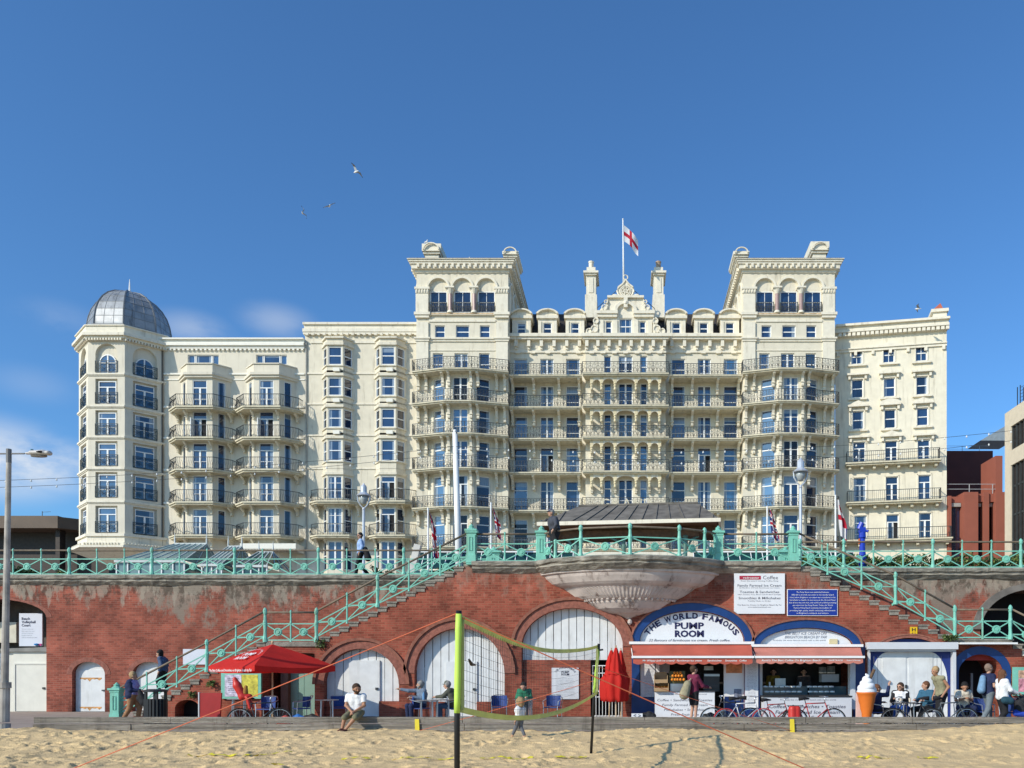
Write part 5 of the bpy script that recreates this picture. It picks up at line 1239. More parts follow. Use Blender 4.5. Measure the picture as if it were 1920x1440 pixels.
# ================================================================ GREEN CAST IRON RAILINGS
GRN = mat('sea_green_paint', (.19, .50, .39), rough=.5, var=.12, scale=3, streak=.5, streakcol='#7a6a3a', bump=.15)
HR = mat('brown_handrail', (.17, .13, .09), rough=.7, var=.25, scale=5)
def thick(a, b, w, mb): mb.tube([a, b], w, 4)
def green_rail(name, label, base, spans, newels=(), hts=(.03, .62, .96), group='green railings along the seafront', cat='railing', skiphand=False):
    """base: list of 3D base points of the main posts; spans: number of panels in each"""
    c = base[len(base) // 2]; root = thing(name, c, label, cat, group)
    hb, hm, ht = hts; B = [Vector(p) for p in base]; up = Vector((0, 0, 1))
    hand = MB(); hand.tube([p + up * ht for p in B], .036, 8); hand.build('handrail', HR, root, smooth=True)
    rl = MB(); rl.tube([p + up * hm for p in B], .026, 4); rl.build('middle_rail', GRN, root); rl = MB(); rl.tube([p + up * hb for p in B], .028, 4); rl.build('bottom_rail', GRN, root)
    for i, p in enumerate(B):
        if i in newels: newel(root, p); continue
        m = MB(); m.lathe([(.085, -.02), (.085, .05), (.06, .14), (.05, .30), (.065, hm - .06), (.075, hm), (.055, hm + .08), (.045, ht - .1), (.07, ht - .04), (.075, ht + .03), (.045, ht + .1), (.01, ht + .13)], p, 8)
        m.tube([p + Vector((0, .02, .05)), p + Vector((-.02, .16, 0)), p + Vector((-.03, .2, -.02))], [.05, .05, .06], 4)
        m.build('main_post', GRN, root)
    for i, (a, b) in enumerate(zip(B, B[1:])):
        n = spans[i]
        for k in range(n):
            p, q = a.lerp(b, k / n), a.lerp(b, (k + 1) / n)
            if k: m = MB(); m.lathe([(.05, -.01), (.032, .05), (.032, hm), (.045, hm + .03), (.03, hm + .1), (.028, ht - .06), (.045, ht), (.04, ht + .05), (.01, ht + .08)], p, 6); m.build('post', GRN, root)
            u = (q - p); L = math.hypot(u.x, u.y); sl = u.z
            f = Fr((p.x, p.y, p.z), (u.x, u.y, 0)); m = MB(f); zc = lambda x, h: sl * x / L + h
            cx = L / 2; cz = zc(cx, (hb + hm) / 2)
            for (x, z) in ((.03, zc(.03, hb + .02)), (L - .03, zc(L - .03, hb + .02)), (.03, zc(.03, hm - .02)), (L - .03, zc(L - .03, hm - .02))):
                d = Vector((x - cx, 0, z - cz)); e = d.normalized() * .11; m.tube([(cx + e.x, 0, cz + e.z), (x, 0, z)], .024, 4)
            if abs(sl) > .1: 
                for x in (.03, L - .03): m.tube([(cx + (.11 if x > cx else -.11), 0, cz), (x, 0, cz)], .017, 4)
            N_ = 12
            for (r, b0, b1) in ((.145, -.025, .025), (.108, .0, .04), (.06, .0, .05)):
                ring = [(cx + r * math.cos(2 * math.pi * j / N_), cz + r * math.sin(2 * math.pi * j / N_)) for j in range(N_)]
                if r < .07 or r > .12: m.prism(ring, b0, b1)
                else: m.tube([(x, .03, z) for x, z in ring], .016, 4, closed=True)
            m.build('cross_panel', GRN, root)
    return root
def newel(root, p, h=1.02, w=.15):
    f = Fr((p.x, p.y, p.z)); m = MB(f)
    m.box(-w * 1.15, w * 1.15, -w * 1.15, w * 1.15, -.12, .16); m.box(-w, w, -w, w, .16, h - .12); m.box(-w * 1.12, w * 1.12, -w * 1.12, w * 1.12, h - .12, h - .04); m.box(-w * 1.4, w * 1.4, -w * 1.4, w * 1.4, h - .04, h + .03)
    m.tube([(-.05, w + .012, .3), (.05, w + .012, .3), (.05, w + .012, h - .25), (-.05, w + .012, h - .25)], .014, 4, closed=True)
    m.lathe([(w * 1.2, h + .03), (w * .8, h + .08), (.09, h + .1), (.1, h + .15), (.05, h + .19), (.02, h + .23)], (0, 0, 0), 10)
    m.build('newel_post', GRN, root)
def bp(px, D, z): return (X(px, D), D, z)
green_rail('seafront_railing', 'long straight green railing on top of the brick wall on the left', [bp(x, DL - .08, ZD) for x in (-185, -28, 130, 285, 440, 597, 757, 915)], [3] * 7)
green_rail('seafront_railing', 'straight green railing in front of the hedge on the upper right', [bp(x, DR - .08, ZD) for x in (1500, 1582, 1749, 1914, 2081)], [2, 3, 3, 3])
green_rail('deck_railing', 'short green railing between two square newels left of the bowed balcony', [bp(885, DF, ZD), bp(1008, DF, ZD)], [2], newels=(0,))
green_rail('deck_railing', 'short green railing between two square newels right of the bowed balcony', [bp(1349, DF, ZD), bp(1487, DF, ZD)], [2], newels=(1,))
bw = [(*bow(t), ZD + .0) for t in (-1, -.93, -.68, -.36, 0, .36, .68, .93, 1)]
bw = [(*bow(math.sin(math.pi / 2 * t), -.06), ZD) for t in (-1, -.62, -.36, 0, .36, .62, 1)]
green_rail('bowed_railing', 'curved green railing round the bowed stone balcony above the shell corbel', bw, [1] * 6, newels=(0, 6))
def stz(px): return None
NZ = ZP
SP = [(219, ZP), (388, tread_l(X(388, DF)) + .05), (497, LAND), (593, LAND)]
green_rail('stair_railing', 'green railing climbing the lower flight of the left stone steps', [bp(px, DF - .02, z) for px, z in ((219, ZP - .05), (388, ZP + (388 - 250) / 248 * (LAND - ZP) + .12), (497, LAND + .06))], [3, 2], newels=(0,), hts=(.12, .62, 1.0))
green_rail('stair_railing', 'level green railing on the landing of the left stone steps', [bp(px, DF - .02, LAND + .0) for px in (497.5, 593)], [2], hts=(.05, .62, 1.02))
green_rail('stair_railing', 'green railing climbing the upper flight of the left stone steps', [bp(px, DF - .02, z) for px, z in ((593.5, LAND + .06), (708, LAND + (708 - 600) / 286 * (ZD - LAND) + .16), (884, ZD + .06))], [2, 3], newels=(2,), hts=(.10, .60, 1.0))
green_rail('stair_railing', 'green railing descending the upper flight of the right stone steps', [bp(px, DF - .02, z) for px, z in ((1488, ZD + .06), (1679, ZD - (1679 - 1500) / 295 * (ZD - LAND_R) + .16), (1790, LAND_R + .06))], [3, 2], newels=(), hts=(.10, .60, 1.0))
green_rail('stair_railing', 'level green railing on the landing of the right stone steps', [bp(px, DF - .02, LAND_R) for px in (1790.5, 1894)], [2], hts=(.05, .62, 1.02))
green_rail('stair_railing', 'green railing descending out of the right edge below the landing', [bp(1894.5, DF - .02, LAND_R + .06), bp(2010, DF - .02, LAND_R - 1.0)], [2], hts=(.10, .60, 1.0))
for (px, l) in ((926, 'square green newel post with domed cap at the head of the left steps'), (1472, 'square green newel post with domed cap at the head of the right steps')):
    r = thing('newel_pier', bp(px, 33.0, ZD), l, 'post', 'green newel piers at the stair heads'); newel(r, Vector(bp(px, 33.0, ZD)), h=.85, w=.24)

# ================================================================ ON THE UPPER PROMENADE
sh = thing('seafront_shelter', (X(1178, 38), 38, ZD), 'seafront shelter with a dark lead hipped roof and cream fascia behind the bowed balcony', 'shelter')
ZINC = mat('shelter_lead_roof', (.16, .145, .125), spec=.15, rough=.85, var=.3, scale=2, streak=.3, streakcol='#17181a'); WOOD = mat('brown_shelter_timber', (.13, .065, .03), rough=.7, var=.3, scale=6)
e0, e1 = Vector((X(1011, 37.9), 37.9, Z(979, 37.9))), Vector((X(1347, 36.9), 36.9, Z(971, 36.9))); u = (e1 - e0); u.z = 0; fs = Fr((e0.x, e0.y, 0), u); LS = u.length; ze = (e0.z + e1.z) / 2
r0, r1, zr = 1.35, LS - 1.0, ze + 1.2; dp = 5.2
m_ = MB(fs); m_.poly(((0, 0, ze), (LS, 0, ze), (r1, -dp / 2, zr), (r0, -dp / 2, zr))); m_.poly(((LS, 0, ze), (LS, -dp, ze), (r1, -dp / 2, zr))); m_.poly(((0, -dp, ze), (0, 0, ze), (r0, -dp / 2, zr))); m_.poly(((LS, -dp, ze), (0, -dp, ze), (r0, -dp / 2, zr), (r1, -dp / 2, zr)))
m_.box(r0, r1, -dp / 2 - .1, -dp / 2 + .1, zr - .03, zr + .05)
n = 12
for i in range(n + 1):
    a = .25 + (LS - .5) * i / n; t = min(1, min(a / r0, (LS - a) / (LS - r1))); at = r0 + (r1 - r0) * ((a - .25) / (LS - .5)) if t >= 1 else a
    tt = 1 if t >= 1 else t
    m_.tube([(a, 0, ze + .02), (a + (at - a) * tt, -dp / 2 * tt, ze + .02 + (zr - ze) * tt)], .035, 4)
m_.build('roof', ZINC, sh)
m_ = MB(fs); m_.box(-.1, LS + .1, -.05, .06, ze - .17, ze - .005); m_.box(-.1, 0, -dp, -.05, ze - .17, ze - .005); m_.box(LS, LS + .1, -dp, -.05, ze - .17, ze - .005); m_.build('fascia', CREAM2, sh)
m_ = MB(fs); m_.box(.05, LS - .05, -dp + .1, -.06, ze - .16, ze - .1); m_.box(.1, LS - .1, -1.2, -1.05, ze - .5, ze - .161); m_.box(.9, LS - .9, -1.1, -.9, ze - .62, ze - .3); m_.build('soffit', WOOD, sh)
for a in (1.5, LS / 2 - .3, LS - 1.5):
    m_ = MB(fs); m_.lathe([(.16, ZD), (.16, ZD + .4), (.09, ZD + .5), (.09, ze - .7), (.16, ze - .6), (.1, ze - .55)], (a, -1.0, 0), 8)
    for s in (-1, 1): m_.tube([(a + s * .08, -1.0, ze - 1.1), (a + s * .3, -1.0, ze - .75), (a + s * .6, -1.0, ze - .62)], .05, 5)
    m_.build('column', mat('shelter_green', (.10, .20, .17), var=.2), sh)
m_ = MB(fs); m_.box(1.8, LS - 1.8, -2.8, -2.4, ZD + .0, ZD + .45); m_.box(1.8, LS - 1.8, -2.75, -2.68, ZD + .451, ZD + 1.1); m_.build('bench', mat('pale_bench', (.5, .5, .48)), sh)
# street lamps
SIL = mat('silver_paint', (.52, .55, .60), rough=.35, metal=.3, var=.08)
LGL = mat('lamp_glass', (.35, .38, .38), rough=.1, ior=1.5)
def lantern(px, ytop, D, label):
    H = Z(ytop, D) - ZD; r = thing('street_lamp', bp(px, D, ZD), label, 'street lamp', 'lantern lamps on the upper promenade'); x, y = X(px, D), D
    m_ = MB(); m_.lathe([(.14, 0), (.13, .9), (.08, 1.0), (.07, H - 1.45), (.09, H - 1.4), (.05, H - 1.3)], (x, y, ZD), 8); m_.build('post', SIL, r)
    m_ = MB()
    for s in (-1, 1): m_.tube([(x, y, ZD + H - 1.35), (x + s * .16, y, ZD + H - 1.2), (x + s * .3, y, ZD + H - .95), (x + s * .33, y, ZD + H - .68)], .035, 5)
    m_.lathe([(.36, -.70), (.38, -.66), (.26, -.58), (.17, -.5), (.17, -.22), (.12, -.12), (.06, -.08), (.03, .0)], (x, y, ZD + H), 12); m_.build('hood', SIL, r, smooth=False)
    m_ = MB(); m_.lathe([(.05, -1.12), (.13, -1.08), (.2, -.9), (.24, -.71)], (x, y, ZD + H), 12); m_.build('globe', LGL, r, smooth=True)
lantern(682, 906, 45, 'silver lantern street lamp in front of the bay window wing'); lantern(1501, 858, 39.7, 'silver lantern street lamp in front of the right tower')
pole = thing('mast', bp(857, 45, ZD), 'tall thick white pole carrying the light strings left of the shelter', 'pole')
m_ = MB(); m_.tube([(X(862.5, 45), 45, ZD), (X(853, 45), 45, Z(811, 45))], [.20, .13], 12); m_.tube([(X(853, 45), 45, Z(811, 45)), (X(852.8, 45), 45, Z(806, 45))], .09, 8); m_.build('pole', WHITE, pole, smooth=True)
m_ = MB(); m_.tube([(X(853, 45), 45, Z(808, 45)), (X(857, 45), 44.9, Z(813, 45))], .04, 4); m_.build('pulley', IRON, pole)
# left foreground lamp post on the lower promenade
DLP = 21.9; lp = thing('street_lamp', bp(8, DLP, .3), 'tall weathered concrete lamp post at the far left edge with a flat grey lantern', 'street lamp')
CP = mat('weathered_post', (.40, .37, .33), rough=.8, var=.3, scale=3, streak=.4, streakcol='#55483a')
m_ = MB(); xb, xt = X(8, DLP), X(16.5, DLP); zb = Z(1374, DLP)
m_.tube([(xb, DLP, zb), (xb, DLP, zb + .24)], .145, 12); m_.tube([(xb, DLP, zb + .28), (xb + .01, DLP, Z(1290, DLP))], .12, 12); m_.tube([(xb + .01, DLP, Z(1290, DLP)), (xb + .01, DLP, Z(1279, DLP))], .15, 12)
m_.tube([(xb + .01, DLP, Z(1279, DLP)), (xt, DLP, Z(868, DLP))], [.09, .06], 12); m_.build('post', CP, lp, smooth=False)
m_ = MB(); m_.tube([(xt, DLP, Z(868, DLP)), (xt, DLP, Z(842, DLP))], .062, 10); m_.tube([(xt - 1.0, DLP, Z(851, DLP)), (X(46, DLP), DLP, Z(850.5, DLP))], .02, 6); m_.build('bracket', mat('grey_bracket', (.16, .16, .16)), lp)
V, Fq = surfnet([((X(50, DLP), DLP, Z(850, DLP)), (X(92, DLP), DLP, Z(849.5, DLP)), .03, .062, .03, 0, (1, 1.6, 1)), ((X(60, DLP), DLP, Z(849, DLP)), (X(82, DLP), DLP, Z(849, DLP)), .06, .076, .03, 0, (1, 1.6, 1))], h=.012, clips=[((0, 0, Z(855, DLP)), (0, 0, -1))]); lh = npobj('lantern_head', V, Fq, mat('lantern_shell', (.50, .48, .46), rough=.5), lp)
m_ = MB(); m_.lathe([(.0, 0), (.17, .01), (.18, .03)], (X(73, DLP), DLP, Z(857, DLP)), 12, sx=1.2, sy=.6); m_.build('lens', mat('dark_lens', (.16, .15, .13), rough=.3), lh)
m_ = MB(); m_.lathe([(.035, 0), (.035, .04), (0, .05)], (X(60, DLP), DLP, Z(845.5, DLP)), 8); m_.build('sensor', mat('teal_cap', (.05, .15, .18)), lh)
# light strings
CAB = mat('black_cable', (.03, .03, .03), var=.1); BUL = mat('frosted_bulb', (.75, .75, .72), rough=.3)
def string(label, p, q, sag, n=40, bulbs=22):
    p, q = Vector(p), Vector(q); r = thing('light_string', p.lerp(q, .5), label, 'light string', 'strings of bulbs across the seafront')
    pt = lambda t: p.lerp(q, t) - Vector((0, 0, sag * 4 * t * (1 - t))); m_ = MB(); m_.tube([pt(i / n) for i in range(n + 1)], .012, 4); m_.build('cable', CAB, r)
    for i in range(bulbs):
        m_ = MB(); c = pt((i + .5) / bulbs); m_.lathe([(.0, -.13), (.04, -.1), (.045, -.06), (.02, -.02), (.02, 0)], c, 6); m_.build('bulb', BUL, r)
P0 = bp(853, 44.9, Z(838, 45)); P1 = bp(853.5, 44.9, Z(850, 45))
string('upper string of light bulbs from the left edge to the white pole', bp(-160, 42, Z(905, 42)), P0, .35)
string('lower string of light bulbs from the left edge to the white pole', bp(-160, 42, Z(918, 42)), P1, .35)
string('upper string of light bulbs from the white pole to the right edge', P0, bp(2000, 44, Z(795, 44)), .75, bulbs=28)
string('lower string of light bulbs from the white pole to the right edge', P1, bp(2000, 44, Z(812, 44)), .95, bulbs=28)
# flags on poles in front of the hotel
def jack(u, v):
    u2, v2 = abs(u - .5), abs(v - .5)
    if u2 < .05 or v2 < .09: return 1
    if u2 < .09 or v2 < .16: return 0
    d = abs(abs(u - .5) - abs(v - .5)); return 1 if d < .035 else 0 if d < .10 else 2
for (px, yt, fy, k, lb) in ((803, 952, 960, 'j', 'leftmost'), (921, 942, 950, 'j', 'second from left'), (1439, 949, 952, 'j', 'third from left'), (1567, 928, 935, 'g', 'rightmost')):
    D = 70; r = thing('flagpole', bp(px, D, ZD), 'thin white flagpole with a drooping flag, %s of the four before the hotel' % lb, 'flagpole', 'flagpoles in front of the hotel'); x = X(px, D)
    m_ = MB(); m_.tube([(x, D, ZD), (x - .02, D, Z(yt, D))], [.1, .07], 8); m_.build('pole', WHITE, r)
    mb = MB(); h = (1050 - fy if px == 803 else 60 if px != 1567 else 76) / FP * D; nu, nv = 8, 22; rr = random.Random(px)
    zt = Z(fy, D); wid = .55
    for j in range(nv + 1):
        v = j / nv
        for i in range(nu + 1):
            u = i / nu; mb.v.append((x + .1 + wid * u * (.35 + .65 * math.sin(min(1, v * 1.3) * 1.5)) + .06 * math.sin(9 * v + px) * u + v * .3, D + .18 * math.sin(u * 9 + v * 3), zt - h * v * (.92 + .08 * u) - u * .25))
    for j in range(nv):
        for i in range(nu):
            uu, vv = (j + .5) / nv, (i + .5) / nu * .9 + .05 * math.sin(j * .7)
            mb.m = jack(uu, vv) if k == 'j' else (1 if (j // 3) % 3 == 1 and i > 2 or j in (9, 10, 11) else 2 if i > 6 and j > 12 else 0); a = j * (nu + 1) + i; mb.F((a, a + 1, a + nu + 2, a + nu + 1))
    mb.build('flag', [FW, FR_, FB], r, smooth=True)
# seaside telescope
tl = thing('telescope', bp(1617, 32.2, ZD), 'bright blue coin-operated seaside telescope behind the right railing', 'telescope'); TB = mat('telescope_blue', (.01, .04, .42), rough=.4); x, y = X(1617, 32.2), 32.2
m_ = MB(); m_.lathe([(.17, 0), (.16, .5), (.11, .8), (.10, 1.25), (.14, 1.3), (.13, 1.5)], (x, y, ZD), 12); m_.build('pedestal', TB, tl)
m_ = MB(); m_.box(x - .12, x + .1, y - .12, y + .12, ZD + 1.5, ZD + 1.68); m_.tube([(x - .12, y, ZD + 1.62), (x - .02, y - .03, ZD + 1.86)], .11, 10); m_.tube([(x, y, ZD + 1.6), (x + .2, y - .1, ZD + 1.52)], .05, 8); m_.build('telescope_head', TB, tl)
m_ = MB(); m_.box(x - .14, x - .115, y - .08, y + .08, ZD + 1.05, ZD + 1.25); m_.build('coin_plate', mat('orange_plate', (.55, .12, .03)), tl)
# hedges and planting
LEAF = [mat('leaf_dark', (.03, .055, .015), rough=.7, var=.3), mat('leaf_mid', (.07, .12, .025), rough=.6, var=.3), mat('leaf_pale', (.17, .20, .05), rough=.6, var=.3)]
def bush(name, label, x0, x1, y0, y1, z0, hfn, n, cat='hedge', s=.07, seed=1, parent=None):
    r = np.random.RandomState(seed); x = r.uniform(x0, x1, n); y = r.uniform(y0, y1, n); z = z0 + r.rand(n) ** .7 * np.array([hfn(a) for a in x])
    c = np.stack([x, y, z], 1); a = r.normal(size=(n, 3)); a /= np.linalg.norm(a, axis=1)[:, None]; b = np.cross(a, r.normal(size=(n, 3))); b /= np.linalg.norm(b, axis=1)[:, None]; sz = s * r.uniform(.6, 1.3, n)[:, None]
    V = np.stack([c - a * sz, c + b * sz * .5, c + a * sz, c - b * sz * .5], 1).reshape(-1, 3); Fq = np.arange(4 * n).reshape(-1, 4)
    o = npobj(name, V, Fq, LEAF, parent, mi=r.choice(3, n, p=[.4, .4, .2]), smooth=False)
    if not parent: tag(o, label, cat)
    return o
bush('hedge', 'clipped green and yellow hedge behind the upper right railing', X(1500, 32.4), 20, 31.9, 33.2, ZD - .05, lambda x: .62 + .08 * math.sin(x * 3) + .06 * math.sin(x * 7.3), 9000)
bush('hedge', 'low leafy planting behind the railing at the far left', X(35, 34.6), X(132, 34.6), 34.0, 35, ZD - .05, lambda x: .35 + .18 * math.sin(x * 2.2) + .08 * math.sin(x * 9), 1800, seed=2)
bush('hedge', 'low leafy planting behind the railing near the walking woman', X(700, 34.6), X(870, 34.6), 34.0, 35, ZD - .05, lambda x: .3 + .2 * math.sin(x * 1.7 + 1) + .1 * math.sin(x * 9), 2200, seed=3)
bush('weed', 'small green weed growing from the stair wall above the red board', X(397, DF) - .12, X(397, DF) + .12, DF - .2, DF, Z(1288, DF), lambda x: .22, 120, 'plant', .045, 4)
bush('weed', 'small green weed growing from the wall left of the red board', X(363, DF) - .12, X(363, DF) + .12, DF - .2, DF, Z(1310, DF), lambda x: .24, 130, 'plant', .045, 5)
bush('weed', 'green fern tuft growing beside the landing on the right', X(1778, DF) - .25, X(1778, DF) + .25, DF - .3, DF, Z(1202, DF), lambda x: .2, 240, 'plant', .05, 6)
bush('weed', 'small plant rooted in the wall beside the umbrella at the left landing', X(603, DF) - .15, X(603, DF) + .15, DF - .2, DF, Z(1216, DF), lambda x: .3, 130, 'plant', .045, 7)
# glazed terraces in front of the hotel
TG = mat('teal_roof_glass', (.15, .22, .21), rough=.12, ior=1.7, var=.15); DG = mat('dark_green_glass', (.012, .045, .04), rough=.1, ior=1.7, var=.3)
def hip(label, px0, px1, pr0, pr1, D, yr, ye, dep=5, glass=TG):
    r = thing('conservatory', bp((px0 + px1) / 2, D, GZ), label, 'conservatory', 'glass roofed conservatories of the hotel'); f = plane(D); x0, x1 = X(px0, D), X(px1, D); a0, a1 = X(pr0, D), X(pr1, D); z0, z1 = Z(ye, D), Z(yr, D + dep / 2)
    m_ = MB(f); m_.poly(((x0, 0, z0), (x1, 0, z0), (a1, -dep / 2, z1), (a0, -dep / 2, z1))); m_.poly(((x1, 0, z0), (x1, -dep, z0), (a1, -dep / 2, z1))); m_.poly(((x0, -dep, z0), (x0, 0, z0), (a0, -dep / 2, z1))); m_.build('glass_roof', glass, r)
    m_ = MB(f); n = max(4, int((x1 - x0) / .75))
    for i in range(n + 1):
        t = i / n; m_.tube([(x0 + (x1 - x0) * t, .02, z0 + .02), (a0 + (a1 - a0) * t, -dep / 2, z1 + .03)], .035, 4)
    for t in (.25, .5, .75): m_.tube([(x1, -dep * t, z0 + .02), (a1, -dep / 2, z1 + .03)], .04, 4)
    m_.tube([(a0, -dep / 2, z1 + .03), (a1, -dep / 2, z1 + .03)], .07, 4); m_.box(x0 - .1, x1 + .1, 0, .12, z0 - .15, z0 + .02)
    for a in (a0, a1): m_.lathe([(.05, 0), (.06, .3), (.01, .9)], (a, -dep / 2, z1), 5)
    m_.build('glazing_bars', mat('pale_glazing_bar', (.55, .58, .56)), r)
    m_ = MB(f); m_.box(x0 + .1, x1 - .1, -dep + .1, -.1, GZ, z0 - .15); m_.m = 1
    for i in range(n + 1): m_.box(x0 + (x1 - x0) * i / n - .04, x0 + (x1 - x0) * i / n + .04, -.1, .0, GZ, z0 - .15)
    m_.build('wall', [glass, WHITE], r)
hip('conservatory with a pale teal glass hipped roof, leftmost and largest', 218, 345, 280, 343, 62, 1020, 1051, 7)
hip('conservatory with a pale teal glass roof, right of the largest one', 378, 415, 386, 413, 62, 1025, 1058, 7)
hip('dark low glass roof at the right end of the conservatories', 440, 500, 452, 480, 62, 1035, 1060, 6, DG)
m_ = MB(plane(72))
for (pa, pb, lb) in ((775, 1075, 'left'), (1300, 1600, 'right')):
    r = thing('glazed_terrace', bp((pa + pb) / 2, 72, GZ), 'dark green glazed terrace with white bars before the hotel, %s of the entrance' % lb, 'terrace', 'glazed terraces of the hotel'); f = plane(72); x0, x1 = X(pa, 72), X(pb, 72); zt = Z(1036, 72)
    m_ = MB(f); m_.poly(((x0, .0, zt), (x1, .0, zt), (x1, 1.5, zt - 1.6), (x0, 1.5, zt - 1.6))); m_.box(x0, x1, -8, 1.4, GZ, zt - 1.7); m_.build('glass', DG, r)
    m_ = MB(f); m_.box(x0, x1, -.2, .1, zt, zt + .12); n = int((x1 - x0) / .95)
    for i in range(n + 1): x = x0 + (x1 - x0) * i / n; m_.tube([(x, .03, zt), (x, 1.55, zt - 1.6)], .04, 4); m_.box(x - .04, x + .04, 1.4, 1.5, GZ, zt - 1.7)
    m_.build('white_bars', WHITE, r)
    m_ = MB(f); m_.box(x0, x1, -8, -.3, zt - .02, zt + .1); m_.build('flat_roof', mat('grey_flat_roof', (.3, .3, .28)), r)
m_ = MB(plane(73)); m_.box(-5.5, 5.5, -10, 0, GZ, Z(1050, 73)); m_.box(-6, 6, -10, 1, Z(1050, 73) + .002, Z(1038, 73)); o = m_.build('entrance_porch', CREAM2); tag(o, 'cream entrance porch of the hotel behind the shelter', 'porch')
# small furniture of the upper promenade
for (px, py, D, lb) in ((775, 1038, 40, 'left of the white pole'),):
    m_ = MB(); x = X(px, D); m_.tube([(x - .3, D, ZD), (x + .2, D + .1, Z(1000 + 21, D))], [.22, .22], 4); o = m_.build('leaning_board', mat('pale_board', (.55, .53, .48))); tag(o, 'leaning pale board ' + lb, 'board')
# ================================================================ GULLS
GW = mat('gull_white', (.75, .75, .74), rough=.8, var=.05); GG = mat('gull_grey', (.30, .32, .34), rough=.8, var=.1); GT = mat('gull_tip', (.03, .03, .03))
def gull(px, py, D, tilt, head, label, flap=.5, s=1.0):
    c = Vector(bp(px, D, Z(py, D))); r = thing('gull', c, label, 'bird', 'gulls flying over the seafront'); M = Matrix.Rotation(head, 4, 'Z') @ Matrix.Rotation(tilt, 4, 'Y')
    q = lambda v: c + (M @ (Vector(v) * s))
    V, Fq = surfnet([(q((0, -.24, 0)), q((0, .12, .0)), .03 * s, .075 * s), (q((0, .1, .01)), q((0, .26, .03)), .06 * s, .04 * s), (q((0, .3, .03)), q((0, .34, .02)), .02 * s, .008 * s)], h=.014, k=.03); npobj('body', V, Fq, GW, r)
    for sd_ in (-1, 1):
        m_ = MB(); P = [(0.04, 0), (.32, .12 + .0), (.66, .02)]; zs = (0.02, flap * .32, flap * .18); top = []; bot = []
        for (x, y), z, w in zip(P, zs, (.13, .10, .015)): top.append(q((sd_ * x, y + w, z))); bot.append(q((sd_ * x, y - w, z)))
        for i in range(2):
            m_.m = 0 if i == 0 else 1
            for dz in (.0, .012): m_.F([m_.P(tuple(a + Vector((0, 0, dz)))) for a in (top[i], top[i + 1], bot[i + 1], bot[i])])
        m_.build('wing', [GG, GT if False else GG], r)
        m_ = MB(); m_.tube([q((sd_ * .6, .04, zs[2] + .01)), q((sd_ * .68, -.02, zs[2]))], [.03, .01], 4); m_.build('wing_tip', GT, r)
gull(668, 322, 70, .5, 1.0, 'white gull flying highest above the hotel, wings raised', 1.1)
gull(618, 386, 80, -.6, .5, 'white gull banking, middle one of the three in the sky', .3)
gull(567, 399, 85, 1.2, .2, 'small gull flying lowest and farthest left of the three in the sky', .9)
gull(1722, 579, 82, .2, 1.3, 'white gull gliding over the right wing of the hotel', .5)
for (px, py, D, l) in ((799, 457, 84.4, 'white gull standing on the chimney of the left tower'), (878, 489.5, 84.0, 'white gull standing on the cornice of the left tower')):
    c = Vector(bp(px, D, Z(py, D) + .12)); V, Fq = surfnet([(c + Vector((-.2, 0, .0)), c + Vector((.08, 0, .08)), .03, .09), (c + Vector((.08, 0, .1)), c + Vector((.12, 0, .24)), .05, .05), (c + Vector((.15, 0, .24)), c + Vector((.22, 0, .22)), .02, .008)], h=.015); o = npobj('gull', V, Fq, GW); tag(o, l, 'bird')
# ================================================================ THE TWO KIOSKS
WSG = mat('white_sign_board', (.72, .73, .75), rough=.5, var=.03); INK = mat('dark_navy_lettering', (.012, .012, .07), var=.05); TXT = mat('grey_lettering', (.10, .10, .13), var=.05)
AWN = mat('coral_awning_canvas', (.58, .13, .085), rough=.85, transl=.2, var=.1, scale=2, bump=.1); AWN2 = mat('faded_coral_awning_canvas', (.55, .20, .15), rough=.85, var=.1, scale=2, bump=.1); BLD = mat('navy_gloss_paint', (.008, .028, .13), rough=.35, var=.2)
f = plane(DF)
def fascia(parent, op, zb, inset=.12):
    m_ = MB(f); pts = [p for p in archpoly(op[0] + .02, op[1] - .02, zb, op[2], op[3] - .02, 26)]; m_.prism(pts, -inset - .04, -inset); return m_.build('fascia_board', WSG, parent)
def arctext(s, op, shrink, h, m, parent, b, t0, t1, bold=.03):
    c = (op[0] + op[1]) / 2; hw = (op[1] - op[0]) / 2 - shrink; hh = op[3] - shrink * .95 + (0); n = len(s)
    wts = [1.25 if ch in 'MW' else .5 if ch in ' I' else 1.0 for ch in s]; tot = sum(wts); acc = 0
    # equal arc spacing on the ellipse
    T = [t0 + (t1 - t0) * i / 400 for i in range(401)]; P = [(c - hw * math.cos(t), op[2] + hh * math.sin(t)) for t in T]; L = [0]
    for p, q in zip(P, P[1:]): L.append(L[-1] + math.hypot(q[0] - p[0], q[1] - p[1]))
    for ch, w in zip(s, wts):
        mid = (acc + w / 2) / tot * L[-1]; acc += w
        if ch == ' ': continue
        i = min(399, max(1, next(k for k, l in enumerate(L) if l >= mid))); dx, dz = P[i + 1][0] - P[i - 1][0], P[i + 1][1] - P[i - 1][1]
        text(ch, f, P[i][0], P[i][1], h, m, parent, b=b, w=L[-1] / tot * w * .84, bold=bold, rot=math.atan2(dz, dx), name='letter')
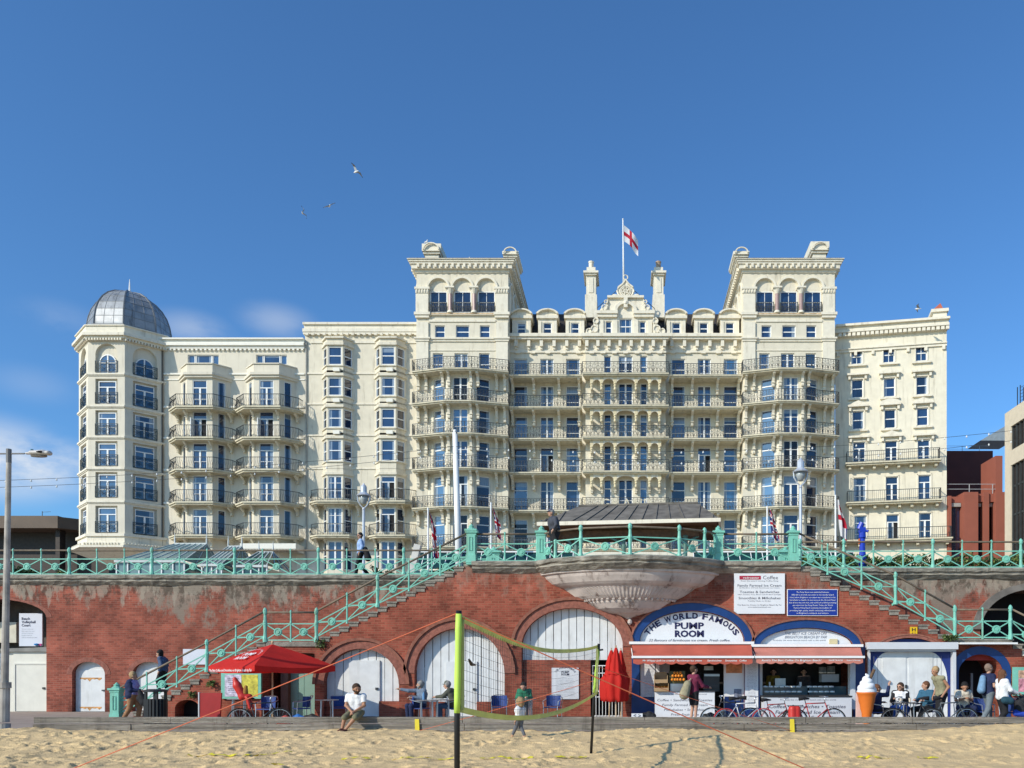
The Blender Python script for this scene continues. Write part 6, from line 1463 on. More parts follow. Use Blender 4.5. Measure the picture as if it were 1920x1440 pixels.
def awning(parent, px0, px1, pbk0, pbk1, ybk, yfr, yval, Dfr, m, words, nm='awning'):
    zb, zf, zv = Z(ybk, DF - .2), Z(yfr, Dfr), Z(yval, Dfr); x0, x1, b0, b1 = X(px0, Dfr), X(px1, Dfr), X(pbk0, DF - .2), X(pbk1, DF - .2)
    m_ = MB(); n = 24; V = []
    for j in range(7):
        v = j / 6
        for i in range(n + 1):
            u = i / n; V.append(m_.P((b0 + (b1 - b0) * u + ((x0 + (x1 - x0) * u) - (b0 + (b1 - b0) * u)) * v, DF - .2 + (Dfr - DF + .2) * v, zb + (zf - zb) * v - .03 * math.sin(math.pi * v) * (1 + .5 * math.sin(u * 17)))))
    for j in range(6):
        for i in range(n): a = j * (n + 1) + i; m_.F((a, a + 1, a + n + 2, a + n + 1))
    m_.F([0, n + 1, 2 * (n + 1), 3 * (n + 1), 4 * (n + 1), 5 * (n + 1), 6 * (n + 1)][::-1] if False else (0, 3 * (n + 1), 6 * (n + 1)))
    aw = m_.build(nm, m, parent, smooth=True)
    ff = plane(Dfr); m_ = MB(ff); m_.box(x0 - .05, x1 + .05, -.05, .06, zf - .035, zf + .04); m_.build('front_bar', WHITE, aw)
    m_ = MB(ff); k = 11; w = (x1 - x0) / k
    for i in range(k):
        a = x0 + w * i; pts = [(a, zf - .036), (a + w, zf - .036)] + [(a + w - w * t / 8, zv + .05 - .05 * math.sin(math.pi * t / 8)) for t in range(9)]; m_.prism(pts[::-1], .0, .012)
    va = m_.build('valance', m, aw)
    for (s_, u, hh, ww, sh_) in words: text(s_, ff, x0 + (x1 - x0) * u, (zf + zv) / 2 + .01, hh, WHITE, va, b=.02, shear=sh_, w=ww * (x1 - x0), bold=.012)
    m_ = MB(plane(DF - .2)); m_.box(b0 - .08, b1 + .08, -.19, .1, zb, zb + .09); m_.build('cassette', WHITE, aw)
    for a, b in ((b0, x0), (b1, x1)): m_ = MB(); m_.tube([(a, DF - .2, zb - .15), (b, Dfr + .05, zf - .05)], .02, 5); m_.build('arm', WHITE, aw)
    return aw
k1 = thing('kiosk', (X(1298, DF), DF, ZP), 'beach kiosk with THE WORLD FAMOUS PUMP ROOM lettered in its blue arch', 'kiosk')
zf1 = Z(1206, DF); fascia(k1, (A4[0], A4[1], A4[2], A4[3], 0), zf1)
arctext('THE WORLD FAMOUS', A4, .17, .2, INK, k1, -.11, .27, math.pi - .27, .035)
text('PUMP', f, X(1293, DF), Z(1172.5, DF), .225, INK, k1, b=-.11, w=1.02, bold=.03); text('ROOM', f, X(1293, DF), Z(1187.5, DF), .225, INK, k1, b=-.11, w=1.02, bold=.04)
text('22 flavours of farmhouse ice cream. Fresh coffee.', f, X(1293, DF), Z(1200, DF), .085, TXT, k1, b=-.11, w=2.85, shear=.3)
awning(k1, 1187, 1411, 1184, 1409, 1208, 1232, 1246, 28.3, AWN, (('Mr Whippy (soft ice cream)!', .215, .06, .27, .2), ('Farmhouse Ice cream', .47, .06, .21, .2), ('Sandwiches', .68, .06, .12, .2), ('Smoothies', .82, .06, .10, .2), ('Coffee', .92, .06, .06, .2)))
def bx(parent, nm, m, px0, px1, y0, y1, b0, b1, D=DF, **k):
    m_ = MB(plane(D)); m_.box(X(px0, D), X(px1, D), b0, b1, Z(y1, D), Z(y0, D)); return m_.build(nm, m, parent)
def lines(parent, n, px0, px1, y0, y1, b, h=.03, m=TXT, D=DF, seed=1, words='ice cream sorbet waffle cone flake coffee tea latte toastie chips cold drink sandwich smoothie milkshake sundae choc sauce large small'):
    w = words.split(); r = random.Random(seed)
    for i in range(n):
        s_ = ' '.join(r.choice(w) for _ in range(3)); text(s_, plane(D), X((px0 + px1) / 2, D), Z(y0 + (y1 - y0) * (i + .5) / n, D), h, m, parent, b=b, w=(X(px1, D) - X(px0, D)) * r.uniform(.7, .95))
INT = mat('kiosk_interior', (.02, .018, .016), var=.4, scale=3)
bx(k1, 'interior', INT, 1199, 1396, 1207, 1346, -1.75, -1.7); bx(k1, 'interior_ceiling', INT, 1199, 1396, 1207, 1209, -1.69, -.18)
bx(k1, 'side_panel', BLD, 1199, 1229, 1207, 1346, -.24, -.16)
mp_ = bx(k1, 'menu_board', WSG, 1201, 1228, 1232, 1307, -.15, -.12); lines(mp_, 22, 1207, 1227, 1243, 1304, -.115, .022)
bx(k1, 'window_frame', WHITE, 1229.5, 1237, 1207, 1297, -.24, -.15)
CTR = 28.75
ct = bx(k1, 'counter', WSG, 1228, 1340, 1297, 1352, -.7, 0, D=CTR); fc = plane(CTR)
text('Probably the most famous beach cafe in the world!', fc, X(1284, CTR), Z(1301.5, CTR), .035, TXT, ct, b=.005, w=1.5)
for s_, y, w in (('Coffee \u2022 Sandwiches \u2022 Toasties', 1312.5, 1.88), ('Family Farmed Ice Cream', 1321.5, 1.55), ('Milkshakes \u2022 Smoothies', 1330.5, 1.42), ('Fresh Fruit Juice', 1339.5, .95)): text(s_, fc, X(1284, CTR), Z(y, CTR), .085, TXT, ct, b=.005, w=w, shear=.2)
m_ = MB(fc); m_.box(X(1227, CTR), X(1341, CTR), -.72, .04, Z(1297, CTR), Z(1295.5, CTR)); m_.build('counter_top', mat('dark_worktop', (.05, .05, .055), rough=.3), ct)
STL = mat('stainless_steel', (.45, .46, .47), rough=.3, metal=.8)
m_ = MB(f); m_.box(X(1322, DF), X(1352, DF), -.9, -.5, Z(1297, DF), Z(1262, DF)); m_.box(X(1325, DF), X(1350, DF), -.52, -.42, Z(1290, DF), Z(1285, DF)); m_.build('coffee_machine', mat('dark_machine', (.05, .05, .055), rough=.3), k1); 
m_ = MB(f); m_.box(X(1323, DF), X(1352, DF), -.48, -.45, Z(1268, DF), Z(1264, DF)); m_.box(X(1327, DF), X(1345, DF), -1.4, -1.35, Z(1256, DF), Z(1248, DF)); m_.build('steel_trim', STL, k1)
bx(k1, 'price_board', WSG, 1240, 1259, 1236, 1262, -1.3, -1.25)
wp = bx(k1, 'white_panel', WHITE, 1358, 1396, 1207, 1346, -.24, -.1); bx(wp, 'orange_poster', mat('orange_poster', (.62, .25, .10), var=.35, scale=5), 1362, 1392, 1240, 1262, -.099, -.08)
bx(wp, 'framed_photo', mat('framed_photo', (.16, .18, .24), var=.6, scale=9), 1377, 1391, 1292, 1314, -.099, -.08); bx(wp, 'lower_panel', BLD, 1359, 1395, 1306, 1346, -.098, -.085)
mb2 = bx(k1, 'menu_board', WSG, 1396.5, 1421, 1236, 1327, .04, .07); lines(mb2, 30, 1399, 1419, 1243, 1323, .075, .022, seed=3); bx(k1, 'side_panel', BLD, 1396.5, 1424, 1228, 1346, .031, .038)
bx(k1, 'plinth', BLD, 1184, 1228, 1308, 1347, .03, .06)
lb = thing('arrow_sign', bp(1194, 28.6, gz(28.6)), 'small white box sign with two dark arrows at the foot of the kiosk', 'sign'); D_ = 28.0
bx(lb, 'panel', WSG, 1184, 1205, 1338, 1349, -.2, 0, D=D_)
for s in (-1, 1):
    m_ = MB(plane(D_)); c = X(1194.5 + s * 5, D_); z = Z(1341.5, D_); m_.tube([(c - s * .05, .01, z + .035), (c + s * .03, .01, z), (c - s * .05, .01, z - .035)], .012, 4); m_.build('arrow', NAVY, lb)
# kiosk 2
k2 = thing('kiosk', (X(1512, DF), DF, ZP), 'beach kiosk with faded coral awning and THE BEST ICE CREAM sign', 'kiosk')
op5 = (A5[0], A5[1], A5[2], A5[3], 0); fascia(k2, op5, Z(1211, DF))
text('THE BEST ICE CREAM ON', f, X(1512, DF), Z(1187, DF), .10, GREY, k2, b=-.11, w=1.47, shear=.35); text('BRIGHTON BEACH BY FAR', f, X(1512, DF), Z(1194, DF), .10, GREY, k2, b=-.11, w=1.47, shear=.35)
text('Probably the most famous beach cafe in the world', f, X(1500, DF), Z(1200, DF), .05, GREY, k2, b=-.11, w=1.85, shear=.2)
bx(k2, 'vent_cover', mat('cream_vent', (.62, .52, .30)), 1556, 1571, 1198, 1208, -.12, -.05)
awning(k2, 1418, 1618, 1412, 1613, 1213, 1232, 1245, 28.3, AWN2, (("Rosti's The Best Coffee On Brighton Beach!", .33, .065, .56, .25), ('FAIRTRADE', .745, .05, .13, 0), ('Organic & Fairtrade', .91, .045, .13, 0)))
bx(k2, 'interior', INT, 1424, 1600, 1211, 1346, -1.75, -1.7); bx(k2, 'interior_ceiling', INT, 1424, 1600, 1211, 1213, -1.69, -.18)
bx(k2, 'window_frame', WHITE, 1425, 1431, 1211, 1307, -.24, -.16); bx(k2, 'window_frame', WHITE, 1593, 1600, 1211, 1346, -.24, -.16); bx(k2, 'side_panel', BLD, 1600.5, 1621, 1211, 1346, .031, .05); bx(k2, 'column_panel', mat('pale_grey_column', (.55, .57, .6)), 1593, 1603, 1243, 1330, .04, .07)
bx(k2, 'opening_lintel', mat('dark_frame', (.03, .03, .04)), 1431, 1593, 1303, 1307, -.24, -.1)
c2 = bx(k2, 'counter', mat('grey_white_board', (.58, .59, .62), var=.04), 1433, 1597, 1307, 1352, -.7, 0, D=CTR)
bx(c2, 'counter_edge', mat('black_edge', (.02, .02, .02)), 1431, 1598, 1304.5, 1307, -.72, .03, D=CTR)
text('Probably the most famous beach cafe in the world', fc, X(1515, CTR), Z(1312, CTR), .045, TXT, c2, b=.005, w=1.9)
for s_, y, w in (('Coffee \u2022 Sandwiches \u2022 Toasties', 1324.5, 2.62), ('Family Farmed Ice Cream', 1335, 2.2), ('Milkshakes \u2022 Smoothies', 1345, 2.1)): text(s_, fc, X(1514, CTR), Z(y, CTR), .12, TXT, c2, b=.005, w=w, shear=.2, bold=.012)
TEALG = mat('display_glass', (.05, .09, .11), rough=.1, ior=1.6); TUBW = mat('tub_lid', (.82, .84, .84))
dc = thing('display_freezer', bp(1512, 29.6, Z(1303, 29.4)), 'glass ice cream display with two rows of white tubs in the kiosk window', 'freezer'); m_ = MB(f); m_.box(X(1433, DF), X(1518, DF), -.9, -.35, Z(1303, DF), Z(1287, DF)); m_.box(X(1521, DF), X(1592, DF), -.9, -.35, Z(1303, DF), Z(1287, DF)); m_.build('cabinet', TEALG, dc)
for row in range(2):
    for i in range(13):
        if i == 7: continue
        m_ = MB(f); m_.lathe([(.0, 0), (.085, 0), (.09, .05), (.0, .06)], (X(1438 + i * 10.4 + row * 2, DF), -.3 if not row else -.32, Z(1289 + row * 9.5, DF)), 10, sy=.55); m_.build('tub', TUBW, dc)
bx(k2, 'coffee_machine', STL, 1458, 1478, 1272, 1287, -.8, -.5); bx(k2, 'cup_stack', WHITE, 1504, 1508, 1279, 1287, -.5, -.45); bx(k2, 'cup_stack', WHITE, 1446, 1449, 1279, 1286, -.5, -.45)
bx(k2, 'poster', mat('dim_poster', (.25, .27, .27), var=.5, scale=7), 1550, 1564, 1250, 1262, -1.2, -1.15); bx(k2, 'poster', mat('dim_poster', None), 1566, 1581, 1248, 1262, -1.2, -1.15); bx(k2, 'carton', mat('pale_carton', (.4, .42, .42)), 1548, 1581, 1264, 1279, -1.0, -.6)
ORG = mat('orange_peel', (.72, .24, .02), rough=.5, var=.1); CRD = mat('cardboard', (.38, .25, .13), rough=.9, var=.12)
def oranges(parent, c, dx, dy, nx, ny, r, seed, layers=1):
    rr = random.Random(seed)
    for l in range(layers):
        for i in range(nx):
            for j in range(ny):
                m_ = MB(); m_.lathe([(0.01, -r), (r * .7, -r * .7), (r, 0), (r * .7, r * .7), (.01, r)], (c[0] + dx * i + rr.uniform(-.01, .01) + l * .02, c[1] - dy * j, c[2] + r + l * r * 1.5), 8); m_.build('orange', ORG, parent, smooth=True)
def crate(label, px0, px1, y0, y1, D, open_flap=False):
    z0, z1 = Z(y1, D), Z(y0, D); x0, x1 = X(px0, D), X(px1, D); r = thing('orange_box', (x0 / 2 + x1 / 2, D + .15, z0), label, 'cardboard box', 'cardboard fruit boxes on the kiosk counter'); ff = plane(D); m_ = MB(ff)
    m_.box(x0, x1, -.02, 0, z0, z0 + (z1 - z0) * .45); m_.box(x0, x0 + .015, -.32, -.021, z0, z1); m_.box(x1 - .015, x1, -.32, -.021, z0, z1); m_.box(x0, x1, -.34, -.321, z0, z1); m_.box(x0, x1, -.32, -.021, z0, z0 + .015)
    if open_flap: m_.prism([(x0, z1 + .0), (x1, z1), (x1 - .03, z1 + .12), (x0 + .03, z1 + .1)], -.34, -.325)
    m_.build('carton', CRD, r); return r, x0, x1, z0, z1
r_, x0, x1, z0, z1 = crate('open cardboard box of oranges, lower one of the stack on the counter', 1227, 1254, 1281, 1296.5, 28.6); oranges(r_, (x0 + .07, 28.82, z0 + .04), .09, -.1, 5, 2, .045, 1, 2)
crate('empty open cardboard box stacked on the box of oranges', 1227, 1252, 1266, 1280.5, 28.6, True)
jr = thing('orange_juicer', bp(1271, 28.8, Z(1284, 28.8)), 'juicing machine with a glass hopper of oranges beside the cardboard boxes', 'juicer'); D_ = 28.65; bx(jr, 'body', STL, 1257, 1284, 1282, 1296.5, -.35, -.05, D=D_); bx(jr, 'hopper', mat('olive_basket', (.10, .09, .03), var=.3), 1255, 1285, 1258, 1281.5, -.4, -.12, D=D_); oranges(jr, (X(1260, D_), D_ + .02, Z(1277, D_)), .1, .07, 5, 1, .05, 2, 1); oranges(jr, (X(1262, D_), D_ + .04, Z(1270, D_)), .1, .07, 4, 1, .05, 3, 1); oranges(jr, (X(1265, D_), D_ + .05, Z(1264, D_)), .1, .07, 3, 1, .045, 4, 1)
# signs above
s1 = thing('menu_sign', bp(1424, DF, Z(1151, DF)), 'large white Coffee and Ice Cream menu sign high on the brick wall', 'sign'); bx(s1, 'panel', WSG, 1376, 1471, 1075.5, 1151, .0, .06)
bx(s1, 'red_logo', mat('red_logo', (.38, .02, .05)), 1386, 1426, 1080, 1087, .061, .066); text('redroaster', f, X(1408, DF), Z(1083.5, DF), .07, WHITE, s1, b=.07, w=.56, bold=.01); text('Coffee', f, X(1444, DF), Z(1083, DF), .13, TXT, s1, b=.065, w=.52)
for s_, y, h, w in (('From the award winning Coffee Shop', 1089.5, .04, 1.3), ('Family Farmed Ice Cream', 1098, .085, 1.53), ('22 Flavours of Fresh Farmhouse Ice Cream', 1102.5, .035, 1.4), ('Toasties & Sandwiches', 1110, .085, 1.38), ('Ham, Cheese, Tuna, Bacon and the Best Sausages', 1115, .035, 1.5), ('Smoothies & Milkshakes', 1121.5, .085, 1.46), ('Freshly Made to Order', 1127, .04, .8), ('The Best Ice Cream on Brighton Beach By Far', 1134.5, .045, 1.55), ('www.thebestonthebeach.com', 1138.5, .04, .8)): text(s_, f, X(1423.5, DF), Z(y, DF), h, TXT, s1, b=.065, w=w, bold=.006 if h > .08 else 0)
s2 = thing('history_plaque', bp(1522, DF, Z(1155, DF)), 'blue plaque with white lettering beside the white menu sign', 'sign'); PBL = mat('plaque_blue', (.01, .035, .27), rough=.4); bx(s2, 'border', WHITE, 1475.5, 1570, 1105, 1155, .0, .05); bx(s2, 'panel', PBL, 1476.6, 1568.9, 1106, 1154, .051, .056)
pl = ('The Pump Room was established between', '1863-64 to provide sea water to the nearby Grand', "Hotel when Brighton's sea water was considered to be", 'beneficial to health. It was once at the Grand Hotel', 'that there was one hot, one cold and a third providing', 'sea water from the Pump Room. Today, the World', 'Famous Pump Room maintains the tradition of', 'providing high quality health enhancing refreshments', "to Brighton's residents and visitors.")
for i, s_ in enumerate(pl): text(s_, f, X(1523, DF), Z(1110.5 + i * 4.9, DF), .05, WHITE, s2, b=.06, w=len(s_) * .0305)
hs_ = thing('hydrant_sign', bp(1713, DF, Z(1190, DF)), 'small yellow hydrant sign with a black H on the brick wall', 'sign'); bx(hs_, 'panel', mat('sign_yellow', (.72, .45, .01)), 1706, 1719.5, 1175.5, 1190, .0, .03)
BK = mat('black_lettering', (.01, .01, .01)); text('H', f, X(1712.7, DF), Z(1180.5, DF), .12, BK, hs_, b=.035, w=.13, bold=.02); text('4', f, X(1710, DF), Z(1187, DF), .06, BK, hs_, b=.035); text('2', f, X(1715, DF), Z(1187, DF), .06, BK, hs_, b=.035)
# white shuttered unit
k3 = thing('shuttered_unit', bp(1706, DF, ZP), 'closed white shop front with a long shutter box and blue corners', 'shop front'); LG = mat('pale_grey_shutter', (.60, .61, .63), rough=.5, var=.04); NB = mat('navy_blue_wall', (.012, .03, .17), rough=.5)
bx(k3, 'shutter_box', LG, 1622, 1788, 1205, 1218, .03, .42); bx(k3, 'shutter_rail', LG, 1625, 1786, 1218.5, 1222, .03, .3); bx(k3, 'frame_post', LG, 1625, 1629, 1222.5, 1346, .06, .2); bx(k3, 'frame_post', LG, 1781, 1786.5, 1222.5, 1346, .06, .3)
bx(k3, 'blue_wall', NB, 1629, 1781, 1222, 1346, .052, .058)
m_ = MB(f); x0, x1 = X(1631, DF), X(1775, DF); zt = Z(1222.5, DF); rad = .62
m_.prism([(x0, ZP), (x1, ZP), (x1, zt - 1.1)] + [(x1 - rad + rad * math.cos(R(t)), zt - 1.1 + 1.1 * math.sin(R(t))) for t in range(10, 91, 10)] + [(x0 + rad - rad * math.cos(R(t)), zt - 1.1 + 1.1 * math.sin(R(t))) for t in range(90, -1, -10)], .059, .075); pn = m_.build('arched_panel', PD, k3)
for (a, b, y) in ((1653, 1697, 1233), (1702, 1747, 1233)):
    bx(pn, 'door_leaf', PD, a, b, y, 1346, .076, .095)
for a in (1637, 1644, 1755, 1763): bx(pn, 'plank_gap', GREY, a, a + .7, 1230, 1340, .076, .078)
bx(pn, 'handle', IRON, 1695, 1699, 1284, 1290, .096, .13)
wb = bx(wall, 'window_blue_head', NB, 1660, 1755, 1198, 1204.5, -.2, -.12)
# blue arch on the right
bx(wall, 'red_arch_header', mat('red_header', (.35, .03, .02)), 1797, 1880, 1228, 1238, -.3, -.25); m_ = MB(f); m_.box(X(1792, DF), X(1896, DF), .0, .5, LAND_R - .2, LAND_R - .14); m_.build('gutter', WHITE, wall); bx(wall, 'alarm_box', mat('cream_box', (.6, .57, .48)), 1916, 1926, 1222, 1230, 0, .1)
bx(wall, 'doorpost', mat('grey_doorpost', (.2, .2, .2)), 1838, 1842, 1262, 1346, -.9, -.8)
n2 = thing('notice_case', bp(1912, DF, Z(1304, DF)), 'green framed case with pink posters at the right edge', 'notice board'); bx(n2, 'case', GRN, 1897, 1960, 1251, 1304, .03, .1); bx(n2, 'poster', mat('pink_poster', (.6, .25, .3), var=.6, scale=9), 1907, 1950, 1272, 1297, .101, .106); bx(n2, 'poster', mat('orange_cream_poster', (.5, .3, .2), var=.6, scale=12), 1907, 1950, 1257, 1271, .101, .106)
# left: notice board, red board, alcove door
n1 = thing('notice_board', bp(454, DF, Z(1310, DF)), 'sea green framed notice board with two posters under the umbrella', 'notice board'); bx(n1, 'case', GRN, 417, 491.5, 1260, 1310, .0, .1)
bx(n1, 'poster', mat('white_pink_poster', (.55, .5, .6), var=.55, scale=7), 424, 455, 1265, 1306, .101, .106); bx(n1, 'poster', mat('yellow_poster', (.55, .5, .06), var=.4, scale=8), 455.5, 486, 1265, 1306, .101, .106); lines(n1, 8, 428, 452, 1270, 1300, .11, .03, NAVY, words='summer festival beach music dance night show')
rb_ = thing('red_board', bp(395, 28.6, gz(28.6)), 'tall red board leaning against the brick wall below the stairs', 'board'); D_ = 28.6; m_ = MB(plane(D_)); m_.prism([(X(375, D_), gz(28)), (X(412, D_), gz(28)), (X(415, D_), Z(1299, D_)), (X(373.5, D_), Z(1299, D_))], -.08, 0); m_.build('board', mat('red_painted_board', (.36, .02, .02), rough=.5), rb_); bx(rb_, 'edge', LG, 372, 374, 1298, 1345, -.1, .02, D=D_)
ALD = mat('sage_green_door', (.20, .33, .27), rough=.6, var=.08); ad_ = thing('green_door', bp(556, DF + .9, ZP), 'sage green wooden double door in the alcove behind the umbrella', 'door'); bx(ad_, 'door_leaf', ALD, 520, 541, 1256, 1347, -1.0, -.85); bx(ad_, 'door_leaf', ALD, 542, 553, 1256, 1347, -1.0, -.83); bx(ad_, 'door_leaf', ALD, 554, 586, 1256, 1347, -1.0, -.82); bx(ad_, 'transom', mat('alcove_dark_board', (.09, .05, .04)), 513, 586, 1224, 1255, -1.0, -.85)
# gate
gt = thing('white_gate', bp(1136, DF, ZP), 'white barred iron gate behind the folded red umbrellas', 'gate'); m_ = MB(f)
for i in range(10): x = X(1111 + i * 6.1, DF); m_.box(x - .009, x + .009, -.2, -.18, ZP, Z(1248, DF))
for y in (1248, 1262, 1296, 1307, 1343): m_.box(X(1110, DF), X(1167, DF), -.22, -.2, Z(y, DF) - .015, Z(y, DF) + .015)
m_.build('bars', WHITE, gt)
# poster on brick
ps = thing('menu_banner', bp(1060, DF, Z(1310, DF)), 'white banner with THE WORLD FAMOUS PUMP ROOM lettering on the brick infill', 'banner'); bx(ps, 'panel', WSG, 1034, 1085, 1252, 1311, -.138, -.10)
oo = (X(1036, DF), X(1083, DF), Z(1266, DF), .33); arctext('THE WORLD FAMOUS', oo, .06, .06, NAVY, ps, -.095, .35, math.pi - .35, .01); text('PUMP', f, X(1059.5, DF), Z(1260, DF), .075, NAVY, ps, b=-.095, w=.27, bold=.02); text('ROOM', f, X(1059.5, DF), Z(1264.5, DF), .075, NAVY, ps, b=-.095, w=.27, bold=.02); lines(ps, 12, 1040, 1080, 1271, 1306, -.095, .02, GREY, seed=8)
# ================================================================ UMBRELLAS
REDC = mat('red_canvas', (.66, .025, .016), rough=.8, transl=.35, var=.1, scale=2, bump=.1); POLEW = mat('pale_wood_pole', (.48, .34, .2), rough=.6)
um = thing('parasol', bp(511, 27.2, gz(27.2)), 'open square red parasol with white lettering on its canopy', 'parasol'); cx, cy = X(511, 27.2), 27.2; a_ = 1.38; th = R(-37); zr_, za = 2.13, 2.84
cor = [(cx + a_ * (sx * math.cos(th) - sy * math.sin(th)), cy + a_ * (sx * math.sin(th) + sy * math.cos(th))) for sx, sy in ((-1, -1), (1, -1), (1, 1), (-1, 1))]
m_ = MB()
for k in range(4):
    p, q = cor[k], cor[(k + 1) % 4]; n = 10; grid = []
    for j in range(n + 1):
        v = j / n; row = []
        for i in range(n + 1):
            u = i / n; ex, ey = p[0] + (q[0] - p[0]) * u, p[1] + (q[1] - p[1]) * u; sagm = .07 * math.sin(math.pi * u) * v
            row.append(m_.P((cx + (ex - cx) * v, cy + (ey - cy) * v, za + (zr_ - za) * (v ** .92) - sagm + .05 * math.sin(math.pi * v))))
        grid.append(row)
    for j in range(n):
        for i in range(n): m_.F((grid[j][i], grid[j][i + 1], grid[j + 1][i + 1], grid[j + 1][i]))
cn = m_.build('canopy', REDC, um, smooth=True)
m_ = MB()
for k in range(4):
    p, q = cor[k], cor[(k + 1) % 4]
    for i in range(10):
        u0, u1 = i / 10, (i + 1) / 10; s0, s1 = .07 * math.sin(math.pi * u0), .07 * math.sin(math.pi * u1); A_ = (p[0] + (q[0] - p[0]) * u0, p[1] + (q[1] - p[1]) * u0); B_ = (p[0] + (q[0] - p[0]) * u1, p[1] + (q[1] - p[1]) * u1)
        m_.poly(((*A_, zr_ - s0), (*B_, zr_ - s1), (*B_, zr_ - s1 - .17), (*A_, zr_ - s0 - .17)))
vl = m_.build('valance', REDC, um)
p, q = cor[0], cor[1]; ufr = Fr((p[0], p[1], 0), (q[0] - p[0], q[1] - p[1], 0)); text('The Best Coffee and Smoothies on Brighton Beach by Far', ufr, a_, zr_ - .14, .08, WHITE, vl, b=.03, w=2.55, bold=.01)
class Slope:   # text plane lying on the canopy face
    def __call__(s, p_):
        o = ufr((p_[0], 0, 0)); v = p_[2]; c3 = Vector((cx, cy, 0)); d = (c3 - ufr((a_, 0, 0))).normalized(); return Vector((o.x + d.x * v, o.y + d.y * v, zr_ - .02 + v * (za - zr_) / a_ + .075 + p_[1]))
sl = Slope()
text('PUMP', sl, a_ - .02, .62, .17, WHITE, cn, b=.0, w=.62, bold=.03); text('ROOM', sl, a_ - .08, .38, .17, WHITE, cn, b=.0, w=.62, bold=.03)
for i, chh in enumerate('THE WORLD FAMOUS'):
    if chh != ' ': t = R(160 - i * 9.3); text(chh, sl, a_ - .02 + .62 * math.cos(t), .42 + .50 * math.sin(t), .075, WHITE, cn, b=0, rot=t - math.pi / 2, name='letter')
m_ = MB(); m_.tube([(cx, cy, gz(27)), (cx, cy, za + .02)], .025, 8); m_.lathe([(.02, 0), (.05, .05), (.03, .1), (.01, .12)], (cx, cy, za), 8); m_.build('pole', POLEW, um)
m_ = MB(); m_.lathe([(.3, 0), (.3, .08), (.05, .12)], (cx, cy, gz(27)), 12); m_.build('base', CONC, um)
m_ = MB()
for c_ in cor: m_.tube([(cx, cy, zr_ + .15), ((cx + c_[0]) / 2, (cy + c_[1]) / 2, (za + zr_) / 2 - .02)], .012, 4)
m_.build('ribs', POLEW, um)
def folded(px, D, ht, r, lean, label, seed):
    t = thing('folded_parasol', bp(px, D, gz(D)), label, 'parasol', 'folded red parasols by the gate'); x, y, z = X(px, D), D, gz(D); rr = random.Random(seed); m_ = MB(); rings = []
    for j in range(15):
        v = j / 14; zz_ = z + ht - .08 - v * (ht - .72); rad = (.03 + (r - .03) * min(1, v * 1.7)) * (1 - .25 * math.exp(-((v - .45) / .07) ** 2)) * (1 + .1 * math.sin(v * 9 + seed)); ox = lean * (1 - v)
        rings.append([m_.P((x + ox + rad * (1 + .28 * math.sin(k * 6 * 2 * math.pi / 24 + seed)) * math.cos(2 * math.pi * k / 24), y + rad * (1 + .28 * math.sin(k * 6 * 2 * math.pi / 24 + seed)) * math.sin(2 * math.pi * k / 24), zz_ + .05 * math.sin(k * 2.1 + seed) * v)) for k in range(24)])
    for A_, B_ in zip(rings, rings[1:]):
        for k in range(24): m_.F((A_[k], A_[(k + 1) % 24], B_[(k + 1) % 24], B_[k]))
    m_.F(rings[0][::-1]); m_.F(rings[-1]); m_.build('canopy', REDC, t, smooth=True)
    m_ = MB(); m_.tube([(x - lean * .3, y, z), (x + lean, y, z + ht)], .024, 8); m_.build('pole', POLEW, t); m_ = MB(); m_.tube([(x + r * .95 * math.cos(a) + lean * .5, y + r * .95 * math.sin(a), z + ht * .62) for a in [k * math.pi / 4 for k in range(8)]], .015, 4, closed=True); m_.build('tie', REDC, t)
folded(1143, 28.5, 2.42, .27, .06, 'leftmost folded red parasol leaning by the white gate', 1); folded(1155, 28.2, 2.5, .29, .0, 'middle folded red parasol before the white gate', 2); folded(1164, 28.7, 2.42, .24, .0, 'rightmost folded red parasol beside the kiosk', 3)
# ================================================================ ICE CREAM, BIN, FURNITURE
ic = thing('giant_ice_cream', bp(1627, 24.2, gz(24.2)), 'giant fibreglass ice cream cone with white swirl and chocolate flake', 'sculpture'); D_ = 24.2; cx, cy = X(1625, D_), D_; s_ = FP / D_
m_ = MB(); hC = Z(1298, D_) - gz(D_)
prof = [(.05, -.02), (.06, .05)] + [(.06 + .20 * (i / 9) + (.012 if i % 2 else 0), .05 + (hC - .1) * i / 9) for i in range(1, 10)] + [(.285, hC - .03), (.285, hC)]
m_.lathe(prof, (cx, cy, gz(D_)), 24); m_.build('cone', mat('orange_wafer', (.70, .17, .02), rough=.5, var=.08), ic, smooth=True)
m_ = MB(); n, tr_ = 140, 10; rings = []
for i in range(n + 1):
    t = i / n; a = t * 2 * math.pi * 3.4; rr_ = .17 * (1 - t) ** .75; rad = .125 * (1 - .72 * t); z = gz(D_) + hC + .05 + t * (Z(1262, D_) - gz(D_) - hC - .08)
    rings.append(([(cx + rr_ * math.cos(a), cy + rr_ * math.sin(a), z)], rad))
m_.tube([r[0][0] for r in rings], [r[1] for r in rings], 12); m_.lathe([(.26, 0), (.29, .04), (.2, .12), (.12, .4), (.0, .5)], (cx, cy, gz(D_) + hC - .01), 20); m_.build('swirl', mat('ice_cream_white', (.82, .82, .82), rough=.4, var=.02), ic, smooth=True)
m_ = MB(); m_.tube([(cx + .1, cy, Z(1272, D_)), (cx + .22, cy, Z(1255, D_))], .045, 8); m_.build('flake', mat('chocolate_flake', (.14, .08, .04), bump=.6), ic)
m_ = MB(plane(D_ + .28)); m_.box(X(1606, D_ + .28), X(1634, D_ + .28), -.1, 0, gz(D_), Z(1299, D_ + .28)); m_.build('backing_board', mat('peach_board', (.72, .50, .44), rough=.6), ic)
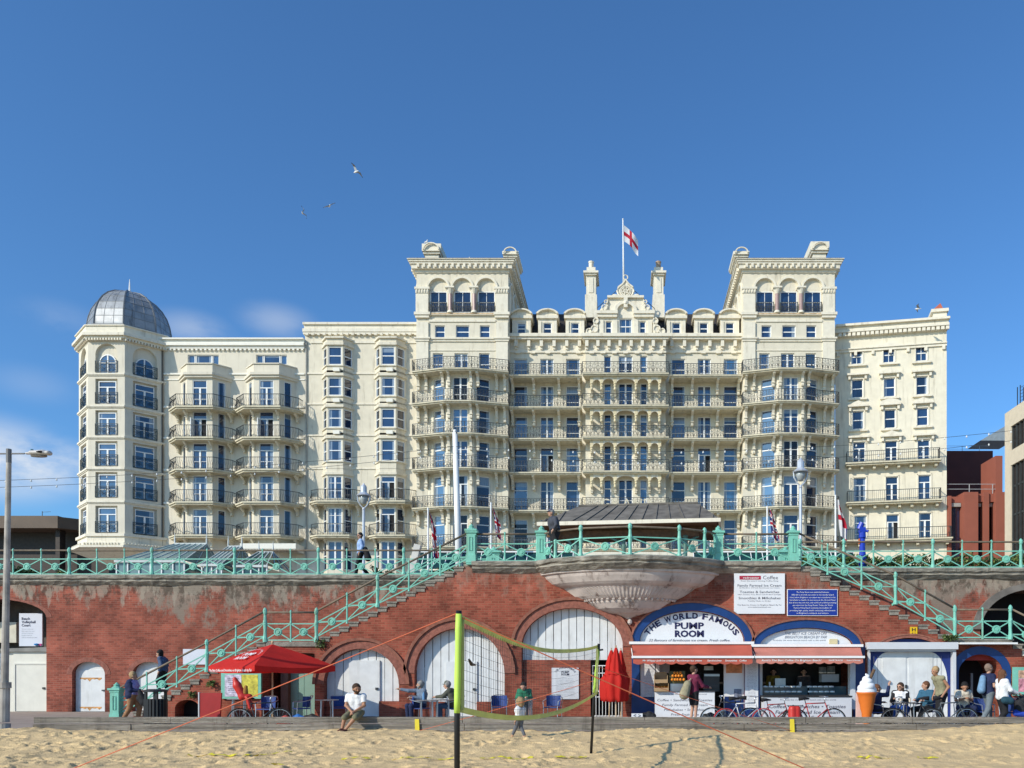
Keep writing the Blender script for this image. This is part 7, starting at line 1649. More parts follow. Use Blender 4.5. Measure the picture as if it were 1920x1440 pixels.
bn = thing('litter_bin', bp(290, 26.2, gz(26.2)), 'black slatted round litter bin at the foot of the left steps', 'bin'); x, y, z = X(292, 26.2), 26.2, gz(26.2); m_ = MB()
for k in range(20): a = 2 * math.pi * k / 20; m_.tube([(x + .29 * math.cos(a), y + .29 * math.sin(a), z), (x + .29 * math.cos(a), y + .29 * math.sin(a), z + .78)], .045, 4)
m_.lathe([(.27, .02), (.27, .76)], (x, y, z), 16); m_.build('body', mat('black_bin', (.02, .02, .022), rough=.4), bn)
m_ = MB()
for k in range(4): a = 2 * math.pi * k / 4 + .6; m_.tube([(x + .27 * math.cos(a), y + .27 * math.sin(a), z + .76), (x + .27 * math.cos(a), y + .27 * math.sin(a), z + 1.0)], .05, 4)
m_.lathe([(.34, 1.0), (.34, 1.06), (.2, 1.09)], (x, y, z), 20); m_.build('hood', mat('black_bin', None), bn)
ALU = mat('brushed_aluminium', (.55, .56, .58), rough=.3, metal=.85); BWV = mat('blue_woven_plastic', (.02, .05, .20), rough=.6, var=.3, scale=20)
def chair0():
    r = thing('cafe_chair', (0, 0, 0), 'x', 'chair', 'blue and silver cafe chairs on the promenade'); 
    m_ = MB(); m_.box(-.23, .23, -.22, .22, .42, .45); m_.build('seat', BWV, r)
    m_ = MB(); n = 8
    for i in range(n):
        a0, a1 = R(200 + 140 * i / n), R(200 + 140 * (i + 1) / n)
        P = [(.25 * math.cos(a), -.0 - .25 * -1 * math.sin(a) * -1) for a in (a0, a1)]
        P = [(.26 * math.cos(a), .24 * math.sin(a)) for a in (a0, a1)]
        m_.poly(((P[0][0], P[0][1], .47), (P[1][0], P[1][1], .47), (P[1][0] * 1.05, P[1][1] * 1.2, .82), (P[0][0] * 1.05, P[0][1] * 1.2, .82)))
    m_.build('backrest', BWV, r)
    for sx in (-1, 1):
        for sy in (-1, 1): m_ = MB(); m_.tube([(sx * .25, sy * .23, 0), (sx * .24, sy * .21, .43), (sx * .27, sy * .2, .64)], .013, 6); m_.build('leg', ALU, r)
        m_ = MB(); m_.tube([(sx * .27, .2, .64), (sx * .29, .0, .67), (sx * .28, -.2, .72), (sx * .18, -.3, .83), (0, -.32, .85)], .014, 6); m_.build('armrest', ALU, r)
    return r
def table0():
    r = thing('cafe_table', (0, 0, 0), 'x', 'table', 'silver cafe tables on the promenade'); m_ = MB(); m_.lathe([(.0, .71), (.36, .71), (.37, .735), (.0, .74)], (0, 0, 0), 20); m_.build('table_top', ALU, r)
    for k in range(4): a = R(45 + 90 * k); m_ = MB(); m_.tube([(.26 * math.cos(a), .26 * math.sin(a), 0), (.24 * math.cos(a), .24 * math.sin(a), .71)], .02, 6); m_.build('leg', ALU, r)
    return r
cz, tz = chair0(), table0(); usedc = [0, 0]
def place(proto, k, px, D, rz, label):
    loc = bp(px, D, gz(D))
    if not usedc[k]: usedc[k] = 1; proto.location = loc; proto.rotation_euler = (0, 0, rz); proto['label'] = label; return proto
    return dup(proto, loc, rz, label)
# rz = 0: the back of the chair is towards the camera (-y)
for (px, D, rz, l) in ((566, 27.2, 2.2, 'empty blue cafe chair left of the empty table by the first arch'), (636, 27.6, 3.6, 'empty blue cafe chair behind the man in the white shirt'), (788, 27.3, 4.4, 'blue cafe chair of the pointing grey bearded man'), (852, 27.4, 1.9, 'blue cafe chair of the man in the olive cap'), (936, 28.0, 3.3, 'empty blue cafe chair left of the man in the green jacket'), (983, 28.3, 3.14, 'blue cafe chair of the man in the green jacket'), (1036, 28.0, 2.9, 'empty blue cafe chair right of the man in the green jacket'),
    (500, 26.8, 3.0, 'empty blue cafe chair under the red parasol'), (1641, 25.0, 4.5, 'blue cafe chair of the seated boy waving an arm'), (1688, 25.8, 3.0, 'blue cafe chair of the seated woman in sunglasses'), (1737, 25.3, 1.8, 'blue cafe chair of the man in the teal jacket'), (1808, 25.6, 2.6, 'blue cafe chair of the man in the cream shirt'), (1843, 25.3, 3.6, 'empty blue cafe chair behind the walking couple'), (1895, 24.8, 2.4, 'blue cafe chair at the far right edge')):
    place(cz, 0, px, D, rz, l)
for (px, D, l) in ((613, 27.0, 'empty round silver cafe table before the first white arch door'), (800, 26.7, 'silver cafe table with a water bottle between the two seated men'), (830, 27.0, 'silver cafe table in front of the man in the olive cap'), (984, 27.4, 'silver cafe table of the man in the green jacket'), (1697, 24.8, 'silver cafe table with cups among the seated group'), (448, 27.6, 'silver cafe table by the notice board')): place(tz, 1, px, D, .3, l)
m_ = MB(); D_ = 26.7; m_.lathe([(.035, 0), (.035, .17), (.015, .22), (.017, .25)], bp(794, D_, gz(D_) + .745), 8); o = m_.build('water_bottle', mat('blue_plastic_bottle', (.15, .3, .5), rough=.1)); tag(o, 'blue plastic water bottle on the table of the bearded man', 'bottle')
for (px, D, l) in ((1689, 24.7, 'pale paper cup on the table of the seated group, left one'), (1706, 24.8, 'pale paper cup on the table beside the teal jacket man')):
    m_ = MB(); m_.lathe([(.028, 0), (.04, .11), (.042, .115)], bp(px, D, gz(D) + .745), 8); o = m_.build('paper_cup', mat('paper_cup', (.6, .52, .4))); tag(o, l, 'cup')
for (px, D, c, l) in ((557, 26.6, (.02, .15, .45), 'bright blue bag on the ground beside the empty chair'), (583, 26.8, (.02, .02, .02), 'black bag on the ground beside the blue bag'), (533, 25.8, (.5, .08, .06), 'coral red bundle by the front wheel of the child seat bicycle'), (1215, 28.3, (.015, .015, .015), 'black bin bag at the foot of the kiosk counter'), (1330, 27.6, (.015, .015, .015), 'black dog shaped bag beside the customer')):
    V, Fq = surfnet([(bp(px - 8, D, gz(D) + .12), bp(px + 9, D, gz(D) + .12), .13, .12), (bp(px, D, gz(D) + .1), bp(px + 2, D, gz(D) + .2), .12, .1)], h=.03, k=.05); o = npobj('bag', V, Fq, mat('bag_%d' % px, c, rough=.6, bump=.4)); tag(o, l, 'bag')
# ================================================================ VOLLEYBALL NET, ROPES, COURT LINES
LIM = mat('lime_pad', (.50, .72, .10), rough=.6, var=.08); LIMT = mat('lime_webbing', (.58, .60, .27), rough=.7, var=.1, transl=.5); BLK = mat('black_post', (.012, .012, .013), rough=.4)
def W3(px, py, D): return Vector((X(px, D), D, Z(py, D)))
nt_ = thing('volleyball_net', (X(861, 8.78), 8.78, 0), 'lime edged beach volleyball net strung between two black and lime posts', 'net')
for (D, pts, pad, r) in ((8.78, ((857, 1640), (857, 1337), (860.5, 1145)), (1337, 1151), .03), (17.95, ((1108, 1419), (1114, 1298), (1123, 1207)), (1299, 1217), .03)):
    m_ = MB(); m_.tube([W3(px, py, D) for px, py in pts], r, 12); po = m_.build('post', BLK, nt_, smooth=True)
    a = pts[1]; b = pts[2]; m_ = MB(); xx2 = lambda py: a[0] + (b[0] - a[0]) * (a[1] - py) / (a[1] - b[1])
    rad = [.032, .033, .035, .033, .032, .035, .032]; m_.tube([W3(xx2(pad[0] + (pad[1] - pad[0]) * i / 6), pad[0] + (pad[1] - pad[0]) * i / 6, D) for i in range(7)], rad, 12); m_.build('pad', LIM, po, smooth=True)
m_ = MB(); m_.tube([W3(1123, 1219, 17.9), W3(1131, 1218, 17.9)], .02, 5); m_.build('cleat', BLK, nt_)
def topz(t): return 2.405 + .03 * t - .215 * 4 * t * (1 - t) * (1 + .1 * math.sin(6 * t))
def botz(t): return 1.455 - .25 * (4 * t * (1 - t)) * (1.15 - .3 * t)
def npnt(t, z): return Vector((X(864, 8.78) + (X(1120, 17.95) - X(864, 8.78)) * t, 8.78 + 9.17 * t, z))
NS = 90
for (fn, nm, hw) in ((topz, 'top_tape', .032), (botz, 'bottom_tape', .032)):
    m_ = MB(); rings = []
    for i in range(NS + 1):
        t = i / NS; z = fn(t); tw = .01 * math.sin(t * 9); rings.append([m_.P(npnt(t, z + s * hw) + Vector((s * tw + e * .004, 0, 0))) for s, e in ((-1, -1), (1, -1), (1, 1), (-1, 1))])
    for A_, B_ in zip(rings, rings[1:]):
        for k in range(4): m_.F((A_[k], A_[(k + 1) % 4], B_[(k + 1) % 4], B_[k]))
    m_.build(nm, LIMT, nt_)
for t_ in (.004, .996):
    m_ = MB(); m_.tube([npnt(t_, botz(t_)), npnt(t_, topz(t_))], .03, 4); m_.build('side_tape', LIMT, nt_)
m_ = MB(); nv = 9
for i in range(1, NS): t = i / NS; m_.tube([npnt(t, botz(t)), npnt(t, topz(t))], .0021, 3, cap=False)
for j in range(1, nv): m_.tube([npnt(i / NS, botz(i / NS) + (topz(i / NS) - botz(i / NS)) * j / nv) for i in range(NS + 1)], .0021, 3, cap=False)
m_.build('netting', mat('black_cord', (.02, .02, .02)), nt_)
m_ = MB(); m_.tube([npnt(.03, 1.98), npnt(.04, 1.93), npnt(.055, 1.925)], [.012, .02, .01], 6); m_.build('cord_toggle', BLK, nt_)
ORP = mat('orange_guy_rope', (.62, .14, .06), rough=.6)
def rope(a, b, label, r=.006):
    m_ = MB(); n = 12; a, b = Vector(a), Vector(b); m_.tube([a.lerp(b, i / n) - Vector((0, 0, .02 * 4 * (i / n) * (1 - i / n))) for i in range(n + 1)], r, 6); o = m_.build('guy_rope', ORP); tag(o, label, 'rope', 'orange guy ropes of the volleyball net')
rope(W3(859, 1149, 8.78), (X(-228, 9.0), 9.0, .0), 'orange guy rope running from the near post down to the left', .0055)
rope(W3(862, 1156, 8.78), (X(1722, 10.5), 10.5, .05), 'orange guy rope crossing the net and running down to the right', .0065)
rope(W3(1112, 1277, 17.9), (X(786, 21.35), 21.35, .42), 'thin orange guy rope from the far post to the left marker strap', .006)
rope(W3(1121, 1250, 17.9), (X(1484, 21.35), 21.35, .42), 'thin orange guy rope from the far post to the right marker strap', .006)
def tape(px0, px1, D, label, seed, wob=.03, D1=None):
    r = random.Random(seed); m_ = MB(); n = max(4, int((px1 - px0) / 6)); rings = []; D1 = D1 or D
    for i in range(n + 1):
        t = i / n; d = D + (D1 - D) * t + r.uniform(-wob, wob); x = X(px0 + (px1 - px0) * t, d); w = .035 * r.uniform(.5, 1.2)
        rings.append([m_.P((x, d - w, sandz(x, d - w) + .02 + r.uniform(0, .02))), m_.P((x, d + w, sandz(x, d + w) + .022 + r.uniform(0, .03)))])
    for A_, B_ in zip(rings, rings[1:]): m_.F((A_[0], B_[0], B_[1], A_[1]))
    o = m_.build('court_line', YEL); tag(o, label, 'tape', 'yellow court line tape lying on the sand')
for i, (a, b, D, D1, l) in enumerate(((352, 445, 17.6, 17.4, 'leftmost crumpled piece of yellow court tape on the sand'), (455, 548, 17.3, 17.8, 'crumpled yellow court tape left of the seated man'), (508, 532, 16.2, 16.0, 'small scrap of yellow tape nearest the bottom edge'), (640, 695, 17.2, 17.2, 'yellow court tape below the seated man'), (735, 850, 17.3, 17.2, 'yellow court tape left of the black post'), (900, 1000, 17.3, 17.3, 'yellow court tape right of the black post'), (1040, 1100, 17.5, 17.4, 'short yellow court tape near the far post'), (1606, 1672, 17.4, 17.3, 'yellow court tape below the giant ice cream'), (1720, 1760, 17.3, 17.3, 'rightmost short yellow court tape on the sand'))): tape(a, b, D, l, i, D1=D1)
# ================================================================ PEOPLE
SKIN = mat('skin', (.48, .27, .18), rough=.6, var=.08); SKINT = mat('tanned_skin', (.38, .19, .11), rough=.6, var=.08)
def cl(n, c, **k): return mat('cloth_' + n, c, rough=.85, var=.18, scale=9, bump=.3, bscale=18, **k)
def V3(*a): return np.array(a, float)
def pose(h, k=1.0, **ov):
    """joints of a standing figure heading h degrees (0 = +x); overrides in (forward, right side, up)"""
    c, s = math.cos(R(h)), math.sin(R(h))
    J = dict(pel=(0, 0, .96), wst=(0, 0, 1.10), chs=(.0, 0, 1.30), nck=(.0, 0, 1.47), hed=(.03, 0, 1.63), sL=(0, -.18, 1.42), sR=(0, .18, 1.42), eL=(-.04, -.235, 1.14), eR=(-.04, .235, 1.14), wL=(.06, -.23, .90), wR=(.06, .23, .90),
        hL=(0, -.09, .93), hR=(0, .09, .93), kL=(.03, -.10, .50), kR=(.03, .10, .50), aL=(-.01, -.10, .08), aR=(-.01, .10, .08), tL=(.15, -.12, .035), tR=(.15, .12, .035), look=(1, 0, 0))
    J.update(ov); return {n: V3(p[0] * c + p[1] * s, p[0] * s - p[1] * c, p[2]) * (1 if n == 'look' else k) for n, p in J.items()}
def sit(h, k=1.0, **ov):
    d = dict(pel=(0, 0, .55), wst=(-.02, 0, .70), chs=(-.03, 0, .90), nck=(0, 0, 1.07), hed=(.05, 0, 1.21), sL=(-.01, -.18, 1.02), sR=(-.01, .18, 1.02), eL=(.10, -.24, .78), eR=(.10, .24, .78), wL=(.33, -.14, .78), wR=(.33, .14, .78),
        hL=(.0, -.10, .53), hR=(.0, .10, .53), kL=(.44, -.13, .52), kR=(.44, .13, .52), aL=(.42, -.12, .09), aR=(.42, .12, .09), tL=(.57, -.13, .035), tR=(.57, .13, .035)); d.update(ov); return pose(h, k, **d)
def person(label, base, J, skin=SKIN, top=None, bot=None, shoe=None, hair=None, hairlen=0, sleeve=1.0, leg=1.0, g=1.0, cap=None, beard=None, glasses=False, coat=None, group=None, h=.0125, rs=1.0, hs=None):
    hs = hs or rs
    b = V3(*base); J = {n: (p if n == 'look' else p + b) for n, p in J.items()}; root = thing('person', tuple(base), label, 'person', group)
    up = V3(0, 0, 1); lk = J['look'] / np.linalg.norm(J['look']); hd = J['hed']; sd = np.cross(lk, up); sd /= np.linalg.norm(sd); rsz = 0
    L = lambda a, b_, t: a + (b_ - a) * t
    side = J['sR'] - J['sL']; side = side / np.linalg.norm(side)
    P = []; A = lambda p, q, r0, r1, k=None, fl=0, sc=None: P.append((p, q, r0, r1, k, fl, sc))
    # head
    A(hd + up * .035 - lk * .012, hd + up * .02 - lk * .005, .098 * hs, .095 * hs); A(hd + up * .0 + lk * .02, hd - up * .065 + lk * .035, .075, .048); A(hd + lk * .095 + up * .005, hd + lk * .112 - up * .02, .012, .018, .012)
    for s in (-1, 1): A(hd + sd * s * .095 + up * .01, hd + sd * s * .098 - up * .02, .018, .014, .008); A(hd + lk * .082 + sd * s * .03 + up * .035, hd + lk * .084 + sd * s * .045 + up * .033, .012, .010, .01)
    A(hd + lk * .083 - up * .045 - sd * .02, hd + lk * .083 - up * .045 + sd * .02, .010, .010, .008)
    A(J['nck'] - up * .03, hd - up * .05, .058, .052)
    tor = []
    for s in (-1, 1):
        tor += [(J['nck'] - up * .07 + side * s * .05, J['chs'] + side * s * .075, .085 * g, .115 * g), (J['chs'] + side * s * .075, J['wst'] + side * s * .055, .115 * g, .105 * g), (J['wst'] + side * s * .055, J['pel'] + side * s * .07, .105 * g, .118 * g)]
    arms = [(J['s' + c], J['e' + c], .052, .040) for c in 'LR'] + [(J['e' + c], J['w' + c], .040, .027) for c in 'LR']
    shd = [(J['nck'] - up * .06, J['s' + c], .06, .055) for c in 'LR']
    legs = [(J['h' + c], J['k' + c], .088 * g, .056) for c in 'LR'] + [(J['k' + c], J['a' + c], .054, .036) for c in 'LR']
    for q in tor + shd + arms + legs: A(*q)
    for c in 'LR':
        A(J['a' + c] - up * .02, J['t' + c], .038, .03)
        e, w = J['e' + c], J['w' + c]; d = (w - e) / np.linalg.norm(w - e); ax_ = np.cross(d, up); ax_ = ax_ / (np.linalg.norm(ax_) + 1e-6); nn = np.cross(ax_, d); sg = -1 if c == 'L' else 1
        A(w, w + d * .075, .026, .033, .015)
        for i, (o, ln) in enumerate(((-.027, .062), (-.009, .075), (.009, .070), (.026, .055))):
            p0 = w + d * .085 + ax_ * o; p1 = p0 + d * ln * .5 - nn * .006; p2 = p1 + d * ln * .42 - nn * .022; A(p0, p1, .0105, .010, .004); A(p1, p2, .010, .0085, .004)
        A(w + d * .03 - ax_ * sg * .02, w + d * .075 - ax_ * sg * .052, .014, .010, .008)
    P = [(q[0], q[1], q[2] * (hs if i < 9 else rs), q[3] * (hs if i < 9 else rs), (q[4] * rs if q[4] else None), *q[5:]) for i, q in enumerate(P)]; Vv, Fq = surfnet(P, h=h, k=.025 * rs); body = npobj('body', Vv, Fq, skin, root)
    def garment(nm, prims, m, k=.03): prims = [(q[0], q[1], q[2] * rs, q[3] * rs, *q[4:]) for q in prims]; Vv, Fq = surfnet(prims, h=h, k=k * rs); return npobj(nm, Vv, Fq, m, root)
    if top:
        pr = [(p, q, r0 + .022, r1 + .022) for p, q, r0, r1 in tor + shd]
        for c in 'LR':
            s_, e, w = J['s' + c], J['e' + c], J['w' + c]
            if sleeve > 0:
                t = min(1, sleeve * 2); pr.append((s_, L(s_, e, t), .074, .074 - .012 * t, None, 2 if t < 1 else 0))
                if sleeve > .5: t2 = (sleeve - .5) * 2; pr.append((e, L(e, w, t2 * .97), .060, .046, None, 2))
        garment('shirt' if not coat else 'shirt', pr, top)
    if coat:
        pr = [(p - lk * .02 * 0, q, r0 + .036, r1 + .036) for p, q, r0, r1 in tor + shd]; fw = np.cross(up, side)
        if fw @ J['look'] < 0: fw = -fw
        for c in 'LR': pr += [(J['s' + c], J['e' + c], .080, .068), (J['e' + c], J['w' + c], .066, .050, None, 2)]
        pr = [(p - fw * .028 if i < 8 else p, q - fw * .028 if i < 8 else q, *r) for i, (p, q, *r) in enumerate(pr)]
        garment('jacket', pr, coat)
    if bot:
        pr = [(J['wst'] + side * s * .055, J['pel'] + side * s * .07, .122 * g, .138 * g, None, 1) for s in (-1, 1)]
        for c in 'LR':
            hp, kn, an = J['h' + c], J['k' + c], J['a' + c]; t = min(1, leg * 2); pr.append((hp, L(hp, kn, t), .112 * g, (.112 + (.080 - .112) * t), None, 2 if t < 1 else 0))
            if leg > .5: t2 = (leg - .5) * 2; pr.append((kn, L(kn, an, t2), .080, .062, None, 2))
        garment('trousers' if leg > .7 else 'shorts', pr, bot)
    if shoe:
        for c in 'LR': garment('shoe', [(J['a' + c] - up * .025, J['t' + c], .052, .042)], shoe)
    if hair:
        pr = [(hd + up * .055 - lk * .03, hd + up * .045 - lk * .005, .100, .094), (hd + up * .02 - lk * .055, hd - up * .03 - lk * .05, .082, .065)]
        pr += [(hd + sd * s * .055 + up * .04 - lk * .01, hd + sd * s * .07 - up * .01 - lk * .02, .055, .032) for s in (-1, 1)]
        if hairlen: pr += [(hd - lk * .06, hd - lk * .09 - up * hairlen, .08, .06)] + [(hd + sd * s * .07 - lk * .03, hd + sd * s * .08 - lk * .03 - up * hairlen * .9, .04, .035) for s in (-1, 1)]
        Vv, Fq = surfnet(pr, h=h, k=.03, clips=[(hd + lk * .055 + up * .02, lk + up * -.35)]); npobj('hair', Vv, Fq, hair, root)
    if beard: Vv, Fq = surfnet([(hd - up * .06 + lk * .045, hd - up * .09 + lk * .045, .058, .04)] + [(hd + sd * s * .06 - up * .03 + lk * .02, hd - up * .07 + lk * .04, .035, .04) for s in (-1, 1)], h=h, k=.02); npobj('beard', Vv, Fq, beard, root)
    if cap: Vv, Fq = surfnet([(hd + up * .06 - lk * .01, hd + up * .075, .104, .09)], h=h, clips=[(hd + up * .045, -up)]); npobj('cap', Vv, Fq, cap, root); Vv, Fq = surfnet([(hd + up * .055 + lk * .09 - sd * .04, hd + up * .055 + lk * .09 + sd * .04, .055, .055, None, 0, (1, 1, .22))], h=h * .7); npobj('cap_brim', Vv, Fq, cap, root)
    for s in (-1, 1):
        m_ = MB(); c = hd + lk * .090 + sd * s * .036 + up * .016; r_ = .024 if glasses else .012; m_.lathe([(.0, -r_), (r_ * .8, -r_ * .6), (r_, 0), (r_ * .8, r_ * .6), (.0, r_)], c, 8); m_.build('sunglass_lens' if glasses else 'eye', mat('dark_lens_black', (.01, .01, .012), rough=.2), root)
    return root, J
def at_(px, D, z=None): return bp(px, D, gz(D) if z is None else z)
HB = cl('brown_hair', (.05, .025, .012)); HBK = cl('black_hair', (.012, .009, .008)); HG = cl('grey_hair', (.25, .24, .22)); HBL = cl('blond_hair', (.36, .24, .12)); HRB = cl('chestnut_hair', (.13, .055, .025))
NVY = cl('navy', (.012, .02, .065)); BLKC = cl('black', (.012, .012, .014)); WHT = cl('white', (.74, .74, .74)); JEAN = cl('denim', (.05, .10, .20)); GRY = cl('grey', (.12, .125, .14)); KHK = cl('khaki', (.16, .15, .085)); SHB = cl('black_shoe', (.015, .015, .015)); SHW = cl('white_shoe', (.6, .6, .6))
# seated on the timber edge
J = dict(pel=(0, .0, .90), wst=(0, .02, 1.0), chs=(.0, .0, 1.17), nck=(.0, -.04, 1.33), hed=(.035, -.08, 1.47), sL=(.19, -.02, 1.29), sR=(-.19, -.02, 1.29), eL=(.23, -.10, 1.06), eR=(-.22, -.12, 1.06), wL=(.05, -.30, .92), wR=(-.04, -.30, .93), hL=(.09, .0, .88), hR=(-.09, .0, .88), kL=(.10, -.40, .77), kR=(-.16, -.40, .77), aL=(-.12, -.48, .47), aR=(-.22, -.42, .49), tL=(-.17, -.62, .42), tR=(-.26, -.56, .43), look=(.55, -.8, -.15))
person('man in a white t-shirt and olive shorts seated on the timber edge', (X(668, 21.42), 21.42, 0), {k: V3(*v) for k, v in J.items()}, SKINT, top=WHT, bot=KHK, hair=HB, beard=HB, sleeve=.34, leg=.5, shoe=cl('sandal', (.10, .03, .02)))
r_, J_ = person('woman in a navy cardigan and tan trousers walking beside the litter bin', at_(249, 26.9), pose(5, .91, eR=(.02, .2, 1.15), wR=(.27, .12, 1.12), eL=(.03, -.2, 1.15), wL=(.28, -.08, 1.10), kL=(.18, -.1, .52), aL=(.12, -.1, .1), tL=(.27, -.1, .05), aR=(-.28, .1, .12), tR=(-.16, .1, .04), kR=(-.06, .1, .5), look=(1, -.25, -.3)), top=cl('lavender', (.36, .30, .55)), coat=NVY, bot=cl('tan_trousers', (.30, .15, .07)), shoe=SHB, hair=HBL, g=1.12)
V_, F_ = surfnet([(V3(*at_(262, 26.7, 1.32)), V3(*at_(270, 26.7, .98)), .06, .13), (V3(*at_(262, 26.7, 1.1)), V3(*at_(274, 26.7, .95)), .1, .12)], h=.025); tag(npobj('handbag', V_, F_, BLKC), 'black handbag carried by the woman in the navy cardigan', 'bag')
person('person in a patterned jacket walking down the left stone steps', (X(306, 30.4), 30.4, ZP + 4 * .187), pose(186, .93, nck=(.07, 0, 1.45), hed=(.14, 0, 1.58), sL=(.05, -.18, 1.40), sR=(.05, .18, 1.40), kL=(.15, -.1, .55), aL=(.1, -.1, .12), tL=(.25, -.1, .06), aR=(-.12, .1, .22), tR=(.02, .1, .17), look=(1, -.1, -.6)), top=cl('blue_red_jacket', (.06, .09, .17)), bot=BLKC, shoe=SHW, hair=HBK, hairlen=.1)
r_, J_ = person('man in a pale blue shirt walking on the upper promenade carrying a jacket', bp(676, 34.0, ZD), pose(200, 1.02, eL=(-.05, -.25, 1.17), wL=(.05, -.27, .95), kL=(.12, -.1, .5), aL=(.18, -.1, .1), tL=(.33, -.1, .04), aR=(-.3, .1, .14), tR=(-.17, .1, .05), look=(1, -.5, 0)), top=cl('pale_blue', (.30, .42, .66)), bot=BLKC, shoe=SHB, hair=HBK, glasses=True)
V_, F_ = surfnet([(V3(*bp(685, 33.85, ZD + 1.12)), V3(*bp(690, 33.85, ZD + .75)), .09, .14)], h=.03); tag(npobj('jacket', V_, F_, BLKC), 'black jacket hanging over the arm of the walking man', 'jacket')
person('man in a peaked cap leaning on the curved railing of the stone balcony', (X(1040, 28.95), 28.95, ZD), pose(205, 1.0, nck=(.08, 0, 1.44), hed=(.14, 0, 1.59), chs=(.05, 0, 1.28), sL=(.04, -.19, 1.38), sR=(.04, .19, 1.38), eL=(.08, -.36, 1.14), wL=(.16, -.30, .99), eR=(-.02, .36, 1.15), wR=(-.05, .30, .96), aR=(-.1, .1, .08), look=(1, -.1, 0)), g=1.3, top=cl('dark_grey_jersey', (.05, .055, .07)), bot=BLKC, shoe=SHB, hair=HG, cap=cl('slate_cap', (.07, .08, .13)))
person('grey bearded man at a cafe table pointing to the left', at_(790, 27.5), sit(222, .98, eR=(.28, .34, 1.02), wR=(.50, .52, 1.07), wL=(.40, -.10, .80), look=(1, .6, 0)), top=cl('blue_grey', (.13, .17, .23)), bot=NVY, shoe=SHB, hair=HG, beard=HG, coat=None)
person('man in an olive cap and jacket reaching over a cafe table', at_(848, 27.4), sit(178, .98, chs=(.05, 0, .9), nck=(.12, 0, 1.07), hed=(.18, 0, 1.2), sL=(.08, -.18, 1.02), sR=(.08, .18, 1.02), wL=(.52, -.1, .82), eL=(.26, -.2, .84), eR=(.26, .2, .84), wR=(.5, .1, .82), look=(1, 0, -.15)), top=WHT, coat=cl('olive_jacket', (.07, .07, .05)), bot=JEAN, shoe=SHB, hair=HG, cap=cl('olive_cap', (.09, .10, .07)))
person('dark haired man in a green and white jacket seated at a table', at_(983, 28.15), sit(268, .96, chs=(.06, 0, .88), nck=(.12, 0, 1.05), hed=(.2, 0, 1.17), wL=(.42, -.16, .80), wR=(.42, .12, .80), look=(1, .2, -.55)), top=cl('green_jacket', (.02, .17, .09)), bot=GRY, shoe=SHB, hair=HBK)
JC = pose(150, .50, kL=(.16, -.1, .5), aL=(.34, -.12, .14), tL=(.42, -.12, .03), aR=(-.20, .1, .1), tR=(-.08, .1, .04), eR=(-.1, .26, 1.16), wR=(-.02, .27, .95)); JC['hed'] = JC['hed'] + V3(0, 0, .0); JC['nck'] = JC['nck'] - V3(0, 0, .02)
zs_ = sandz(X(974, 20), 20)
person('toddler in a white top and grey trousers running on the sand', (X(975, 20), 20, zs_ - .01), JC, top=WHT, bot=GRY, hair=HBL, sleeve=.3, g=1.15, h=.009, rs=.56)
r_, J_ = person('customer in a maroon jumper and black shorts at the kiosk counter', at_(1300, 26.8), pose(35, 1.03, eR=(.20, .22, 1.14), wR=(.48, .16, 1.10), eL=(.18, -.2, 1.14), wL=(.44, -.1, 1.10), kL=(.05, -.1, .5), look=(1, .3, -.1)), top=cl('maroon', (.15, .015, .045)), bot=BLKC, shoe=SHB, hair=HB, leg=.44)
V_, F_ = surfnet([(V3(*at_(1289, 26.6, 1.55)), V3(*at_(1283, 26.55, 1.22)), .12, .16), (V3(*at_(1291, 26.6, 1.6)), V3(*at_(1296, 26.6, 1.74)), .03, .02)], h=.025, k=.04); tag(npobj('backpack', V_, F_, cl('khaki_canvas', (.30, .26, .16))), 'khaki canvas backpack on the back of the customer in maroon', 'backpack')
GRP = None
person('boy in navy seated at the right tables waving one arm', at_(1643, 25.0), sit(20, .93, eR=(.22, .26, 1.02), wR=(.32, .22, 1.32), look=(1, .3, .1)), top=NVY, bot=BLKC, shoe=SHB, hair=HRB)
person('woman in sunglasses and a dark coat holding a cup at the right tables', at_(1688, 25.7), sit(250, .96, wL=(.36, -.05, .82), wR=(.36, .18, .84), kL=(.42, -.22, .55), kR=(.42, .22, .55), look=(1, .5, 0)), top=WHT, coat=BLKC, bot=cl('bright_blue_jeans', (.02, .10, .42)), shoe=SHB, hair=HB, hairlen=.12, glasses=True)
person('man in a teal jacket seated at the right tables', at_(1737, 25.2), sit(215, 1.0, wR=(.42, .1, .80), look=(1, .6, 0)), top=cl('teal_jacket', (.03, .11, .18)), bot=BLKC, shoe=SHB, hair=HRB)
person('standing man in a khaki vest beside the white shutters', at_(1765, 24.6), pose(196, 1.04, chs=(.06, 0, 1.30), nck=(.14, 0, 1.44), hed=(.21, 0, 1.585), sL=(.10, -.2, 1.40), sR=(.10, .2, 1.40), eR=(-.02, .25, 1.13), wR=(.08, .24, .9), eL=(-.04, -.26, 1.15), wL=(.12, -.24, .93), kL=(.12, -.1, .52), look=(1, -.1, -.3)), SKINT, top=cl('khaki_vest', (.27, .25, .15)), bot=BLKC, shoe=SHB, hair=HBL, sleeve=0)
person('man in a cream t-shirt seated looking down at his phone', at_(1806, 25.5), sit(262, .99, chs=(.06, 0, .9), nck=(.12, 0, 1.06), hed=(.19, 0, 1.18), wL=(.38, -.06, .84), wR=(.38, .06, .84), kL=(.42, -.22, .55), kR=(.42, .22, .55), look=(1, .1, -.7)), SKINT, top=cl('cream_shirt', (.58, .52, .42)), bot=NVY, shoe=SHB, hair=HBK, sleeve=.4)
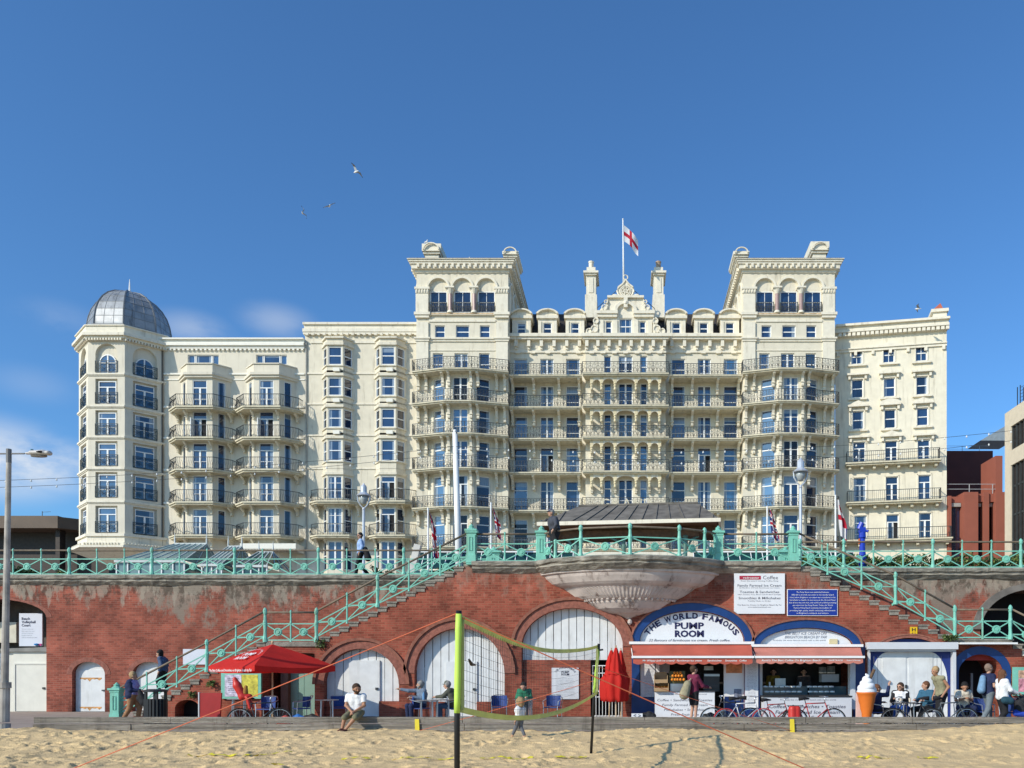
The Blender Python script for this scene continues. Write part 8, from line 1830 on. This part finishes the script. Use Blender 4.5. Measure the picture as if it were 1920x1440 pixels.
person('man in a navy t-shirt with a pale blue rucksack walking right', at_(1853, 24.9), pose(20, 1.06, eR=(-.02, .25, 1.14), wR=(.2, .2, 1.0), aL=(.16, -.1, .08), kL=(.14, -.1, .5), tL=(.3, -.1, .04), aR=(-.34, .1, .16), tR=(-.2, .1, .05), kR=(-.1, .1, .5), look=(1, .2, 0)), top=NVY, bot=cl('grey_jeans', (.15, .18, .20)), shoe=SHB, hair=cl('short_grey_hair', (.22, .15, .11)), sleeve=.34)
V_, F_ = surfnet([(V3(*at_(1843, 24.8, 1.75)), V3(*at_(1840, 24.8, 1.4)), .09, .12)], h=.025); tag(npobj('rucksack', V_, F_, cl('pale_blue_canvas', (.16, .28, .42))), 'pale blue rucksack on the back of the man in the navy t-shirt', 'backpack')
person('woman in a white top with long brown hair pushing a pram', at_(1879, 24.3), pose(12, .96, eR=(.12, .24, 1.16), wR=(.40, .2, 1.06), eL=(.1, -.2, 1.16), wL=(.38, -.1, 1.06), kL=(.12, -.1, .5), aL=(.14, -.1, .08), tL=(.28, -.1, .04), aR=(-.28, .1, .14), tR=(-.14, .1, .05), look=(1, .1, 0)), top=WHT, bot=BLKC, shoe=SHB, hair=HRB, hairlen=.32)
V_, F_ = surfnet([(V3(*at_(1884, 24.0, 1.12)), V3(*at_(1894, 24.0, 1.1)), .11, .11)], h=.025); tag(npobj('handbag', V_, F_, cl('dark_teal', (.015, .06, .085))), 'dark teal handbag hanging beside the woman in white', 'bag')
# dim figures serving inside the second kiosk
for (px, c_, l) in ((1450, cl('mustard_shirt', (.30, .19, .02)), 'kiosk worker in a mustard shirt standing inside the ice cream kiosk'), (1507, cl('dark_apron', (.05, .04, .04)), 'kiosk worker in dark clothes inside the ice cream kiosk')):
    person(l, (X(px, 30.75), 30.75, ZP), pose(262, .96, wL=(.3, -.1, 1.05), wR=(.3, .1, 1.05), eL=(.08, -.24, 1.1), eR=(.08, .24, 1.1)), top=c_, bot=BLKC, shoe=SHB, hair=HBK)
# ================================================================ BICYCLES AND PRAM
RUB = mat('tyre_rubber', (.012, .012, .012), rough=.8)
def bicycle(label, px, D, h, col, tyre=RUB, k=1.0, lean=0.0, rack=False, drop=False, z=None):
    bx_, by_ = X(px, D), D; z = gz(D) if z is None else z; r = thing('bicycle', (bx_, by_, z), label, 'bicycle', 'bicycles parked behind the timber edge'); u = Vector((math.cos(R(h)), math.sin(R(h)), 0)); n = Vector((u.y, -u.x, 0))
    class F2:
        def __call__(s, p): return Vector((bx_, by_, z)) + u * (p[0] * k) + n * ((p[1] + lean * p[2]) * k) + Vector((0, 0, p[2] * k))
    fr = F2(); fm = mat('bike_' + '_'.join('%d' % (c * 100) for c in col), col, rough=.35, metal=.2); RWc, FWc, BB, ST, HT, HB_ = (-.50, 0, .34), (.53, 0, .34), (-.08, 0, .30), (-.22, 0, .80), (.30, 0, .82), (.36, 0, .66)
    for c, nm in ((RWc, 'rear_wheel'), (FWc, 'front_wheel')):
        m_ = MB(fr); m_.tube([(c[0] + .325 * math.cos(t), 0, c[2] + .325 * math.sin(t)) for t in [2 * math.pi * j / 28 for j in range(28)]], .019, 6, closed=True); w = m_.build(nm, tyre, r, smooth=True)
        m_ = MB(fr); m_.tube([(c[0] + .295 * math.cos(t), 0, c[2] + .295 * math.sin(t)) for t in [2 * math.pi * j / 28 for j in range(28)]], .009, 4, closed=True)
        for j in range(16): t = 2 * math.pi * j / 16; m_.tube([(c[0], 0, c[2]), (c[0] + .295 * math.cos(t), 0, c[2] + .295 * math.sin(t))], .002, 3, cap=False)
        m_.tube([(c[0], -.04, c[2]), (c[0], .04, c[2])], .018, 6); m_.build('rim', ALU, w)
    m_ = MB(fr); fk = .016
    for a, b in ((BB, ST), (BB, HB_), (ST, HT), (HB_, HT)): m_.tube([a, b], fk, 6)
    for s in (-.04, .04): m_.tube([(BB[0], s, BB[2]), (RWc[0], s, RWc[2])], .009, 5); m_.tube([(ST[0] + .02, s * .5, ST[2] - .05), (RWc[0], s, RWc[2])], .008, 5); m_.tube([(HB_[0], s, HB_[2]), (HB_[0] + .05, s, .5), (FWc[0], s, FWc[2])], .010, 5)
    m_.build('frame', fm, r, smooth=True)
    m_ = MB(fr); m_.tube([ST, (-.25, 0, .92)], .012, 6); m_.tube([(-.40, 0, .935), (-.28, 0, .945), (-.12, 0, .93)], [.065, .045, .018], 8); m_.build('saddle', BLKC, r, smooth=True)
    m_ = MB(fr); m_.tube([HT, (.28, 0, .93), (.34, 0, .98)], .013, 6)
    if drop: m_.tube([(.30, -.2, .84), (.42, -.2, .86), (.44, -.2, .94), (.34, -.2, .98), (.34, .2, .98), (.44, .2, .94), (.42, .2, .86), (.30, .2, .84)], .012, 6)
    else: m_.tube([(.22, -.29, .99), (.33, -.18, .99), (.34, 0, .98), (.33, .18, .99), (.22, .29, .99)], .012, 6)
    m_.build('handlebar', ALU, r, smooth=True)
    m_ = MB(fr); m_.tube([(BB[0], -.06, BB[2]), (BB[0], .06, BB[2])], .02, 6); m_.tube([(BB[0] + .09 * math.cos(t), .05, BB[2] + .09 * math.sin(t)) for t in [2 * math.pi * j / 14 for j in range(14)]], .006, 4, closed=True)
    m_.tube([(BB[0], .06, BB[2]), (BB[0] + .12, .07, BB[2] - .12)], .009, 4); m_.tube([(BB[0], -.06, BB[2]), (BB[0] - .12, -.07, BB[2] + .12)], .009, 4); m_.box(BB[0] + .08, BB[0] + .17, .07, .15, BB[2] - .13, BB[2] - .11); m_.box(BB[0] - .17, BB[0] - .08, -.15, -.07, BB[2] + .11, BB[2] + .13); m_.build('crank', IRON, r)
    if rack: m_ = MB(fr); m_.box(-.72, -.3, -.07, .07, .74, .755); m_.tube([(-.6, .06, .74), (-.5, .05, .36)], .007, 4); m_.build('rack', IRON, r)
    return r, fr
RTY = mat('red_tyre', (.42, .03, .035), rough=.7)
r1, f1 = bicycle('black bicycle with a red child seat beside the red parasol', 486, 22.6, 8, (.03, .04, .05), k=1.0, rack=True)
m_ = MB(f1); 
SEATR = mat('child_seat_red', (.55, .03, .02), rough=.45); V_, F_ = surfnet([(f1((-.42, 0, 1.0)), f1((-.56, 0, 1.28)), .10, .11), (f1((-.56, 0, 1.28)), f1((-.62, 0, 1.45)), .10, .06), (f1((-.42, 0, .98)), f1((-.25, 0, .98)), .11, .08), (f1((-.28, .1, .95)), f1((-.2, .12, .68)), .045, .04), (f1((-.28, -.1, .95)), f1((-.2, -.12, .68)), .045, .04)], h=.018, k=.03); npobj('child_seat', V_, F_, SEATR, r1)
V_, F_ = surfnet([(f1((-.36, 0, 1.08)), f1((-.34, 0, 1.24)), .08, .05)], h=.02); npobj('cushion', V_, F_, cl('mustard', (.35, .16, .03)), r1)
bicycle('silver bicycle with red tyres parked below the menu board', 1396, 22.4, 4, (.5, .5, .52), tyre=RTY, lean=-.08)
bicycle('dark bicycle standing behind the silver bicycle with red tyres', 1372, 22.9, 172, (.03, .03, .035), lean=.05)
r3, f3 = bicycle('red bicycle with a red pannier in front of the ice cream kiosk', 1527, 22.4, 2, (.40, .03, .03), lean=-.06, rack=True)
V_, F_ = surfnet([(f3((-.6, .1, .66)), f3((-.6, .1, .40)), .11, .12), (f3((-.48, .1, .66)), f3((-.48, .1, .40)), .10, .11)], h=.018, k=.02, clips=[(f3((-.5, 0, .74)), (0, 0, 1)), (f3((-.5, 0, .28)), (0, 0, -1))]); npobj('pannier', V_, F_, SEATR, r3)
bicycle('small red bicycle handlebars up beside the red pannier bicycle', 1452, 22.8, 12, (.35, .05, .05), lean=.05, k=.95)
bicycle('black racing bicycle parked in front of the man in the teal jacket', 1712, 22.6, 175, (.02, .02, .025), drop=True, lean=-.05)
bicycle('grey bicycle parked in front of the standing man in the khaki vest', 1779, 22.7, 6, (.10, .12, .13), lean=-.05)
pr_ = thing('pram', at_(1908, 24.4), 'dark pram with blue trim pushed by the woman in white', 'pram'); c = Vector(at_(1910, 24.4)); PBK = cl('pram_black', (.02, .02, .025))
for dx in (-.1, .5):
    for dy in (-.22, .22): m_ = MB(); m_.tube([(c.x + dx + .11 * math.cos(t), c.y + dy, c.z + .12 + .11 * math.sin(t)) for t in [2 * math.pi * j / 16 for j in range(16)]], .022, 6, closed=True); m_.build('wheel', RUB, pr_)
m_ = MB()
for dy in (-.22, .22): m_.tube([(c.x - .22, c.y + dy, c.z + 1.05), (c.x + .05, c.y + dy, c.z + .7), (c.x + .5, c.y + dy, c.z + .12)], .015, 6); m_.tube([(c.x + .2, c.y + dy, c.z + .5), (c.x - .1, c.y + dy, c.z + .12)], .015, 6)
m_.tube([(c.x - .22, c.y - .22, c.z + 1.05), (c.x - .22, c.y + .22, c.z + 1.05)], .018, 6); m_.build('frame', IRON, pr_)
V_, F_ = surfnet([((c.x + .05, c.y, c.z + .55), (c.x + .4, c.y, c.z + .45), .18, .14), ((c.x + .02, c.y, c.z + .7), (c.x + .12, c.y, c.z + .85), .16, .14)], h=.03); npobj('seat', V_, F_, PBK, pr_)
V_, F_ = surfnet([((c.x - .1, c.y - .05, c.z + .45), (c.x + .15, c.y - .1, c.z + .42), .10, .10)], h=.03); npobj('blue_bag', V_, F_, cl('royal_blue', (.02, .06, .4)), pr_)
